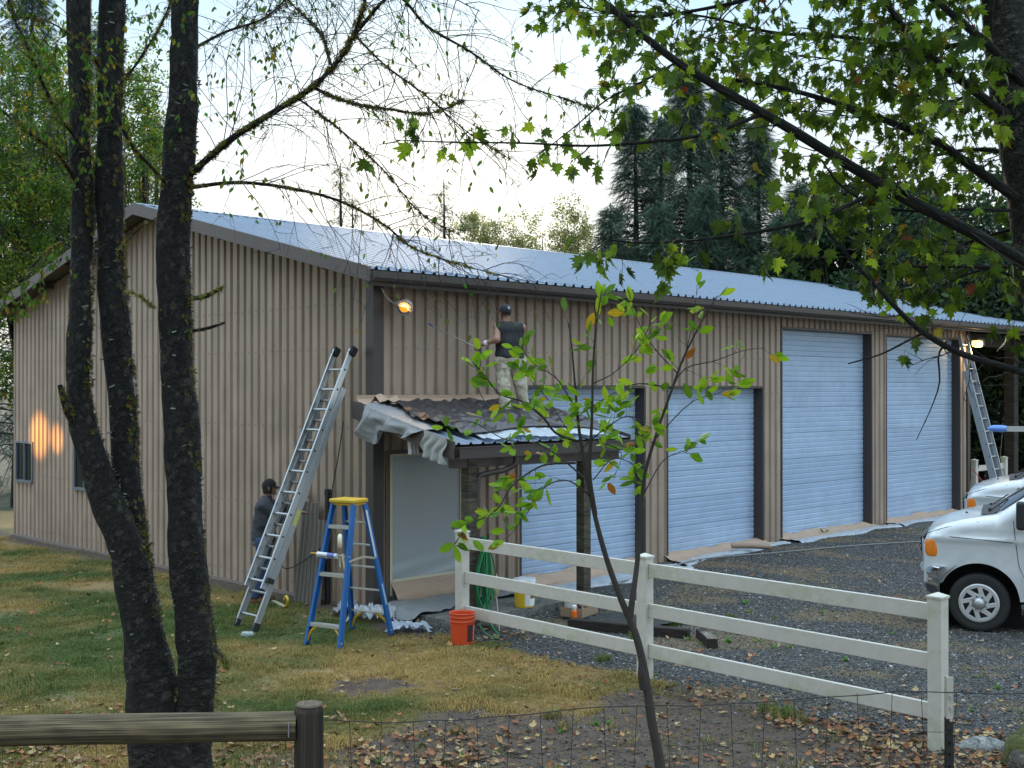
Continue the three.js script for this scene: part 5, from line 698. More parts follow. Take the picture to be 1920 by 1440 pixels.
  // spray wand in the left hand
  const W = thing('spray_wand', 'long thin paint spray wand held by the person on the porch roof', 'spray wand', p.position.clone(), 0.10);
  const g0 = V(-0.475, 0.945, 0.03), tip = V(-1.08, 1.245, -0.10); mesh('pole', rod(g0.clone().lerp(tip, -0.12), tip, 0.008, 0.007, 8), M(lin(0.28, 0.28, 0.28), 0.35, { metalness: 0.7 }), W); mesh('nozzle', merge([rod(tip, tip.clone().add(V(-0.035, 0.03, -0.01)), 0.012, 0.016, 8), box(0.045, 0.02, 0.02, tip.x - 0.045, tip.y + 0.035, tip.z, 0.004)]), M(lin(0.12, 0.12, 0.3), 0.5), W);
  mesh('gun', merge([box(0.05, 0.045, 0.03, -0.42, 0.915, 0.035, 0.008), bar(V(-0.42, 0.91, 0.035), V(-0.40, 0.80, 0.05), 0.026, 0.036, V(0, 0, 1), 0.008)]), M(lin(0.04, 0.04, 0.045), 0.5), W); mesh('hose', tube([V(-0.40, 0.80, 0.05), V(-0.42, 0.68, 0.06), V(-0.46, 0.5, 0.05), V(-0.42, 0.3, 0.08), V(-0.3, 0.12, 0.2), V(-0.1, 0.05, 0.4)], 0.008, 40, 6), M(lin(0.05, 0.05, 0.055), 0.6), W);
}
// worker by the gable wall
{
  const p = thing('person', 'person in dark cap and jacket reaching to the gable wall behind the ladder', 'person', L(-0.62, 0, -1.72), TH - 2.35 + 0.15); // faces -z
  const hip = [0, 0.93, 0.02], hL = [-0.09, 0.88, 0.02], hR = [0.09, 0.88, 0.02], kL = [-0.10, 0.49, -0.03], kR = [0.10, 0.49, 0.03], aL = [-0.10, 0.09, 0.05], aR = [0.12, 0.09, 0.14];
  const sL = [-0.18, 1.40, 0.0], sR = [0.18, 1.40, 0.0], eL = [-0.22, 1.33, -0.28], wL = [-0.13, 1.46, -0.50], eR = [0.22, 1.22, -0.24], wR = [0.15, 1.28, -0.48], nk = [0, 1.48, -0.02], hd = [0, 1.645, -0.06];
  const body = capDist([[hip, [0, 1.15, 0.0], 0.14, 0.14], [[-0.07, 1.18, 0], [-0.08, 1.34, 0], 0.12, 0.115], [[0.07, 1.18, 0], [0.08, 1.34, 0], 0.12, 0.115], [sL, sR, 0.065], [nk, hd, 0.055], [sL, eL, 0.058, 0.046], [eL, wL, 0.045, 0.03], [sR, eR, 0.058, 0.046], [eR, wR, 0.045, 0.03], [hL, kL, 0.09, 0.062], [kL, aL, 0.06, 0.042], [hR, kR, 0.09, 0.062], [kR, aR, 0.06, 0.042]], 0.04);
  mesh('body', merge([sdfMesh(body, V(0, 0.86, 0), 0.92, 120), sdfMesh(headDist(hd, 0, 0.05), V(...hd), 0.15, 72), sdfMesh(handBones(wL, [0.2, 0.5, -0.85], [-0.3, 0.8, 0.5], [1, 0, 0.2], 0.5), V(-0.11, 1.5, -0.57), 0.13, 72), sdfMesh(handBones(wR, [-0.1, 0.3, -0.95], [0.2, 0.9, 0.3], [-1, 0, 0], 0.6), V(0.14, 1.3, -0.56), 0.13, 72)]), skin2, p);
  const jk = capDist([[[0, 0.93, 0.02], [0, 1.15, 0.0], 0.175, 0.172], [[-0.08, 1.16, 0], [-0.09, 1.34, 0.01], 0.145, 0.135], [[0.08, 1.16, 0], [0.09, 1.34, 0.01], 0.145, 0.135], [[-0.17, 1.40, 0], [0.17, 1.40, 0], 0.088], [[0, 1.42, 0], nk, 0.09, 0.08], [sL, eL, 0.082, 0.07], [eL, mix3(eL, wL, 0.8), 0.068, 0.05], [sR, eR, 0.082, 0.07], [eR, mix3(eR, wR, 0.8), 0.068, 0.05]], 0.045);
  mesh('jacket', sdfMesh(cut(clothNoise(jk, 0.008, 8, 12), (x, y, z) => Math.max(0.82 - y, y - 1.53)), V(0, 1.18, -0.16), 0.44, 110), M(lin(0.045, 0.048, 0.058), 0.9), p);
  mesh('jacket_band', sdfMesh(cut(capDist([[[0, 0.9, 0.02], [0, 0.96, 0.02], 0.18]]), (x, y, z) => Math.abs(y - 0.845) - 0.03), V(0, 0.86, 0.02), 0.24, 56), M(lin(0.12, 0.125, 0.14), 0.9), p);
  const tr = capDist([[hL, hR, 0.12], [hL, kL, 0.11, 0.085], [kL, aL, 0.083, 0.07], [hR, kR, 0.11, 0.085], [kR, aR, 0.083, 0.07]], 0.03); mesh('jeans', sdfMesh(cut(clothNoise(tr, 0.006, 9, 8), (x, y, z) => Math.max(y - 0.95, 0.09 - y)), V(0, 0.5, 0.03), 0.5, 100), M(lin(0.035, 0.06, 0.13), 0.9), p);
  for (const a of [aL, aR]) mesh('shoe', sdfMesh(cut(capDist([[[a[0], 0.045, a[2] + 0.03], [a[0], 0.035, a[2] - 0.15], 0.052, 0.045], [[a[0], 0.05, a[2]], [a[0], 0.10, a[2]], 0.05, 0.048]], 0.03), (x, y) => -y), V(a[0], 0.06, a[2] - 0.05), 0.19, 56), M(lin(0.16, 0.08, 0.04), 0.8), p);
  const hm = new THREE.Matrix4().makeRotationFromEuler(new THREE.Euler(0.05, 0, 0)).setPosition(...hd);
  const cap = mesh('cap', merge([sheet((u, v) => { const a = u * Math.PI * 2, ph = v * 1.6; return V(Math.sin(ph) * Math.cos(a) * 0.086, 0.012 + Math.cos(ph) * 0.115, Math.sin(ph) * Math.sin(a) * 0.105); }, 28, 12), sheet((u, v) => { const a = lerp(0.5, Math.PI - 0.5, u); return V(Math.cos(a) * 0.084, 0.016 - 0.03 * v, -Math.sin(a) * 0.1 * lerp(1, 1.65, v)); }, 12, 4)]).applyMatrix4(hm), M(lin(0.012, 0.012, 0.014), 0.9, { side: THREE.DoubleSide }), p);
  mesh('hair', sheet((u, v) => { const a = lerp(-0.5, Math.PI + 0.5, u); return V(Math.cos(a) * 0.084 * (1 - 0.05 * v), 0.015 - v * 0.10, Math.sin(a) * 0.103 * (1 - 0.12 * v)); }, 20, 6).applyMatrix4(hm), M(lin(0.012, 0.01, 0.01), 0.9, { side: THREE.DoubleSide }), p);
  const sd = thing('sanding_pad', 'pale sanding pad held against the gable wall by the person in the dark jacket', 'tool', p.position.clone(), p.rotation.y); mesh('pad', box(0.12, 0.07, 0.03, -0.08, 1.535, -0.60, 0.008), M(lin(0.5, 0.47, 0.42), 0.8), sd);
}

// ---------------------------------------------------------------- trees
const barkMat = M(lin(0.046, 0.041, 0.035), 0.92, { map: texBark, bumpMap: bumpBark, bumpScale: 0.012 });
const twigMat = M(lin(0.035, 0.028, 0.025), 0.9);
const veinTex = printTex(128, 128, (g, w, h) => { g.fillStyle = '#d6d6d6'; g.fillRect(0, 0, w, h); for (let i = 0; i < 60; i++) { g.fillStyle = pick(['#c4c4c0', '#e6e6e2', '#cccccc', '#b4aea0']); g.globalAlpha = 0.35; g.beginPath(); g.arc(rnd() * w, rnd() * h, rr(2, 9), 0, 7); g.fill(); } g.globalAlpha = 1; g.strokeStyle = '#ffffff'; g.lineWidth = 2.5; g.beginPath(); g.moveTo(64, 128); g.lineTo(64, 0); g.stroke(); g.lineWidth = 1.5; for (let k = 0; k < 6; k++) for (const s of [-1, 1]) { g.beginPath(); g.moveTo(64, 122 - k * 18); g.lineTo(64 + s * 52, 92 - k * 18); g.stroke(); } });
const leafMat = (c = 0xffffff, tr = 0.45) => tr < 0.3 ? new THREE.MeshStandardMaterial({ color: c, roughness: 0.9, side: THREE.DoubleSide }) : new THREE.MeshPhysicalMaterial({ color: c, roughness: 0.75, transmission: tr, thickness: 0, side: THREE.DoubleSide, map: veinTex, specularIntensity: 0.3 });
// flat leaf outlines, stem at the origin, tip along +y, slightly folded
function leafGeo(outline, fold = 0.25, droop = 0.15) {
  const n = outline.length, pos = [], uv = [], idx = []; const yc = outline.reduce((s, p) => s + p[1], 0) / n; const full = [[0, 0], ...outline]; const P = (x, y) => V(x, y, -Math.abs(x) * fold - y * y * droop);
  const c = P(0, yc); pos.push(c.x, c.y, c.z); uv.push(0.5, 0.5); for (const [x, y] of full) { const p = P(x, y); pos.push(p.x, p.y, p.z); uv.push(x + 0.5, y); } for (let i = 0; i < full.length; i++) idx.push(0, 1 + i, 1 + (i + 1) % full.length);
  const g = new THREE.BufferGeometry(); g.setAttribute('position', new THREE.Float32BufferAttribute(pos, 3)); g.setAttribute('uv', new THREE.Float32BufferAttribute(uv, 2)); g.setIndex(idx); g.computeVertexNormals(); return g;
}
const mirror = a => [...a, ...a.slice().reverse().filter(p => p[0] !== 0).map(([x, y]) => [-x, y])];
const mapleOut = mirror([[0.10, -0.02], [0.30, -0.10], [0.24, 0.04], [0.52, 0.12], [0.36, 0.24], [0.60, 0.50], [0.34, 0.44], [0.32, 0.56], [0.17, 0.44], [0.22, 0.74], [0.10, 0.72], [0, 1.0]]);
const ovateOut = mirror([[0.13, 0.10], [0.23, 0.30], [0.26, 0.50], [0.2, 0.74], [0.1, 0.9], [0, 1.0]]);
const smallOut = mirror([[0.2, 0.25], [0.22, 0.6], [0, 1.0]]);
const mapleLeaf = leafGeo(mapleOut, 0.3, 0.25), ovateLeaf = leafGeo(ovateOut, 0.35, 0.28), ovateLeaf2 = leafGeo(ovateOut, 0.55, 0.5), smallLeaf = leafGeo(smallOut, 0.3, 0.2), mapleLeaf2 = leafGeo(mapleOut, 0.65, 0.55), mapleLeaf3 = leafGeo(mapleOut.map(([x, y]) => [x * 0.85 + 0.06 * y, y * 0.92 - 0.05 * x]), -0.35, 0.7);
const crownClump = (() => { const gs = []; for (let i = 0; i < 7; i++) { const g = smallLeaf.clone(); g.rotateX(rr(-1.4, 1.4)); g.rotateY(rr(0, 6.3)); g.translate(rr(-1.6, 1.6), rr(-1.6, 1.6), rr(-1.6, 1.6)); gs.push(g); } return merge(gs); })();
const tmpQ = new THREE.Quaternion(), tmpE = new THREE.Euler();
function leafMatrix(p, dir, s, spin) { const q = new THREE.Quaternion().setFromUnitVectors(V(0, 1, 0), dir.clone().normalize()); q.multiply(tmpQ.setFromAxisAngle(V(0, 1, 0), spin)); return new THREE.Matrix4().compose(p, q, V(s, s, s)); }
const rv = () => V(rr(-1, 1), rr(-1, 1), rr(-1, 1));
// twigs growing from a limb's points; returns the geometry and the nodes for leaves
function twigs(out, nodes, pts, n, len, r0, opt = {}) {
  const cv = new THREE.CatmullRomCurve3(pts, false, 'centripetal'); const { droop = -0.1, from = 0.1, side = 0.9, sub = 2, seg = 5, rad = 4, to = 1 } = opt;
  for (let k = 0; k < n; k++) {
    const u = lerp(from, to, (k + rnd()) / n), p0 = cv.getPoint(clamp(u)), tg = cv.getTangent(clamp(u)).normalize(); const l = len * rr(0.45, 1.2) * (1.15 - 0.5 * u);
    let d = tg.clone().multiplyScalar(0.7).addScaledVector(rv(), side).normalize(); const ps = [p0.clone()]; let p = p0.clone();
    for (let i = 0; i < seg; i++) { d.addScaledVector(rv(), 0.28).add(V(0, droop, 0)).normalize(); p = p.clone().addScaledVector(d, l / seg); ps.push(p); nodes.push({ p: p.clone(), d: d.clone(), e: i === seg - 1 }); }
    out.push(limb(ps, [r0, r0 * 0.7, r0 * 0.35], rad, l / seg / 1.2)); if (sub > 0) twigs(out, nodes, ps, sub, len * 0.5, r0 * 0.6, { ...opt, from: 0.25, sub: sub > 2 ? 1 : 0, seg: 4, rad: 3 });
  }
}
const PX = (list, depth) => list.map(([x, y, dz = 0]) => at(x, y, depth + dz));

// ---- the three-stemmed alder on the lawn
{
  const D = 8.3, m = D / FOCAL; const o = thing('alder_tree', 'three-stemmed dark mossy tree on the lawn behind the timber rail', 'tree', V(0, 0, 0));
  const base = at(325, 1440, D); const b0 = V(base.x + 0.01, -0.05, -D);
  const wob = (l, s) => l.map(([x, y, dz = 0], i) => [x + 4 * Math.sin(i * 2.1 + s), y, dz]);
  const A = [b0, ...PX([[310, 1440], [288, 1310], [264, 1160], [238, 1035], [192, 905], [152, 770], [150, 600], [153, 450, 0.1], [150, 250, 0.1], [145, 0, 0.1], [150, -300, 0.2], [140, -700, 0.2]], D)];
  const B = PX([[296, 1330, 0.05], [275, 1180, 0.08], [252, 1020, 0.12], [236, 870, 0.15], [227, 730, 0.15], [214, 600, 0.15], [206, 450, 0.2], [204, 250, 0.2], [210, 0, 0.25], [215, -300, 0.3], [230, -700, 0.3]], D);
  const C = [b0.clone().add(V(0.05, 0, 0.02)), ...PX([[345, 1440], [362, 1330], [369, 1240], [362, 1140], [350, 1030], [344, 900], [336, 750], [328, 600], [326, 430], [334, 300], [344, 150], [346, 0], [350, -300], [340, -700]], D)];
  const R = (l) => l.map(w => w * m * 0.5);
  mesh('stem', limb(A, R([140, 112, 95, 70, 62, 56, 46, 42, 42, 42, 43, 38, 28]), 20, 0.05, 0.24, 4), barkMat, o);
  mesh('stem', limb(B, R([62, 58, 52, 50, 52, 54, 52, 48, 47, 40, 28]), 18, 0.05, 0.16, 5), barkMat, o);
  mesh('stem', limb(C, R([140, 96, 74, 74, 64, 66, 64, 60, 58, 58, 58, 52, 47, 42, 30]), 20, 0.05, 0.24, 4), barkMat, o);
  mesh('root_flare', limb([b0.clone().add(V(0, -0.05, 0)), b0.clone().add(V(0.01, 0.25, 0)), b0.clone().add(V(0.0, 0.7, 0))], [0.36, 0.27, 0.2], 20, 0.06, 0.12), barkMat, o);
  const big = [
    [[[352, 330], [440, 255, -0.2], [520, 205, -0.4], [600, 150, -0.5], [660, 70, -0.6], [700, -60, -0.6]], 0.042, 0.018],
    [[[350, 352], [440, 342, 0.1], [540, 352, 0.1], [640, 378, 0.1], [725, 425, 0], [770, 462, 0], [850, 492, 0.1], [950, 520, 0.1]], 0.024, 0.003],
    [[[590, 165, -0.5], [650, 190, -0.4], [735, 205, -0.3], [805, 212, -0.2], [870, 188, -0.2]], 0.018, 0.006],
    [[[560, 185, -0.45], [640, 245, -0.3], [720, 320, -0.1], [790, 400, 0.1], [860, 440, 0.2]], 0.012, 0.003],
    [[[662, 66, -0.6], [740, -10, -0.6], [800, 48, -0.6], [880, 95, -0.6], [960, 150, -0.5], [1060, 185, -0.4], [1140, 210, -0.3]], 0.02, 0.003],
    [[[620, 120, -0.5], [600, 60, -0.3], [560, 20, -0.2], [500, -40, 0]], 0.016, 0.008],
    [[[660, 60, -0.6], [720, 120, -0.9], [800, 180, -1.1], [880, 250, -1.2], [960, 300, -1.2]], 0.012, 0.003],
    [[[345, 100], [420, 60, 0.3], [500, 30, 0.5], [560, -30, 0.6]], 0.02, 0.01],
    [[[345, -100], [480, -60, 0.2], [620, -20, 0.3], [760, -40, 0.4], [900, 20, 0.4]], 0.02, 0.006],
    [[[330, 365], [290, 320, -0.2], [240, 262, -0.4], [216, 180, -0.5], [258, 115, -0.5], [310, 28, -0.5], [330, -60, -0.4]], 0.02, 0.012],
    [[[145, 345], [105, 285, -0.3], [55, 250, -0.5], [0, 205, -0.6], [-80, 150, -0.6]], 0.022, 0.008],
    [[[150, 270], [100, 200, -0.3], [60, 110, -0.5], [20, 20, -0.5], [0, -60, -0.5]], 0.02, 0.01],
    [[[205, 160], [160, 90, -0.4], [90, 40, -0.5], [10, 30, -0.5]], 0.015, 0.005],
    [[[150, 440], [90, 470, -0.3], [30, 530, -0.4], [-30, 560, -0.5]], 0.013, 0.004],
    [[[235, 545], [262, 555, -0.2], [290, 578, -0.2]], 0.012, 0.008],
    [[[215, 480], [260, 430, 0.2], [310, 400, 0.1]], 0.01, 0.006],
    [[[350, 560], [385, 555, -0.15], [418, 538, -0.2]], 0.018, 0.013], [[[352, 622], [390, 615, -0.1], [421, 605, -0.15]], 0.013, 0.010],
    [[[148, 800], [128, 770, -0.1], [112, 722, -0.15]], 0.045, 0.02], [[[262, 1035], [285, 1018, -0.1]], 0.012, 0.006], [[[392, 1215], [415, 1230, -0.05], [426, 1255, -0.08]], 0.03, 0.006]
  ];
  const tw = [], nodes = [];
  big.forEach(([l, r0, r1], i) => { const P = PX(l, D); const th = i < 16 ? 0.62 : 1; mesh('branch', limb(P, [r0 * th, (r0 + r1) / 2 * th, r1 * th * 0.8], 8, 0.05, 0.12, 14), barkMat, o); if (i < 14) twigs(tw, nodes, P, [60, 46, 26, 26, 34, 30, 24, 30, 40, 18, 16, 18, 14, 12][i], [0.95, 0.75, 0.55, 0.55, 0.65, 0.75, 0.6, 0.75, 0.9, 0.5, 0.5, 0.5, 0.5, 0.4][i], 0.0034, { droop: -0.13, sub: 3, from: 0.12 }); });
  mesh('twigs', mergeGeometries(tw.map(norm)), twigMat, o, 'stuff');
  // sparse small leaves: more of them upper left
  const ms = [], cs = []; nodes.forEach(n => { const left = n.p.x < -1.6; if (rnd() < (left ? (n.p.x < -2.6 ? 0.42 : 0.16) : 0.05)) for (let k = 0; k < (left ? 2 : 1); k++) { ms.push(leafMatrix(n.p, V(rr(-0.6, 0.6), -0.8, rr(-0.6, 0.6)), rr(0.03, 0.055), rr(0, 6))); const c = rnd(); cs.push(c < 0.15 ? lin(0.42, 0.34, 0.03) : lin(rr(0.08, 0.17), rr(0.17, 0.30), 0.025)); } });
  instanced('leaves', smallLeaf, leafMat(0xffffff, 0.4), ms, cs, o);
  // moss and lichen tufts on stems and limbs
  const tuft = merge([0, 1, 2, 3, 4, 5].map(i => { const g = new THREE.ConeGeometry(0.12, 1, 3, 1); g.translate(0, 0.5, 0); g.rotateX(0.7); g.rotateY(i * 1.05); return g; }));
  const mm = [], mc = []; const addMoss = (P, rads, n, a0, a1, u0, u1, sz) => { const cv = new THREE.CatmullRomCurve3(P, false, 'centripetal'); for (let i = 0; i < n; i++) { const u = rr(u0, u1), p = cv.getPoint(u); const f = u * (rads.length - 1), k = Math.min(rads.length - 2, Math.floor(f)), r = lerp(rads[k], rads[k + 1], f - k); const clump = fbm(u * 23 + P[0].x * 9, 2, 2); if (clump < -0.08) continue; const a = rr(a0, a1), d = V(Math.cos(a), rr(-0.4, 0.2), -Math.sin(a)).normalize(); mm.push(leafMatrix(p.clone().addScaledVector(d, r * 0.93), d, rr(0.6, 1.5) * sz, rr(0, 6))); mc.push(rnd() < 0.75 ? lin(rr(0.13, 0.26), rr(0.14, 0.22), 0.025) : lin(0.22, 0.19, 0.10)); } };
  addMoss(A, R([140, 112, 95, 70, 62, 56, 46, 42, 42, 42, 43, 38, 28]), 700, -0.9, 0.9, 0.1, 0.85, 0.028); addMoss(B, R([62, 58, 52, 50, 52, 54, 52, 48, 47, 40, 28]), 800, -0.9, 0.9, 0.05, 0.85, 0.03); addMoss(C, R([140, 96, 74, 74, 64, 66, 64, 60, 58, 58, 58, 52, 47, 42, 30]), 800, -0.9, 0.9, 0.05, 0.7, 0.03);
  addMoss(A, R([140, 112, 95, 70, 62, 56, 46, 42, 42, 42, 43, 38, 28]), 260, 2.2, 4, 0.1, 0.85, 0.02); addMoss(C, R([140, 96, 74, 74, 64, 66, 64, 60, 58, 58, 58, 52, 47, 42, 30]), 260, 2.2, 4, 0.1, 0.8, 0.02);
  big.forEach(([l, r0, r1], i) => { const n = [900, 420, 420, 160, 200, 140, 90, 120, 120, 260, 240, 220, 120, 120, 60, 40, 90, 20, 120, 20, 130][i] || 0; addMoss(PX(l, D), [r0 * 0.6, (r0 + r1) * 0.3, r1 * 0.5], n, 0, 6.28, 0.02, 1, i > 15 ? 0.03 : 0.026); });
  // the crown high above
  { const cm = [], cc = [], bs = []; for (let i = 0; i < 16; i++) { const c = V(-2.5 + rr(-2.6, 2.2), rr(7.6, 12.5), -8.6 + rr(-2.4, 2.4)); const s = pick([A, B, C]), p0 = s[s.length - 1].clone().lerp(s[s.length - 2], rnd()); bs.push(limb([p0, p0.clone().lerp(c, 0.5).add(V(0, 0.3, 0)), c], [0.035, 0.02, 0.008], 5, 0.3)); for (let k = 0; k < 210; k++) { const q = c.clone().addScaledVector(rv(), 1.0); cm.push(leafMatrix(q, V(rr(-1, 1), -0.8, rr(-1, 1)), rr(0.06, 0.1), rr(0, 6))); cc.push(lin(rr(0.1, 0.2), rr(0.2, 0.3), 0.03)); } }
    mesh('upper_limbs', mergeGeometries(bs.map(norm)), barkMat, o, 'stuff'); instanced('crown', crownClump, leafMat(0xffffff, 0.4), cm, cc, o); }
  instanced('moss', tuft, M(0xffffff, 1), mm, mc, o);
  // curling bark flakes and lichen discs, pale along the right edges to paint the bright rim
  const fm = [], fc = []; const flake = leafGeo(mirror([[0.35, 0.15], [0.5, 0.5], [0.3, 0.9], [0, 1]]), -0.3, -0.3);
  const addFlakes = (P, rads, n) => { const cv = new THREE.CatmullRomCurve3(P, false, 'centripetal'); for (let i = 0; i < n; i++) { const u = rr(0.1, 0.8), p = cv.getPoint(u), f = u * (rads.length - 1), k = Math.min(rads.length - 2, Math.floor(f)), r = lerp(rads[k], rads[k + 1], f - k); const a = rnd() < 0.88 ? rr(0.0, 1.1) : rr(-3, 3), d = V(Math.cos(a), 0, -Math.sin(a)); const q = new THREE.Quaternion().setFromUnitVectors(V(0, 0, 1), d); q.multiply(new THREE.Quaternion().setFromEuler(new THREE.Euler(rr(-0.3, 0.5), rr(-0.4, 0.4), Math.PI / 2 * (rnd() < 0.5 ? 1 : -1) + rr(-0.4, 0.4)))); const s = rr(0.012, 0.04); fm.push(new THREE.Matrix4().compose(p.clone().addScaledVector(d, r * 1.0), q, V(s * 0.35, s * 1.3, s))); const b = rr(0.07, 0.26); fc.push(rnd() < 0.7 ? lin(b, b, b * 0.96) : lin(0.22, 0.27, 0.19)); } };
  addFlakes(A, R([140, 112, 95, 70, 62, 56, 46, 42, 42, 42, 43, 38, 28]), 700); addFlakes(B, R([62, 58, 52, 50, 52, 54, 52, 48, 47, 40, 28]), 700); addFlakes(C, R([140, 96, 74, 74, 64, 66, 64, 60, 58, 58, 58, 52, 47, 42, 30]), 800);
  instanced('rim_lit_bark_flakes', flake, M(0xffffff, 0.7, { side: THREE.DoubleSide }), fm, fc, o);
}
// leaves as parts: the first ones each a mesh, the rest together
function hangLeaves(o, list, geos, mats, limit = 290) {
  list.sort((a, b) => b.s - a.s);
  list.slice(0, limit).forEach(e => { const l = mesh('leaf', geos[e.g], mats[e.c], o); l.applyMatrix4(e.m); });
  const by = {}; list.slice(limit).forEach(e => { const k = e.g; (by[k] ||= []).push(e); });
  for (const k in by) instanced('foliage', geos[k], leafMat(0xffffff, 0.45), by[k].map(e => e.m), by[k].map(e => mats[e.c].color), o);
}
// ---- bigleaf maple at the right
{
  const D = 5.9; const o = thing('maple_tree', 'maple with bright lobed leaves whose limbs reach over the shop', 'tree', V(0, 0, 0));
  const tr = PX([[2130, 1900, 0.3], [2080, 1300, 0.3], [2010, 800, 0.3], [1960, 500, 0.3], [1925, 300, 0.3], [1895, 120, 0.3], [1880, 0, 0.3], [1850, -300, 0.4], [1830, -800, 0.5]], D); tr.unshift(V(tr[0].x + 0.1, -0.1, tr[0].z));
  mesh('trunk', limb(tr, [0.2, 0.16, 0.145, 0.135, 0.13, 0.125, 0.12, 0.11, 0.10, 0.07], 18, 0.05, 0.1, 4), M(lin(0.10, 0.093, 0.082), 0.9, { map: texBark, bumpMap: bumpBark, bumpScale: 0.01 }), o);
  const tr2 = PX([[1990, 700, 0.6], [1950, 300, 0.7], [1930, 60, 0.7], [1925, -300, 0.8]], D); mesh('trunk', limb(tr2, [0.07, 0.065, 0.06, 0.05], 12, 0.05, 0.1, 4), barkMat, o);
  const big = [ // polyline, r0, r1, twigs, twig length
    [[[1985, 535, 0.2], [1920, 490, 0], [1830, 440, -0.1], [1700, 372, -0.2], [1580, 302, -0.2], [1480, 240, -0.3], [1380, 182, -0.3], [1270, 115, -0.3], [1200, 60, -0.3], [1130, 0, -0.3], [1060, -60, -0.3]], 0.034, 0.012, 26, 0.5],
    [[[1905, 370, 0.2], [1820, 310, 0.1], [1742, 258, 0], [1660, 225, 0], [1560, 190, 0.1], [1470, 165, 0.1], [1380, 150, 0.2]], 0.026, 0.008, 34, 0.5],
    [[[1890, 215, 0.2], [1860, 195, 0], [1790, 140, -0.2], [1730, 92, -0.3], [1680, 30, -0.4], [1640, -40, -0.4]], 0.024, 0.012, 30, 0.5],
    [[[1925, 160, 0.2], [1850, 80, 0.1], [1800, 38, 0.1], [1740, -10, 0.2], [1640, -60, 0.2]], 0.024, 0.012, 18, 0.5],
    [[[1425, 215, -0.3], [1360, 240, -0.4], [1290, 258, -0.5], [1190, 268, -0.5], [1100, 273, -0.6], [980, 268, -0.6], [840, 266, -0.6], [740, 262, -0.6]], 0.011, 0.002, 16, 0.16],
    [[[1665, 348, -0.2], [1600, 380, -0.3], [1525, 412, -0.4], [1400, 438, -0.4], [1280, 452, -0.4], [1180, 454, -0.4], [1105, 443, -0.4]], 0.011, 0.003, 14, 0.25],
    [[[1270, 115, -0.3], [1210, 150, -0.35], [1140, 185, -0.4], [1080, 235, -0.4], [1010, 290, -0.4]], 0.006, 0.002, 8, 0.2],
    [[[2000, 820, 0.1], [1930, 705, 0], [1890, 690, 0], [1800, 662, -0.1], [1720, 615, -0.15], [1660, 555, -0.2], [1600, 490, -0.25], [1540, 420, -0.3]], 0.024, 0.005, 16, 0.35],
    [[[1740, 620, -0.1], [1700, 640, -0.15], [1650, 665, -0.2], [1590, 682, -0.2]], 0.007, 0.003, 2, 0.1],
    [[[1775, 640, -0.1], [1760, 665, -0.1], [1762, 715, -0.1], [1748, 760, -0.12], [1718, 825, -0.14]], 0.006, 0.002, 2, 0.08],
    [[[1905, 395, 0.1], [1800, 392, 0.0], [1720, 396, -0.1], [1640, 385, -0.15], [1580, 350, -0.2], [1540, 300, -0.2]], 0.009, 0.004, 12, 0.35],
    [[[1980, 480, 0.3], [1880, 500, 0.3], [1800, 500, 0.3], [1720, 500, 0.4], [1640, 490, 0.4]], 0.012, 0.004, 18, 0.4],
    [[[1950, 300, 0.4], [1830, 280, 0.7], [1720, 300, 0.9], [1640, 330, 1.0], [1560, 380, 1.0]], 0.014, 0.005, 20, 0.5],
    [[[1900, 60, 0.4], [1740, 90, 0.7], [1600, 70, 0.9], [1450, 60, 1.0], [1320, 30, 1.0], [1180, 20, 0.9]], 0.016, 0.005, 42, 0.5],
    [[[1890, 0, 0.3], [1700, -60, 0.3], [1500, -30, 0.2], [1350, 10, 0.1], [1200, 30, 0.1], [1080, 10, 0.0]], 0.018, 0.004, 38, 0.45],
    [[[1950, 420, 0.5], [1860, 440, 0.7], [1780, 470, 0.8], [1700, 520, 0.8]], 0.010, 0.004, 16, 0.4],
    [[[1980, 560, 0.2], [1920, 530, 0.5], [1860, 505, 0.6], [1800, 520, 0.6], [1750, 545, 0.6]], 0.010, 0.004, 12, 0.28],
    [[[1860, 150, 0.5], [1780, 190, 0.9], [1700, 170, 1.1], [1600, 120, 1.2], [1480, 100, 1.2]], 0.012, 0.004, 34, 0.5]
  ];
  const tw = [], list = []; const cols = [lin(0.10, 0.185, 0.014), lin(0.21, 0.36, 0.02), lin(0.055, 0.105, 0.012), lin(0.38, 0.54, 0.03), lin(0.45, 0.36, 0.03), lin(0.26, 0.07, 0.025)]; const mats = cols.map(c => leafMat(c, 0.6));
  const cpick = () => { const c = rnd(); return c < 0.36 ? 0 : c < 0.57 ? 1 : c < 0.87 ? 2 : c < 0.965 ? 3 : c < 0.99 ? 4 : 5; };
  const pet = []; const leafAt = (p, d, s) => { const dir = d.clone().multiplyScalar(0.35).add(V(rr(-0.7, 0.7), rr(-0.75, -0.1), rr(-0.6, 0.6))).normalize(); const q = p.clone().addScaledVector(dir, s * 0.45); pet.push(limb([p, p.clone().lerp(q, 0.5).add(V(0, 0.006, 0)), q], [0.0012, 0.0012], 3, s * 0.25)); list.push({ m: leafMatrix(q, V(dir.x * 0.7, dir.y - 0.55, dir.z * 0.7), s, rr(-1.0, 1.0) + (rnd() < 0.5 ? 0 : Math.PI)), s: s, g: Math.floor(rnd() * 3), c: cpick() }); };
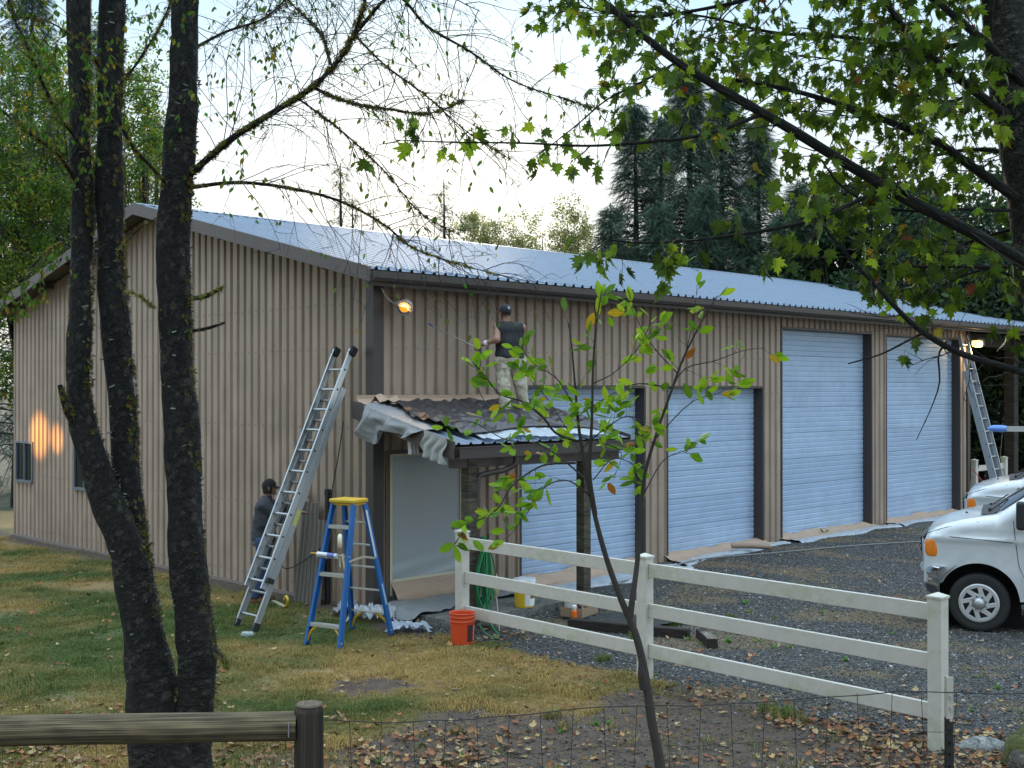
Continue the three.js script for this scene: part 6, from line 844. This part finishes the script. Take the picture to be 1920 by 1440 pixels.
  big.forEach(([l, r0, r1, n, len], i) => { const P = PX(l, D); mesh('branch', limb(P, [r0, (r0 + r1) / 2, r1], 8, 0.05, 0.08, 14), barkMat, o); const nodes = []; twigs(tw, nodes, P, n, len, 0.0038, { droop: -0.03, sub: i === 8 || i === 9 ? 0 : 2, from: i < 1 ? 0.12 : 0.05, side: 0.8 });
    if (i === 8 || i === 9) return; const dens = i === 4 || i === 6 ? 0.30 : i === 5 ? 0.55 : i === 7 ? 0.07 : i === 11 || i === 15 || i === 16 ? 0.42 : i === 13 || i === 14 || i === 17 || i === 2 || i === 3 ? 0.95 : 0.72; nodes.forEach(k => { if (rnd() < dens * (k.e ? 1.15 : 0.6)) { const z = 0.6 + 0.65 * rnd() + (i === 5 || i === 4 ? 0.1 : 0); const fs = i === 12 || i === 13 || i === 14 || i === 17 ? 0.66 : 0.8; leafAt(k.p, k.d, 0.092 * fs * z * rr(0.8, 1.15)); if (rnd() < 0.75 && k.e) leafAt(k.p, rv(), 0.082 * fs * z); } }); });
  mesh('twigs', mergeGeometries(tw.map(norm)), twigMat, o, 'stuff'); mesh('petioles', mergeGeometries(pet.map(norm)), M(lin(0.12, 0.10, 0.03), 0.8), o, 'stuff');
  { const cm = [], cc = [], bs = [], top = tr[tr.length - 1]; for (let i = 0; i < 15; i++) { const c = V(4.0 + rr(-2.8, 2.6), rr(6.6, 10.5), -6.2 + rr(-2.6, 2.4)); bs.push(limb([top.clone().lerp(tr[tr.length - 2], rnd()), top.clone().lerp(c, 0.5), c], [0.035, 0.02, 0.008], 5, 0.3)); for (let k = 0; k < 200; k++) { const q = c.clone().addScaledVector(rv(), 1.0); cm.push(leafMatrix(q, V(rr(-1, 1), -0.8, rr(-1, 1)), rr(0.08, 0.13), rr(0, 6))); cc.push(lin(rr(0.1, 0.2), rr(0.2, 0.34), 0.025)); } }
    mesh('upper_limbs', mergeGeometries(bs.map(norm)), barkMat, o, 'stuff'); instanced('crown', crownClump, leafMat(0xffffff, 0.45), cm, cc, o); }
  hangLeaves(o, list, [mapleLeaf, mapleLeaf2, mapleLeaf3], mats);
}
// ---- the sapling beside the white fence
{
  const D = 7.0; const o = thing('leafy_sapling', 'slender forked sapling with bright oval leaves before the white fence', 'tree', V(0, 0, 0));
  const sap = M(lin(0.045, 0.036, 0.03), 0.85, { bumpMap: bumpBark, bumpScale: 0.003 });
  const stems = [
    [[[1250, 1710], [1245, 1560], [1238, 1440], [1222, 1350], [1208, 1260], [1192, 1190], [1165, 1125], [1138, 1050], [1115, 965], [1098, 880], [1085, 800], [1078, 720], [1072, 650], [1066, 605]], 0.040, 0.002, 7],
    [[[1180, 1165], [1186, 1120], [1194, 1060, 0.05], [1202, 960, 0.08], [1210, 885, 0.1], [1232, 810, 0.12], [1258, 735, 0.14], [1282, 670, 0.14], [1312, 610, 0.14], [1345, 555, 0.14]], 0.020, 0.003, 8],
    [[[1116, 965], [1106, 890, -0.05], [1110, 780, -0.1], [1112, 690, -0.1], [1118, 610, -0.1], [1128, 545, -0.1]], 0.014, 0.003, 8]
  ];
  const br = [
    [[[1083, 828], [1042, 812, -0.1], [1018, 782, -0.2], [978, 752, -0.3], [937, 739, -0.35], [909, 704, -0.4], [886, 678, -0.4]], 0.008, 9], [[[1079, 868], [1024, 871, -0.1], [992, 886, -0.2], [960, 911, -0.25], [928, 959, -0.3], [880, 985, -0.3], [852, 1020, -0.3]], 0.008, 10],
    [[[1076, 760], [1042, 708, 0.1], [1002, 682, 0.15], [974, 648, 0.2]], 0.005, 6], [[[1245, 770, 0.12], [1281, 694, 0.1], [1342, 676, 0.05], [1395, 657, 0], [1432, 652, 0]], 0.005, 4], [[[1262, 728, 0.13], [1192, 720, 0.1], [1130, 750, 0], [1088, 778, -0.05]], 0.005, 9],
    [[[1222, 830, 0.1], [1300, 752, 0.0], [1345, 738, -0.05], [1375, 722, -0.1]], 0.004, 3], [[[1205, 930, 0.1], [1245, 862, 0.05], [1275, 848, 0], [1308, 838, 0]], 0.004, 3], [[[1090, 840], [1140, 800, -0.15], [1180, 780, -0.25], [1215, 800, -0.3]], 0.005, 9],
    [[[1100, 900], [1040, 850, 0.2], [1000, 830, 0.3], [950, 825, 0.35], [880, 790, 0.4], [830, 795, 0.45]], 0.006, 9], [[[1108, 930], [1060, 900, -0.2], [1020, 915, -0.3], [990, 960, -0.35], [960, 1000, -0.35]], 0.005, 7], [[[1112, 900], [1150, 860, 0.1], [1185, 870, 0.15], [1200, 905, 0.2]], 0.004, 6],
    [[[1110, 720, -0.1], [1150, 700, -0.2], [1190, 660, -0.25], [1220, 610, -0.25]], 0.004, 6], [[[1270, 700, 0.14], [1225, 650, 0.2], [1195, 600, 0.2], [1180, 570, 0.2]], 0.004, 5], [[[1285, 665, 0.14], [1300, 600, 0.1], [1305, 560, 0.1], [1310, 505, 0.1]], 0.003, 2], [[[1095, 860], [1060, 800, 0.3], [1020, 740, 0.4], [1000, 720, 0.4]], 0.005, 6], [[[1088, 820], [1130, 830, 0.2], [1165, 850, 0.3], [1150, 900, 0.3]], 0.004, 6]
  ];
  stems.forEach(([l, r0, r1]) => { const P = PX(l, D); mesh('stem', limb(P, [r0, lerp(r0, r1, 0.35), lerp(r0, r1, 0.6), lerp(r0, r1, 0.8), r1], 10, 0.04, 0.1, 10), sap, o); });
  mesh('stub', limb(PX([[1208, 1290], [1203, 1262, -0.02], [1200, 1232, -0.03]], D), [0.03, 0.024, 0.008], 10, 0.03), sap, o);
  const tw = [], list = []; const cols = [lin(0.25, 0.50, 0.025), lin(0.36, 0.64, 0.03), lin(0.14, 0.31, 0.025), lin(0.48, 0.70, 0.04), lin(0.62, 0.44, 0.02), lin(0.45, 0.17, 0.02)]; const mats = cols.map(c => leafMat(c, 0.55)); const cpick = () => { const c = rnd(); return c < 0.32 ? 0 : c < 0.58 ? 1 : c < 0.78 ? 2 : c < 0.93 ? 3 : c < 0.98 ? 4 : 5; };
  const put = (p, d, s) => { const dir = d.clone().multiplyScalar(0.6).add(V(rr(-0.8, 0.8), rr(-0.5, 0.35), rr(-0.8, 0.8))).normalize(); list.push({ m: leafMatrix(p.clone().addScaledVector(dir, 0.012), dir, s, rr(0, 6.3)), s, g: rnd() < 0.6 ? 0 : 1, c: cpick() }); };
  br.forEach(([l, r0, n], i) => { const P = PX(l, D); mesh('branch', limb(P, [r0, r0 * 0.6, r0 * 0.3], 6, 0.05), sap, o); const nodes = []; twigs(tw, nodes, P, Math.round(n * 1.35), 0.14, 0.0018, { droop: 0.02, sub: 0, from: 0.25, seg: 3, side: 0.8 }); nodes.forEach(k => { if (rnd() < (k.e ? 0.95 : 0.5)) { put(k.p, k.d, rr(0.06, 0.10)); if (k.e) { put(k.p, rv(), rr(0.05, 0.09)); if (rnd() < 0.4) put(k.p, rv(), rr(0.05, 0.08)); } } }); });
  stems.forEach(([l, , , n]) => { const P = PX(l, D), nodes = []; twigs(tw, nodes, P, n, 0.16, 0.0018, { droop: 0.03, sub: 0, from: 0.6, seg: 3 }); nodes.forEach(k => { if (k.e || rnd() < 0.35) put(k.p, k.d, rr(0.065, 0.11)); }); });
  mesh('twigs', mergeGeometries(tw.map(norm)), sap, o, 'stuff'); hangLeaves(o, list, [ovateLeaf, ovateLeaf2], mats, 300);
}

// ---------------------------------------------------------------- trees behind and beside the shop
const spray = (() => { // drooping flat spray of conifer foliage
  const pos = [], idx = []; let n = 0; const leafTri = (x, y, z, dx, dy, w) => { pos.push(x - w * dy, y + w * dx, z, x + w * dy, y - w * dx, z, x + dx, y + dy, z - 0.1); idx.push(n, n + 1, n + 2); n += 3; };
  for (let k = 0; k < 9; k++) { const y = k / 9; for (const s of [-1, 1]) leafTri(0, y, -y * y * 0.25, s * (0.16 + 0.16 * ((k * 7) % 5) / 5) * (1 - y * 0.7), 0.2, 0.035); } leafTri(0, 0.0, 0, 0, 1.1, 0.03);
  const g = new THREE.BufferGeometry(); g.setAttribute('position', new THREE.Float32BufferAttribute(pos, 3)); g.setIndex(idx); g.computeVertexNormals(); return norm(g);
})();
const clump = (() => { const gs = []; for (let i = 0; i < 6; i++) { const g = smallLeaf.clone(); g.scale(0.95, 0.8, 0.8); g.rotateX(rr(-1.4, 1.4)); g.rotateY(rr(0, 6.3)); g.rotateZ(rr(-1, 1)); g.translate(rr(-0.7, 0.7), rr(-0.7, 0.7), rr(-0.7, 0.7)); gs.push(g); } return merge(gs); })();
function conifer(label, x, z, h, r, n, col, group, thin) {
  const o = thing('conifer_tree', label, 'tree', V(x, -0.1, z), rr(0, 6), group); mesh('trunk', limb([V(0, 0, 0), V(rr(-0.1, 0.1), h * 0.5, rr(-0.1, 0.1)), V(0, h, 0)], [h * 0.014 + 0.05, h * 0.009 + 0.02, 0.015], 8, 0.5, 0.05), barkMat, o);
  const ms = [], cs = [], bs = []; const per = 26, nb = Math.round(n / per);
  for (let b = 0; b < nb; b++) { const u = Math.pow((b + rnd()) / nb, 0.8), y = lerp(h * (thin ? 0.2 : 0.05), h * 0.985, u), a = b * 2.399 + rr(-0.4, 0.4); const gap = fbm(Math.cos(a) * 1.4, u * 5, 2, x + Math.sin(a) * 1.4); const env = thin ? Math.pow(1 - u * 0.95, 0.9) : 0.03 + 0.98 * Math.pow(1 - u, 0.95); const len = r * env * rr(0.65, 1.08) * (1 + gap * 1.3) + 0.12; if (gap < -0.17) continue; const P0 = V(0, y, 0), P1 = V(Math.cos(a) * len * 0.55, y + len * 0.05, Math.sin(a) * len * 0.55), P2 = V(Math.cos(a) * len, y - len * 0.22, Math.sin(a) * len); const cv = new THREE.QuadraticBezierCurve3(P0, P1, P2); if (len > 0.7) bs.push(limb([P0, P1, P2], [0.03, 0.02, 0.008], 4, len / 3));
    const k0 = rr(0.75, 1.2); for (let i = 0; i < per; i++) { const t = Math.pow(rnd(), 0.6) * 1.02, p = cv.getPoint(clamp(t)); const fa = a + rr(-1.2, 1.2), d = V(Math.cos(fa), rr(-1.3, 0.05), Math.sin(fa)).normalize(); const s = rr(0.4, 1.0) * (thin ? 0.42 : 0.52); ms.push(leafMatrix(p.add(V(rr(-0.22, 0.22), rr(-0.15, 0.15), rr(-0.22, 0.22))), d, s, rr(0, 6))); const k = k0 * rr(0.75, 1.25); cs.push(lin(col[0] * k, col[1] * k, col[2] * k)); } }
  if (bs.length) mesh('branches', mergeGeometries(bs.map(norm)), twigMat, o, 'stuff'); instanced('crown', spray, leafMat(0xffffff, 0.2), ms, cs, o); return o;
}
function broadleaf(label, x, z, h, r, n, cols, group, o2 = {}) {
  const { y0 = 0.3, leaf = 0.16, gaps = 0.0, trunks = 1, sy = 1, tr = 0.4, name = 'broadleaf_tree' } = o2;
  const o = thing(name, label, name === 'broadleaf_tree' ? 'tree' : 'shrub', V(x, -0.1, z), 0, group); const cy = h * (y0 + 1) / 2, ry = h * (1 - y0) / 2; const lobes = [];
  for (let i = 0; i < 26; i++) { const v = rv(); if (v.length() > 1) { i--; continue; } lobes.push({ p: V(v.x * r * 0.8, cy + v.y * ry * 0.82, v.z * r * 0.8), r: rr(0.24, 0.46) * r }); }
  const bs = []; for (let k = 0; k < trunks; k++) { const tx = trunks > 1 ? rr(-0.4, 0.4) * r : 0; mesh('trunk', limb([V(tx, 0, 0), V(tx + rr(-0.2, 0.2), h * 0.35, rr(-0.2, 0.2)), V(tx * 1.2, h * 0.8, 0)], [0.03 * r + 0.05, 0.02 * r + 0.03, 0.02], 8, 0.4, 0.08), barkMat, o); }
  lobes.forEach(l => bs.push(limb([V(0, h * rr(0.2, 0.5), 0), V(l.p.x * 0.5, lerp(h * 0.35, l.p.y, 0.6), l.p.z * 0.5), l.p], [0.012 * r + 0.02, 0.02, 0.008], 4, 0.6)));
  mesh('limbs', mergeGeometries(bs.map(norm)), twigMat, o, 'stuff');
  const ms = [], cs = []; for (let i = 0; i < n; i++) { const l = lobes[i % lobes.length]; const d = rv().normalize(), q = l.p.clone().addScaledVector(d, l.r * Math.pow(rnd(), 0.45)); q.y += (sy - 1) * 0; if (fbm(q.x * 1.3 / r * 3, q.y * 1.3 / r * 3, 2, q.z / r * 3) < gaps - 0.14) continue; const s = leaf * rr(0.7, 1.4); ms.push(leafMatrix(q, V(rr(-1, 1), rr(-1, 0.4), rr(-1, 1)), s, rr(0, 6))); const c = pick(cols), k = rr(0.75, 1.25); cs.push(lin(c[0] * k, c[1] * k, c[2] * k)); }
  instanced('crown', clump, leafMat(0xffffff, tr), ms, cs, o); return o;
}
const atG = (px, depth) => at(px, 0, depth);
const dkc = [0.030, 0.062, 0.034];
for (const [px, py, D, r, n] of [[1290, 95, 42, 2.4, 15000], [1356, 150, 45, 2.2, 12000], [1190, 180, 44, 2.1, 11000], [1420, 215, 44, 2.1, 11000], [1240, 205, 47, 1.8, 8000], [1500, 330, 43, 2.0, 7000], [1470, 390, 40, 1.8, 4600], [1145, 375, 41, 1.6, 4200], [1320, 330, 40, 2.2, 5000], [1235, 370, 40, 2.0, 4600], [1390, 380, 40, 2.0, 4600]]) { const p = at(px, py, D); conifer('tall dark cedar with drooping sprays behind the shop roof', p.x, p.z, p.y, r, n, dkc, 'cedars behind the shop roof'); }
for (const [px, py, D] of [[638, 300, 50], [832, 330, 52], [700, 385, 55], [660, 360, 57]]) { const p = at(px, py, D); conifer('thin spindly conifer standing alone beyond the roof ridge', p.x, p.z, p.y, 0.8, 800, [0.05, 0.055, 0.03], 'thin conifers beyond the ridge', true); }
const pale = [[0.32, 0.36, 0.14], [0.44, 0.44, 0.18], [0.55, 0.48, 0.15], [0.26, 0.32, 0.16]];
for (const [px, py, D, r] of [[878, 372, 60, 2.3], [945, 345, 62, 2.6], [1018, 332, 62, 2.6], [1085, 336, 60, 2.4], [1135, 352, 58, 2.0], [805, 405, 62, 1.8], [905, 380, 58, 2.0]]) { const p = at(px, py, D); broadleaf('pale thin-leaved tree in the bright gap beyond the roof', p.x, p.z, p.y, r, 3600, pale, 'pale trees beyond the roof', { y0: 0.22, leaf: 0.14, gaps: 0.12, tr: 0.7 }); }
const dk = [[0.045, 0.09, 0.042], [0.06, 0.115, 0.042], [0.035, 0.072, 0.042], [0.08, 0.14, 0.042]];
for (const [px, py, D, r] of [[1565, 325, 36, 2.3], [1630, 262, 37, 2.9], [1720, 300, 36, 3.0], [1820, 330, 35, 3.2], [1905, 300, 35, 3.2], [1515, 425, 37, 1.9], [1760, 430, 34, 2.4], [1990, 330, 36, 3.4]]) { const p = at(px, py, D); broadleaf('dense dark green tree behind the far end of the shop', p.x, p.z, p.y, r, 5200, dk, 'dark trees behind the far end', { y0: 0.12, leaf: 0.21, trunks: 2 }); }
for (const [px, py, D, r] of [[1845, 610, 44, 2.6], [1905, 590, 45, 2.8], [1860, 740, 42, 2.2], [1925, 720, 42, 2.4], [1980, 620, 46, 3]]) { const p = at(px, py, D); broadleaf('dark shrub seen through the open bay', p.x, p.z, p.y, r, 2600, [[0.025, 0.045, 0.018], [0.05, 0.08, 0.025], [0.018, 0.03, 0.015]], 'shrubs beyond the open bay', { y0: 0.02, leaf: 0.2, trunks: 2, name: 'woodland_shrub' }); }
// left: firs behind, bright leafy trees in front of them
for (const [px, py, D, r, n] of [[60, -60, 38, 3.0, 8000], [-60, -200, 40, 3.2, 7000], [190, 30, 42, 2.6, 6000], [110, 160, 36, 2.2, 5000], [290, 200, 44, 2.0, 4000]]) { const p = at(px, py, D); conifer('tall dark fir beyond the gable end', p.x, p.z, p.y, r, n, [0.032, 0.066, 0.045], 'firs beyond the gable end'); }
const bright = [[0.12, 0.25, 0.025], [0.20, 0.36, 0.03], [0.07, 0.16, 0.025], [0.28, 0.40, 0.035], [0.10, 0.20, 0.03], [0.48, 0.42, 0.04]];
for (const [px, py, D, r, y0, n] of [[30, -40, 32, 3.0, 0.3, 6500], [150, -60, 33, 2.6, 0.38, 5000], [-70, 60, 30.5, 2.6, 0.15, 4500], [270, 60, 35, 1.8, 0.5, 1800], [100, 330, 31, 2.2, 0.25, 3600]]) { const p = at(px, py, D); broadleaf('leafy tree with bright yellow-green leaves beside the gable end', p.x, p.z, p.y, r, n, bright, 'bright leafy trees beside the gable end', { y0, leaf: 0.11, gaps: 0.13, tr: 0.6 }); }
// firs added out of view on the near side of the lawn, to shade everything that faces them
for (const [x, z, h, r] of [[-13, -9, 15, 3.0], [-17, -3, 17, 3.4], [-14, 3, 16, 3.2], [-10, 8, 17, 3.4], [-5, 11, 16, 3.2], [-25, -14, 16, 3.2], [-22, -8, 18, 3.6], [-10.5, -2, 14, 3.0], [-7.5, 4, 15, 3.0]]) conifer('tall dark fir added out of view on the near side of the lawn for its shade', x, z, h, r, 5000, [0.03, 0.05, 0.03], 'added shading firs on the near side of the lawn');

// ---------------------------------------------------------------- grass, gravel, leaves, weeds
seed = 777;
const bladeTuft = (() => { const pos = [], idx = []; let n = 0; for (let i = 0; i < 7; i++) { const a = rr(0, 6.3), l = rr(0.6, 1.1), lean = rr(0.15, 0.75), x = rr(-0.35, 0.35), z = rr(-0.35, 0.35), w = 0.045; const ca = Math.cos(a), sa = Math.sin(a); pos.push(x - sa * w, 0, z + ca * w, x + sa * w, 0, z - ca * w, x + ca * lean * l * 0.4 - sa * w * 0.7, l * 0.55, z + sa * lean * l * 0.4 + ca * w * 0.7, x + ca * lean * l * 0.4 + sa * w * 0.7, l * 0.55, z + sa * lean * l * 0.4 - ca * w * 0.7, x + ca * lean * l, l * 0.9, z + sa * lean * l); idx.push(n, n + 1, n + 2, n + 2, n + 1, n + 3, n + 2, n + 3, n + 4); n += 5; } const g = new THREE.BufferGeometry(); g.setAttribute('position', new THREE.Float32BufferAttribute(pos, 3)); g.setIndex(idx); g.computeVertexNormals(); return norm(g); })();
const up = V(0, 1, 0);
const stand = (x, y, z, s, sy, a) => new THREE.Matrix4().compose(V(x, y, z), tmpQ.setFromAxisAngle(up, a).clone(), V(s, sy, s));
const inView = (x, D) => Math.abs(x) < D * 0.45 + 0.4;
{
  const ms = [], cs = []; let tries = 0;
  while (ms.length < 150000 && tries++ < 700000) { const D = 7.2 + 19 * Math.pow(rnd(), 1.35), x = rr(-0.46, 0.30) * D; const z = -D; const q = zoneFast(x, z); const [t, qq] = toYard(x, z); if (t > -0.03 && qq < 0.05) continue; const thin = sstep(-0.25, 0.15, fbm(x * 0.9, z * 0.9, 3, 21) + 0.18); if (rnd() > q.lawn * thin + (q.dirt > 0.5 ? 0.02 : 0)) continue; const dr = clamp(dryFast(x, z) + rr(-0.25, 0.25)); const lush = 0.75 + 0.7 * sstep(-0.1, 0.3, nz(x * 1.7, z * 1.7, 13)); const s = rr(0.035, 0.065) * lush; ms.push(stand(x, groundY(x, z) - 0.004, z, s, s * rr(0.5, 1.05), rr(0, 6.3))); const k = rr(0.7, 1.35); cs.push(lin(lerp(0.085, 0.42, dr) * k, lerp(0.135, 0.29, dr) * k, lerp(0.03, 0.10, dr) * k)); }
  instanced('lawn_grass', bladeTuft, M(0xffffff, 0.9, { side: THREE.DoubleSide }), ms, cs, scene, 'patchy green and straw-coloured grass of the lawn', 'grass');
}
{ // straw and thin dry grass grown into the gravel
  const ms = [], cs = []; let tries = 0; while (ms.length < 26000 && tries++ < 300000) { const D = 9 + 17 * Math.pow(rnd(), 1.2), x = rr(-0.05, 0.46) * D, z = -D; const q = zoneFast(x, z); const [t, qq] = toYard(x, z); if (t > 0 && t < 18.3 && qq < 0.5) continue; const n = fbm(x * 0.55 + 7, z * 0.8, 4, 41); if (rnd() > q.gravel * sstep(-0.02, 0.22, n)) continue; const s = rr(0.025, 0.06); ms.push(stand(x, groundY(x, z) - 0.004, z, s, s * rr(0.25, 0.6), rr(0, 6.3))); const k = rr(0.7, 1.3), gr = rnd() < 0.2; cs.push(gr ? lin(0.12 * k, 0.17 * k, 0.04 * k) : lin(0.30 * k, 0.215 * k, 0.12 * k)); }
  instanced('dry_grass', bladeTuft, M(0xffffff, 0.9, { side: THREE.DoubleSide }), ms, cs, scene, 'thin straw-coloured grass growing through the gravel', 'grass');
}
{ // gravel
  const st = new THREE.IcosahedronGeometry(1, 0); { const p = st.attributes.position; for (let i = 0; i < p.count; i++) { const x = p.getX(i), y = p.getY(i), z = p.getZ(i); const k = 1 + 0.35 * nz(x * 2.3 + 4, y * 2.3, z * 2.3); p.setXYZ(i, x * k, y * k * 0.6, z * k * 0.8); } st.computeVertexNormals(); }
  const ms = [], cs = []; let tries = 0; while (ms.length < 90000 && tries++ < 600000) { const D = 8.5 + 17 * Math.pow(rnd(), 1.25), x = rr(-0.1, 0.46) * D, z = -D; const q = zoneFast(x, z); const [t, qq] = toYard(x, z); if (t > 0 && t < 18.3 && qq < 0.03) continue; const w = Math.max(q.gravel * (1 - 0.75 * sstep(0.0, 0.3, fbm(x * 0.55 + 7, z * 0.8, 3, 41) * 1.2)), q.dirt * 0.10); if (rnd() > w) continue; const s = rr(0.006, 0.017) * (rnd() < 0.04 ? 1.6 : 1); tmpE.set(rr(-0.5, 0.5), rr(0, 6), rr(-0.5, 0.5)); ms.push(new THREE.Matrix4().compose(V(x, groundY(x, z) + s * 0.2, z), new THREE.Quaternion().setFromEuler(tmpE), V(s, s, s))); const c = rnd(), b = c < 0.86 ? rr(0.025, 0.09) : c < 0.975 ? rr(0.1, 0.2) : rr(0.28, 0.42); const wm = rnd() < 0.25 ? 0.82 : 1; cs.push(lin(b, b * (0.93 + 0.05 * wm), b * wm * 0.93)); }
  instanced('gravel', norm(st), M(0xffffff, 0.85), ms, cs, scene, 'dark crushed gravel of the yard in front of the doors', 'gravel');
}
{ // fallen leaves: along the gravel edge, in the foreground, scattered on the lawn
  const lg = leafGeo(mapleOut.filter((_, i) => i % 2 === 0 || i > 18), -0.35, -0.5); const ms = [], cs = []; let tries = 0; const cols = [[0.34, 0.13, 0.045], [0.28, 0.10, 0.035], [0.42, 0.24, 0.08], [0.22, 0.12, 0.06], [0.48, 0.34, 0.16], [0.30, 0.20, 0.11]];
  while (ms.length < 11000 && tries++ < 900000) { const D = 7.6 + 14 * Math.pow(rnd(), 1.8), x = rr(-0.46, 0.46) * D, z = -D; const [t, qq] = toYard(x, z); if (t > -0.05 && t < 18.3 && qq < 0.35) continue; const n = fbm(x * 1.2 + 2, z * 1.2, 3, 31); let w = 0.018 + 0.8 * sstep(11.2, 9.2, D + x * 0.12 + n * 2.2) * sstep(0.6, -1.4, x + n * 2.2) + 0.07 * sstep(11.5, 9.5, D + n * 2); w += 0.55 * sstep(0.55, 0.1, Math.abs(t + 0.5 + n * 0.5)) * (qq > 1.8 ? 1 : 0) * (0.3 + sstep(4, 8, qq)); w += 0.75 * sstep(1.0, 0.3, Math.hypot(x - 3.7, D - 9.9) * 0.7 + n); w += 0.6 * sstep(0.5, 0.1, Math.hypot(t - 0.25, qq - 2.35)); w += 0.1 * sstep(-0.05, 0.2, n) * (t > 0 ? 0.5 : 1); w *= 0.45 + 1.1 * sstep(-0.2, 0.25, nz(x * 3, z * 3, 3)); if (rnd() > w) continue; const s = rr(0.03, 0.075) * (rnd() < 0.2 ? 1.3 : 1); tmpE.set(-Math.PI / 2 + rr(-0.7, 0.7), rr(-0.6, 0.6), rr(0, 6.3), 'ZYX'); const qd = new THREE.Quaternion().setFromAxisAngle(up, rr(0, 6.3)).multiply(new THREE.Quaternion().setFromEuler(new THREE.Euler(-Math.PI / 2 + rr(-0.55, 0.55), 0, rr(-0.5, 0.5)))); ms.push(new THREE.Matrix4().compose(V(x, groundY(x, z) + rr(0.008, 0.03), z), qd, V(s, s, s * rr(0.5, 1.6)))); const c = pick(cols), k = rr(0.4, 1.05); cs.push(lin(c[0] * k, c[1] * k, c[2] * k)); }
  instanced('fallen_leaves', lg, M(0xffffff, 0.85, { side: THREE.DoubleSide }), ms, cs, scene, 'dry orange and brown leaves fallen on the ground', 'leaves');
}
{ // woody litter and straw on the dirt
  const sg = new THREE.CylinderGeometry(0.05, 0.06, 1, 4); sg.rotateZ(Math.PI / 2); const ms = [], cs = []; for (let i = 0; i < 9000; i++) { const D = 7.8 + 14 * Math.pow(rnd(), 1.6), x = rr(-0.3, 0.46) * D, z = -D; const q = zoneFast(x, z); if (rnd() > q.dirt + q.gravel * 0.35) continue; const s = rr(0.015, 0.06); ms.push(new THREE.Matrix4().compose(V(x, groundY(x, z) + 0.006, z), new THREE.Quaternion().setFromEuler(new THREE.Euler(0, rr(0, 6), rr(-0.2, 0.2))), V(s, 0.035, 0.035))); const k = rr(0.5, 1.5); cs.push(pick([lin(0.12 * k, 0.095 * k, 0.07 * k), lin(0.25 * k, 0.2 * k, 0.13 * k), lin(0.05 * k, 0.042 * k, 0.035 * k)])); }
  instanced('twig_litter', norm(sg), M(0xffffff, 0.9), ms, cs, scene, 'broken twigs and straw strewn on the bare dirt', 'litter');
}
// weeds: leafy rosettes and grass clumps one can tell apart
const rosette = mergeGeometries([0, 1, 2, 3, 4, 5, 6].map(i => { const g = (i % 2 ? ovateLeaf2 : ovateLeaf).clone(); g.scale(0.8, 0.5 + 0.5 * ((i * 37) % 10) / 10, 1); g.rotateX(-0.35 - 0.8 * ((i * 53) % 10) / 10); g.rotateY(i * 0.93 + 0.5 * ((i * 71) % 10) / 10); return norm(g); }));
const weedMat = leafMat(lin(0.11, 0.26, 0.03), 0.3), weedMat2 = leafMat(lin(0.17, 0.23, 0.06), 0.3);
const weed = (p, s, i) => { const w = single('weed', rosette, i % 3 ? weedMat : weedMat2, p.z > -11 ? 'small green broadleaf weed on the bare dirt behind the wire fence' : 'small green broadleaf weed in the gravel of the yard', 'weed', p.z > -11 ? 'weeds on the dirt' : 'weeds in the gravel'); w.position.copy(p).setY(groundY(p.x, p.z) + 0.005); w.rotation.y = i * 2.1; w.scale.set(s * 0.75, s * 0.9, s * 0.75); };
const gp = (px, py) => { const D = EYE * FOCAL / (py - HORIZON); return V((px - 960) / FOCAL * D, 0, -D); };
[[790, 1402, 0.09], [865, 1422, 0.08], [1050, 1372, 0.08], [1046, 1335, 0.07], [1118, 1358, 0.09], [1140, 1355, 0.08], [1260, 1400, 0.06], [712, 1432, 0.09], [1395, 1132, 0.16], [1405, 1150, 0.12], [1360, 1165, 0.1], [1450, 1160, 0.1], [1290, 1200, 0.11], [1320, 1208, 0.1], [1380, 1180, 0.1], [1420, 1205, 0.12], [1365, 1205, 0.12], [1450, 1215, 0.1], [1480, 1215, 0.11], [1585, 1240, 0.09], [1540, 1150, 0.1], [1600, 1130, 0.1], [1500, 1100, 0.1], [1180, 1130, 0.1], [1190, 1190, 0.1], [1230, 1270, 0.06], [1670, 1190, 0.08], [1830, 1270, 0.08], [1870, 1290, 0.08], [1545, 1010, 0.2], [1480, 1015, 0.18], [1820, 1330, 0.06]].forEach(([x, y, s], i) => weed(gp(x, y), s, i));
const gclump = (() => { const gs = []; for (let i = 0; i < 16; i++) { const g = bladeTuft.clone(); g.rotateY(i * 1.7); g.scale(0.8, rr(0.7, 1.2), 0.8); g.translate(rr(-0.5, 0.5), 0, rr(-0.5, 0.5)); gs.push(g); } return mergeGeometries(gs); })();
[[1470, 1345, 0.17, 0], [1495, 1352, 0.14, 1], [1440, 1335, 0.12, 0], [1035, 1345, 0.12, 1], [1055, 1365, 0.10, 1], [855, 1375, 0.09, 1], [1130, 1240, 0.12, 0], [1260, 1172, 0.16, 0], [1195, 1195, 0.14, 0], [1370, 1160, 0.1, 0]].forEach(([x, y, s, c], i) => { const g = single('grass_clump', gclump, M(c ? lin(0.22, 0.19, 0.07) : lin(0.13, 0.19, 0.04), 0.9, { side: THREE.DoubleSide }), c ? 'tuft of straw-coloured grass at the edge of the bare dirt' : 'tuft of long green grass at the foot of the white fence', 'grass clump', c ? 'straw tufts on the dirt' : 'green tufts by the white fence'); const p = gp(x, y); g.position.copy(p).setY(groundY(p.x, p.z)); g.rotation.y = i; g.scale.set(s, s * 0.9, s); });

scene.traverse(o => { if (o.isMesh) { o.castShadow = true; o.receiveShadow = true; } });
renderer.render(scene, camera);
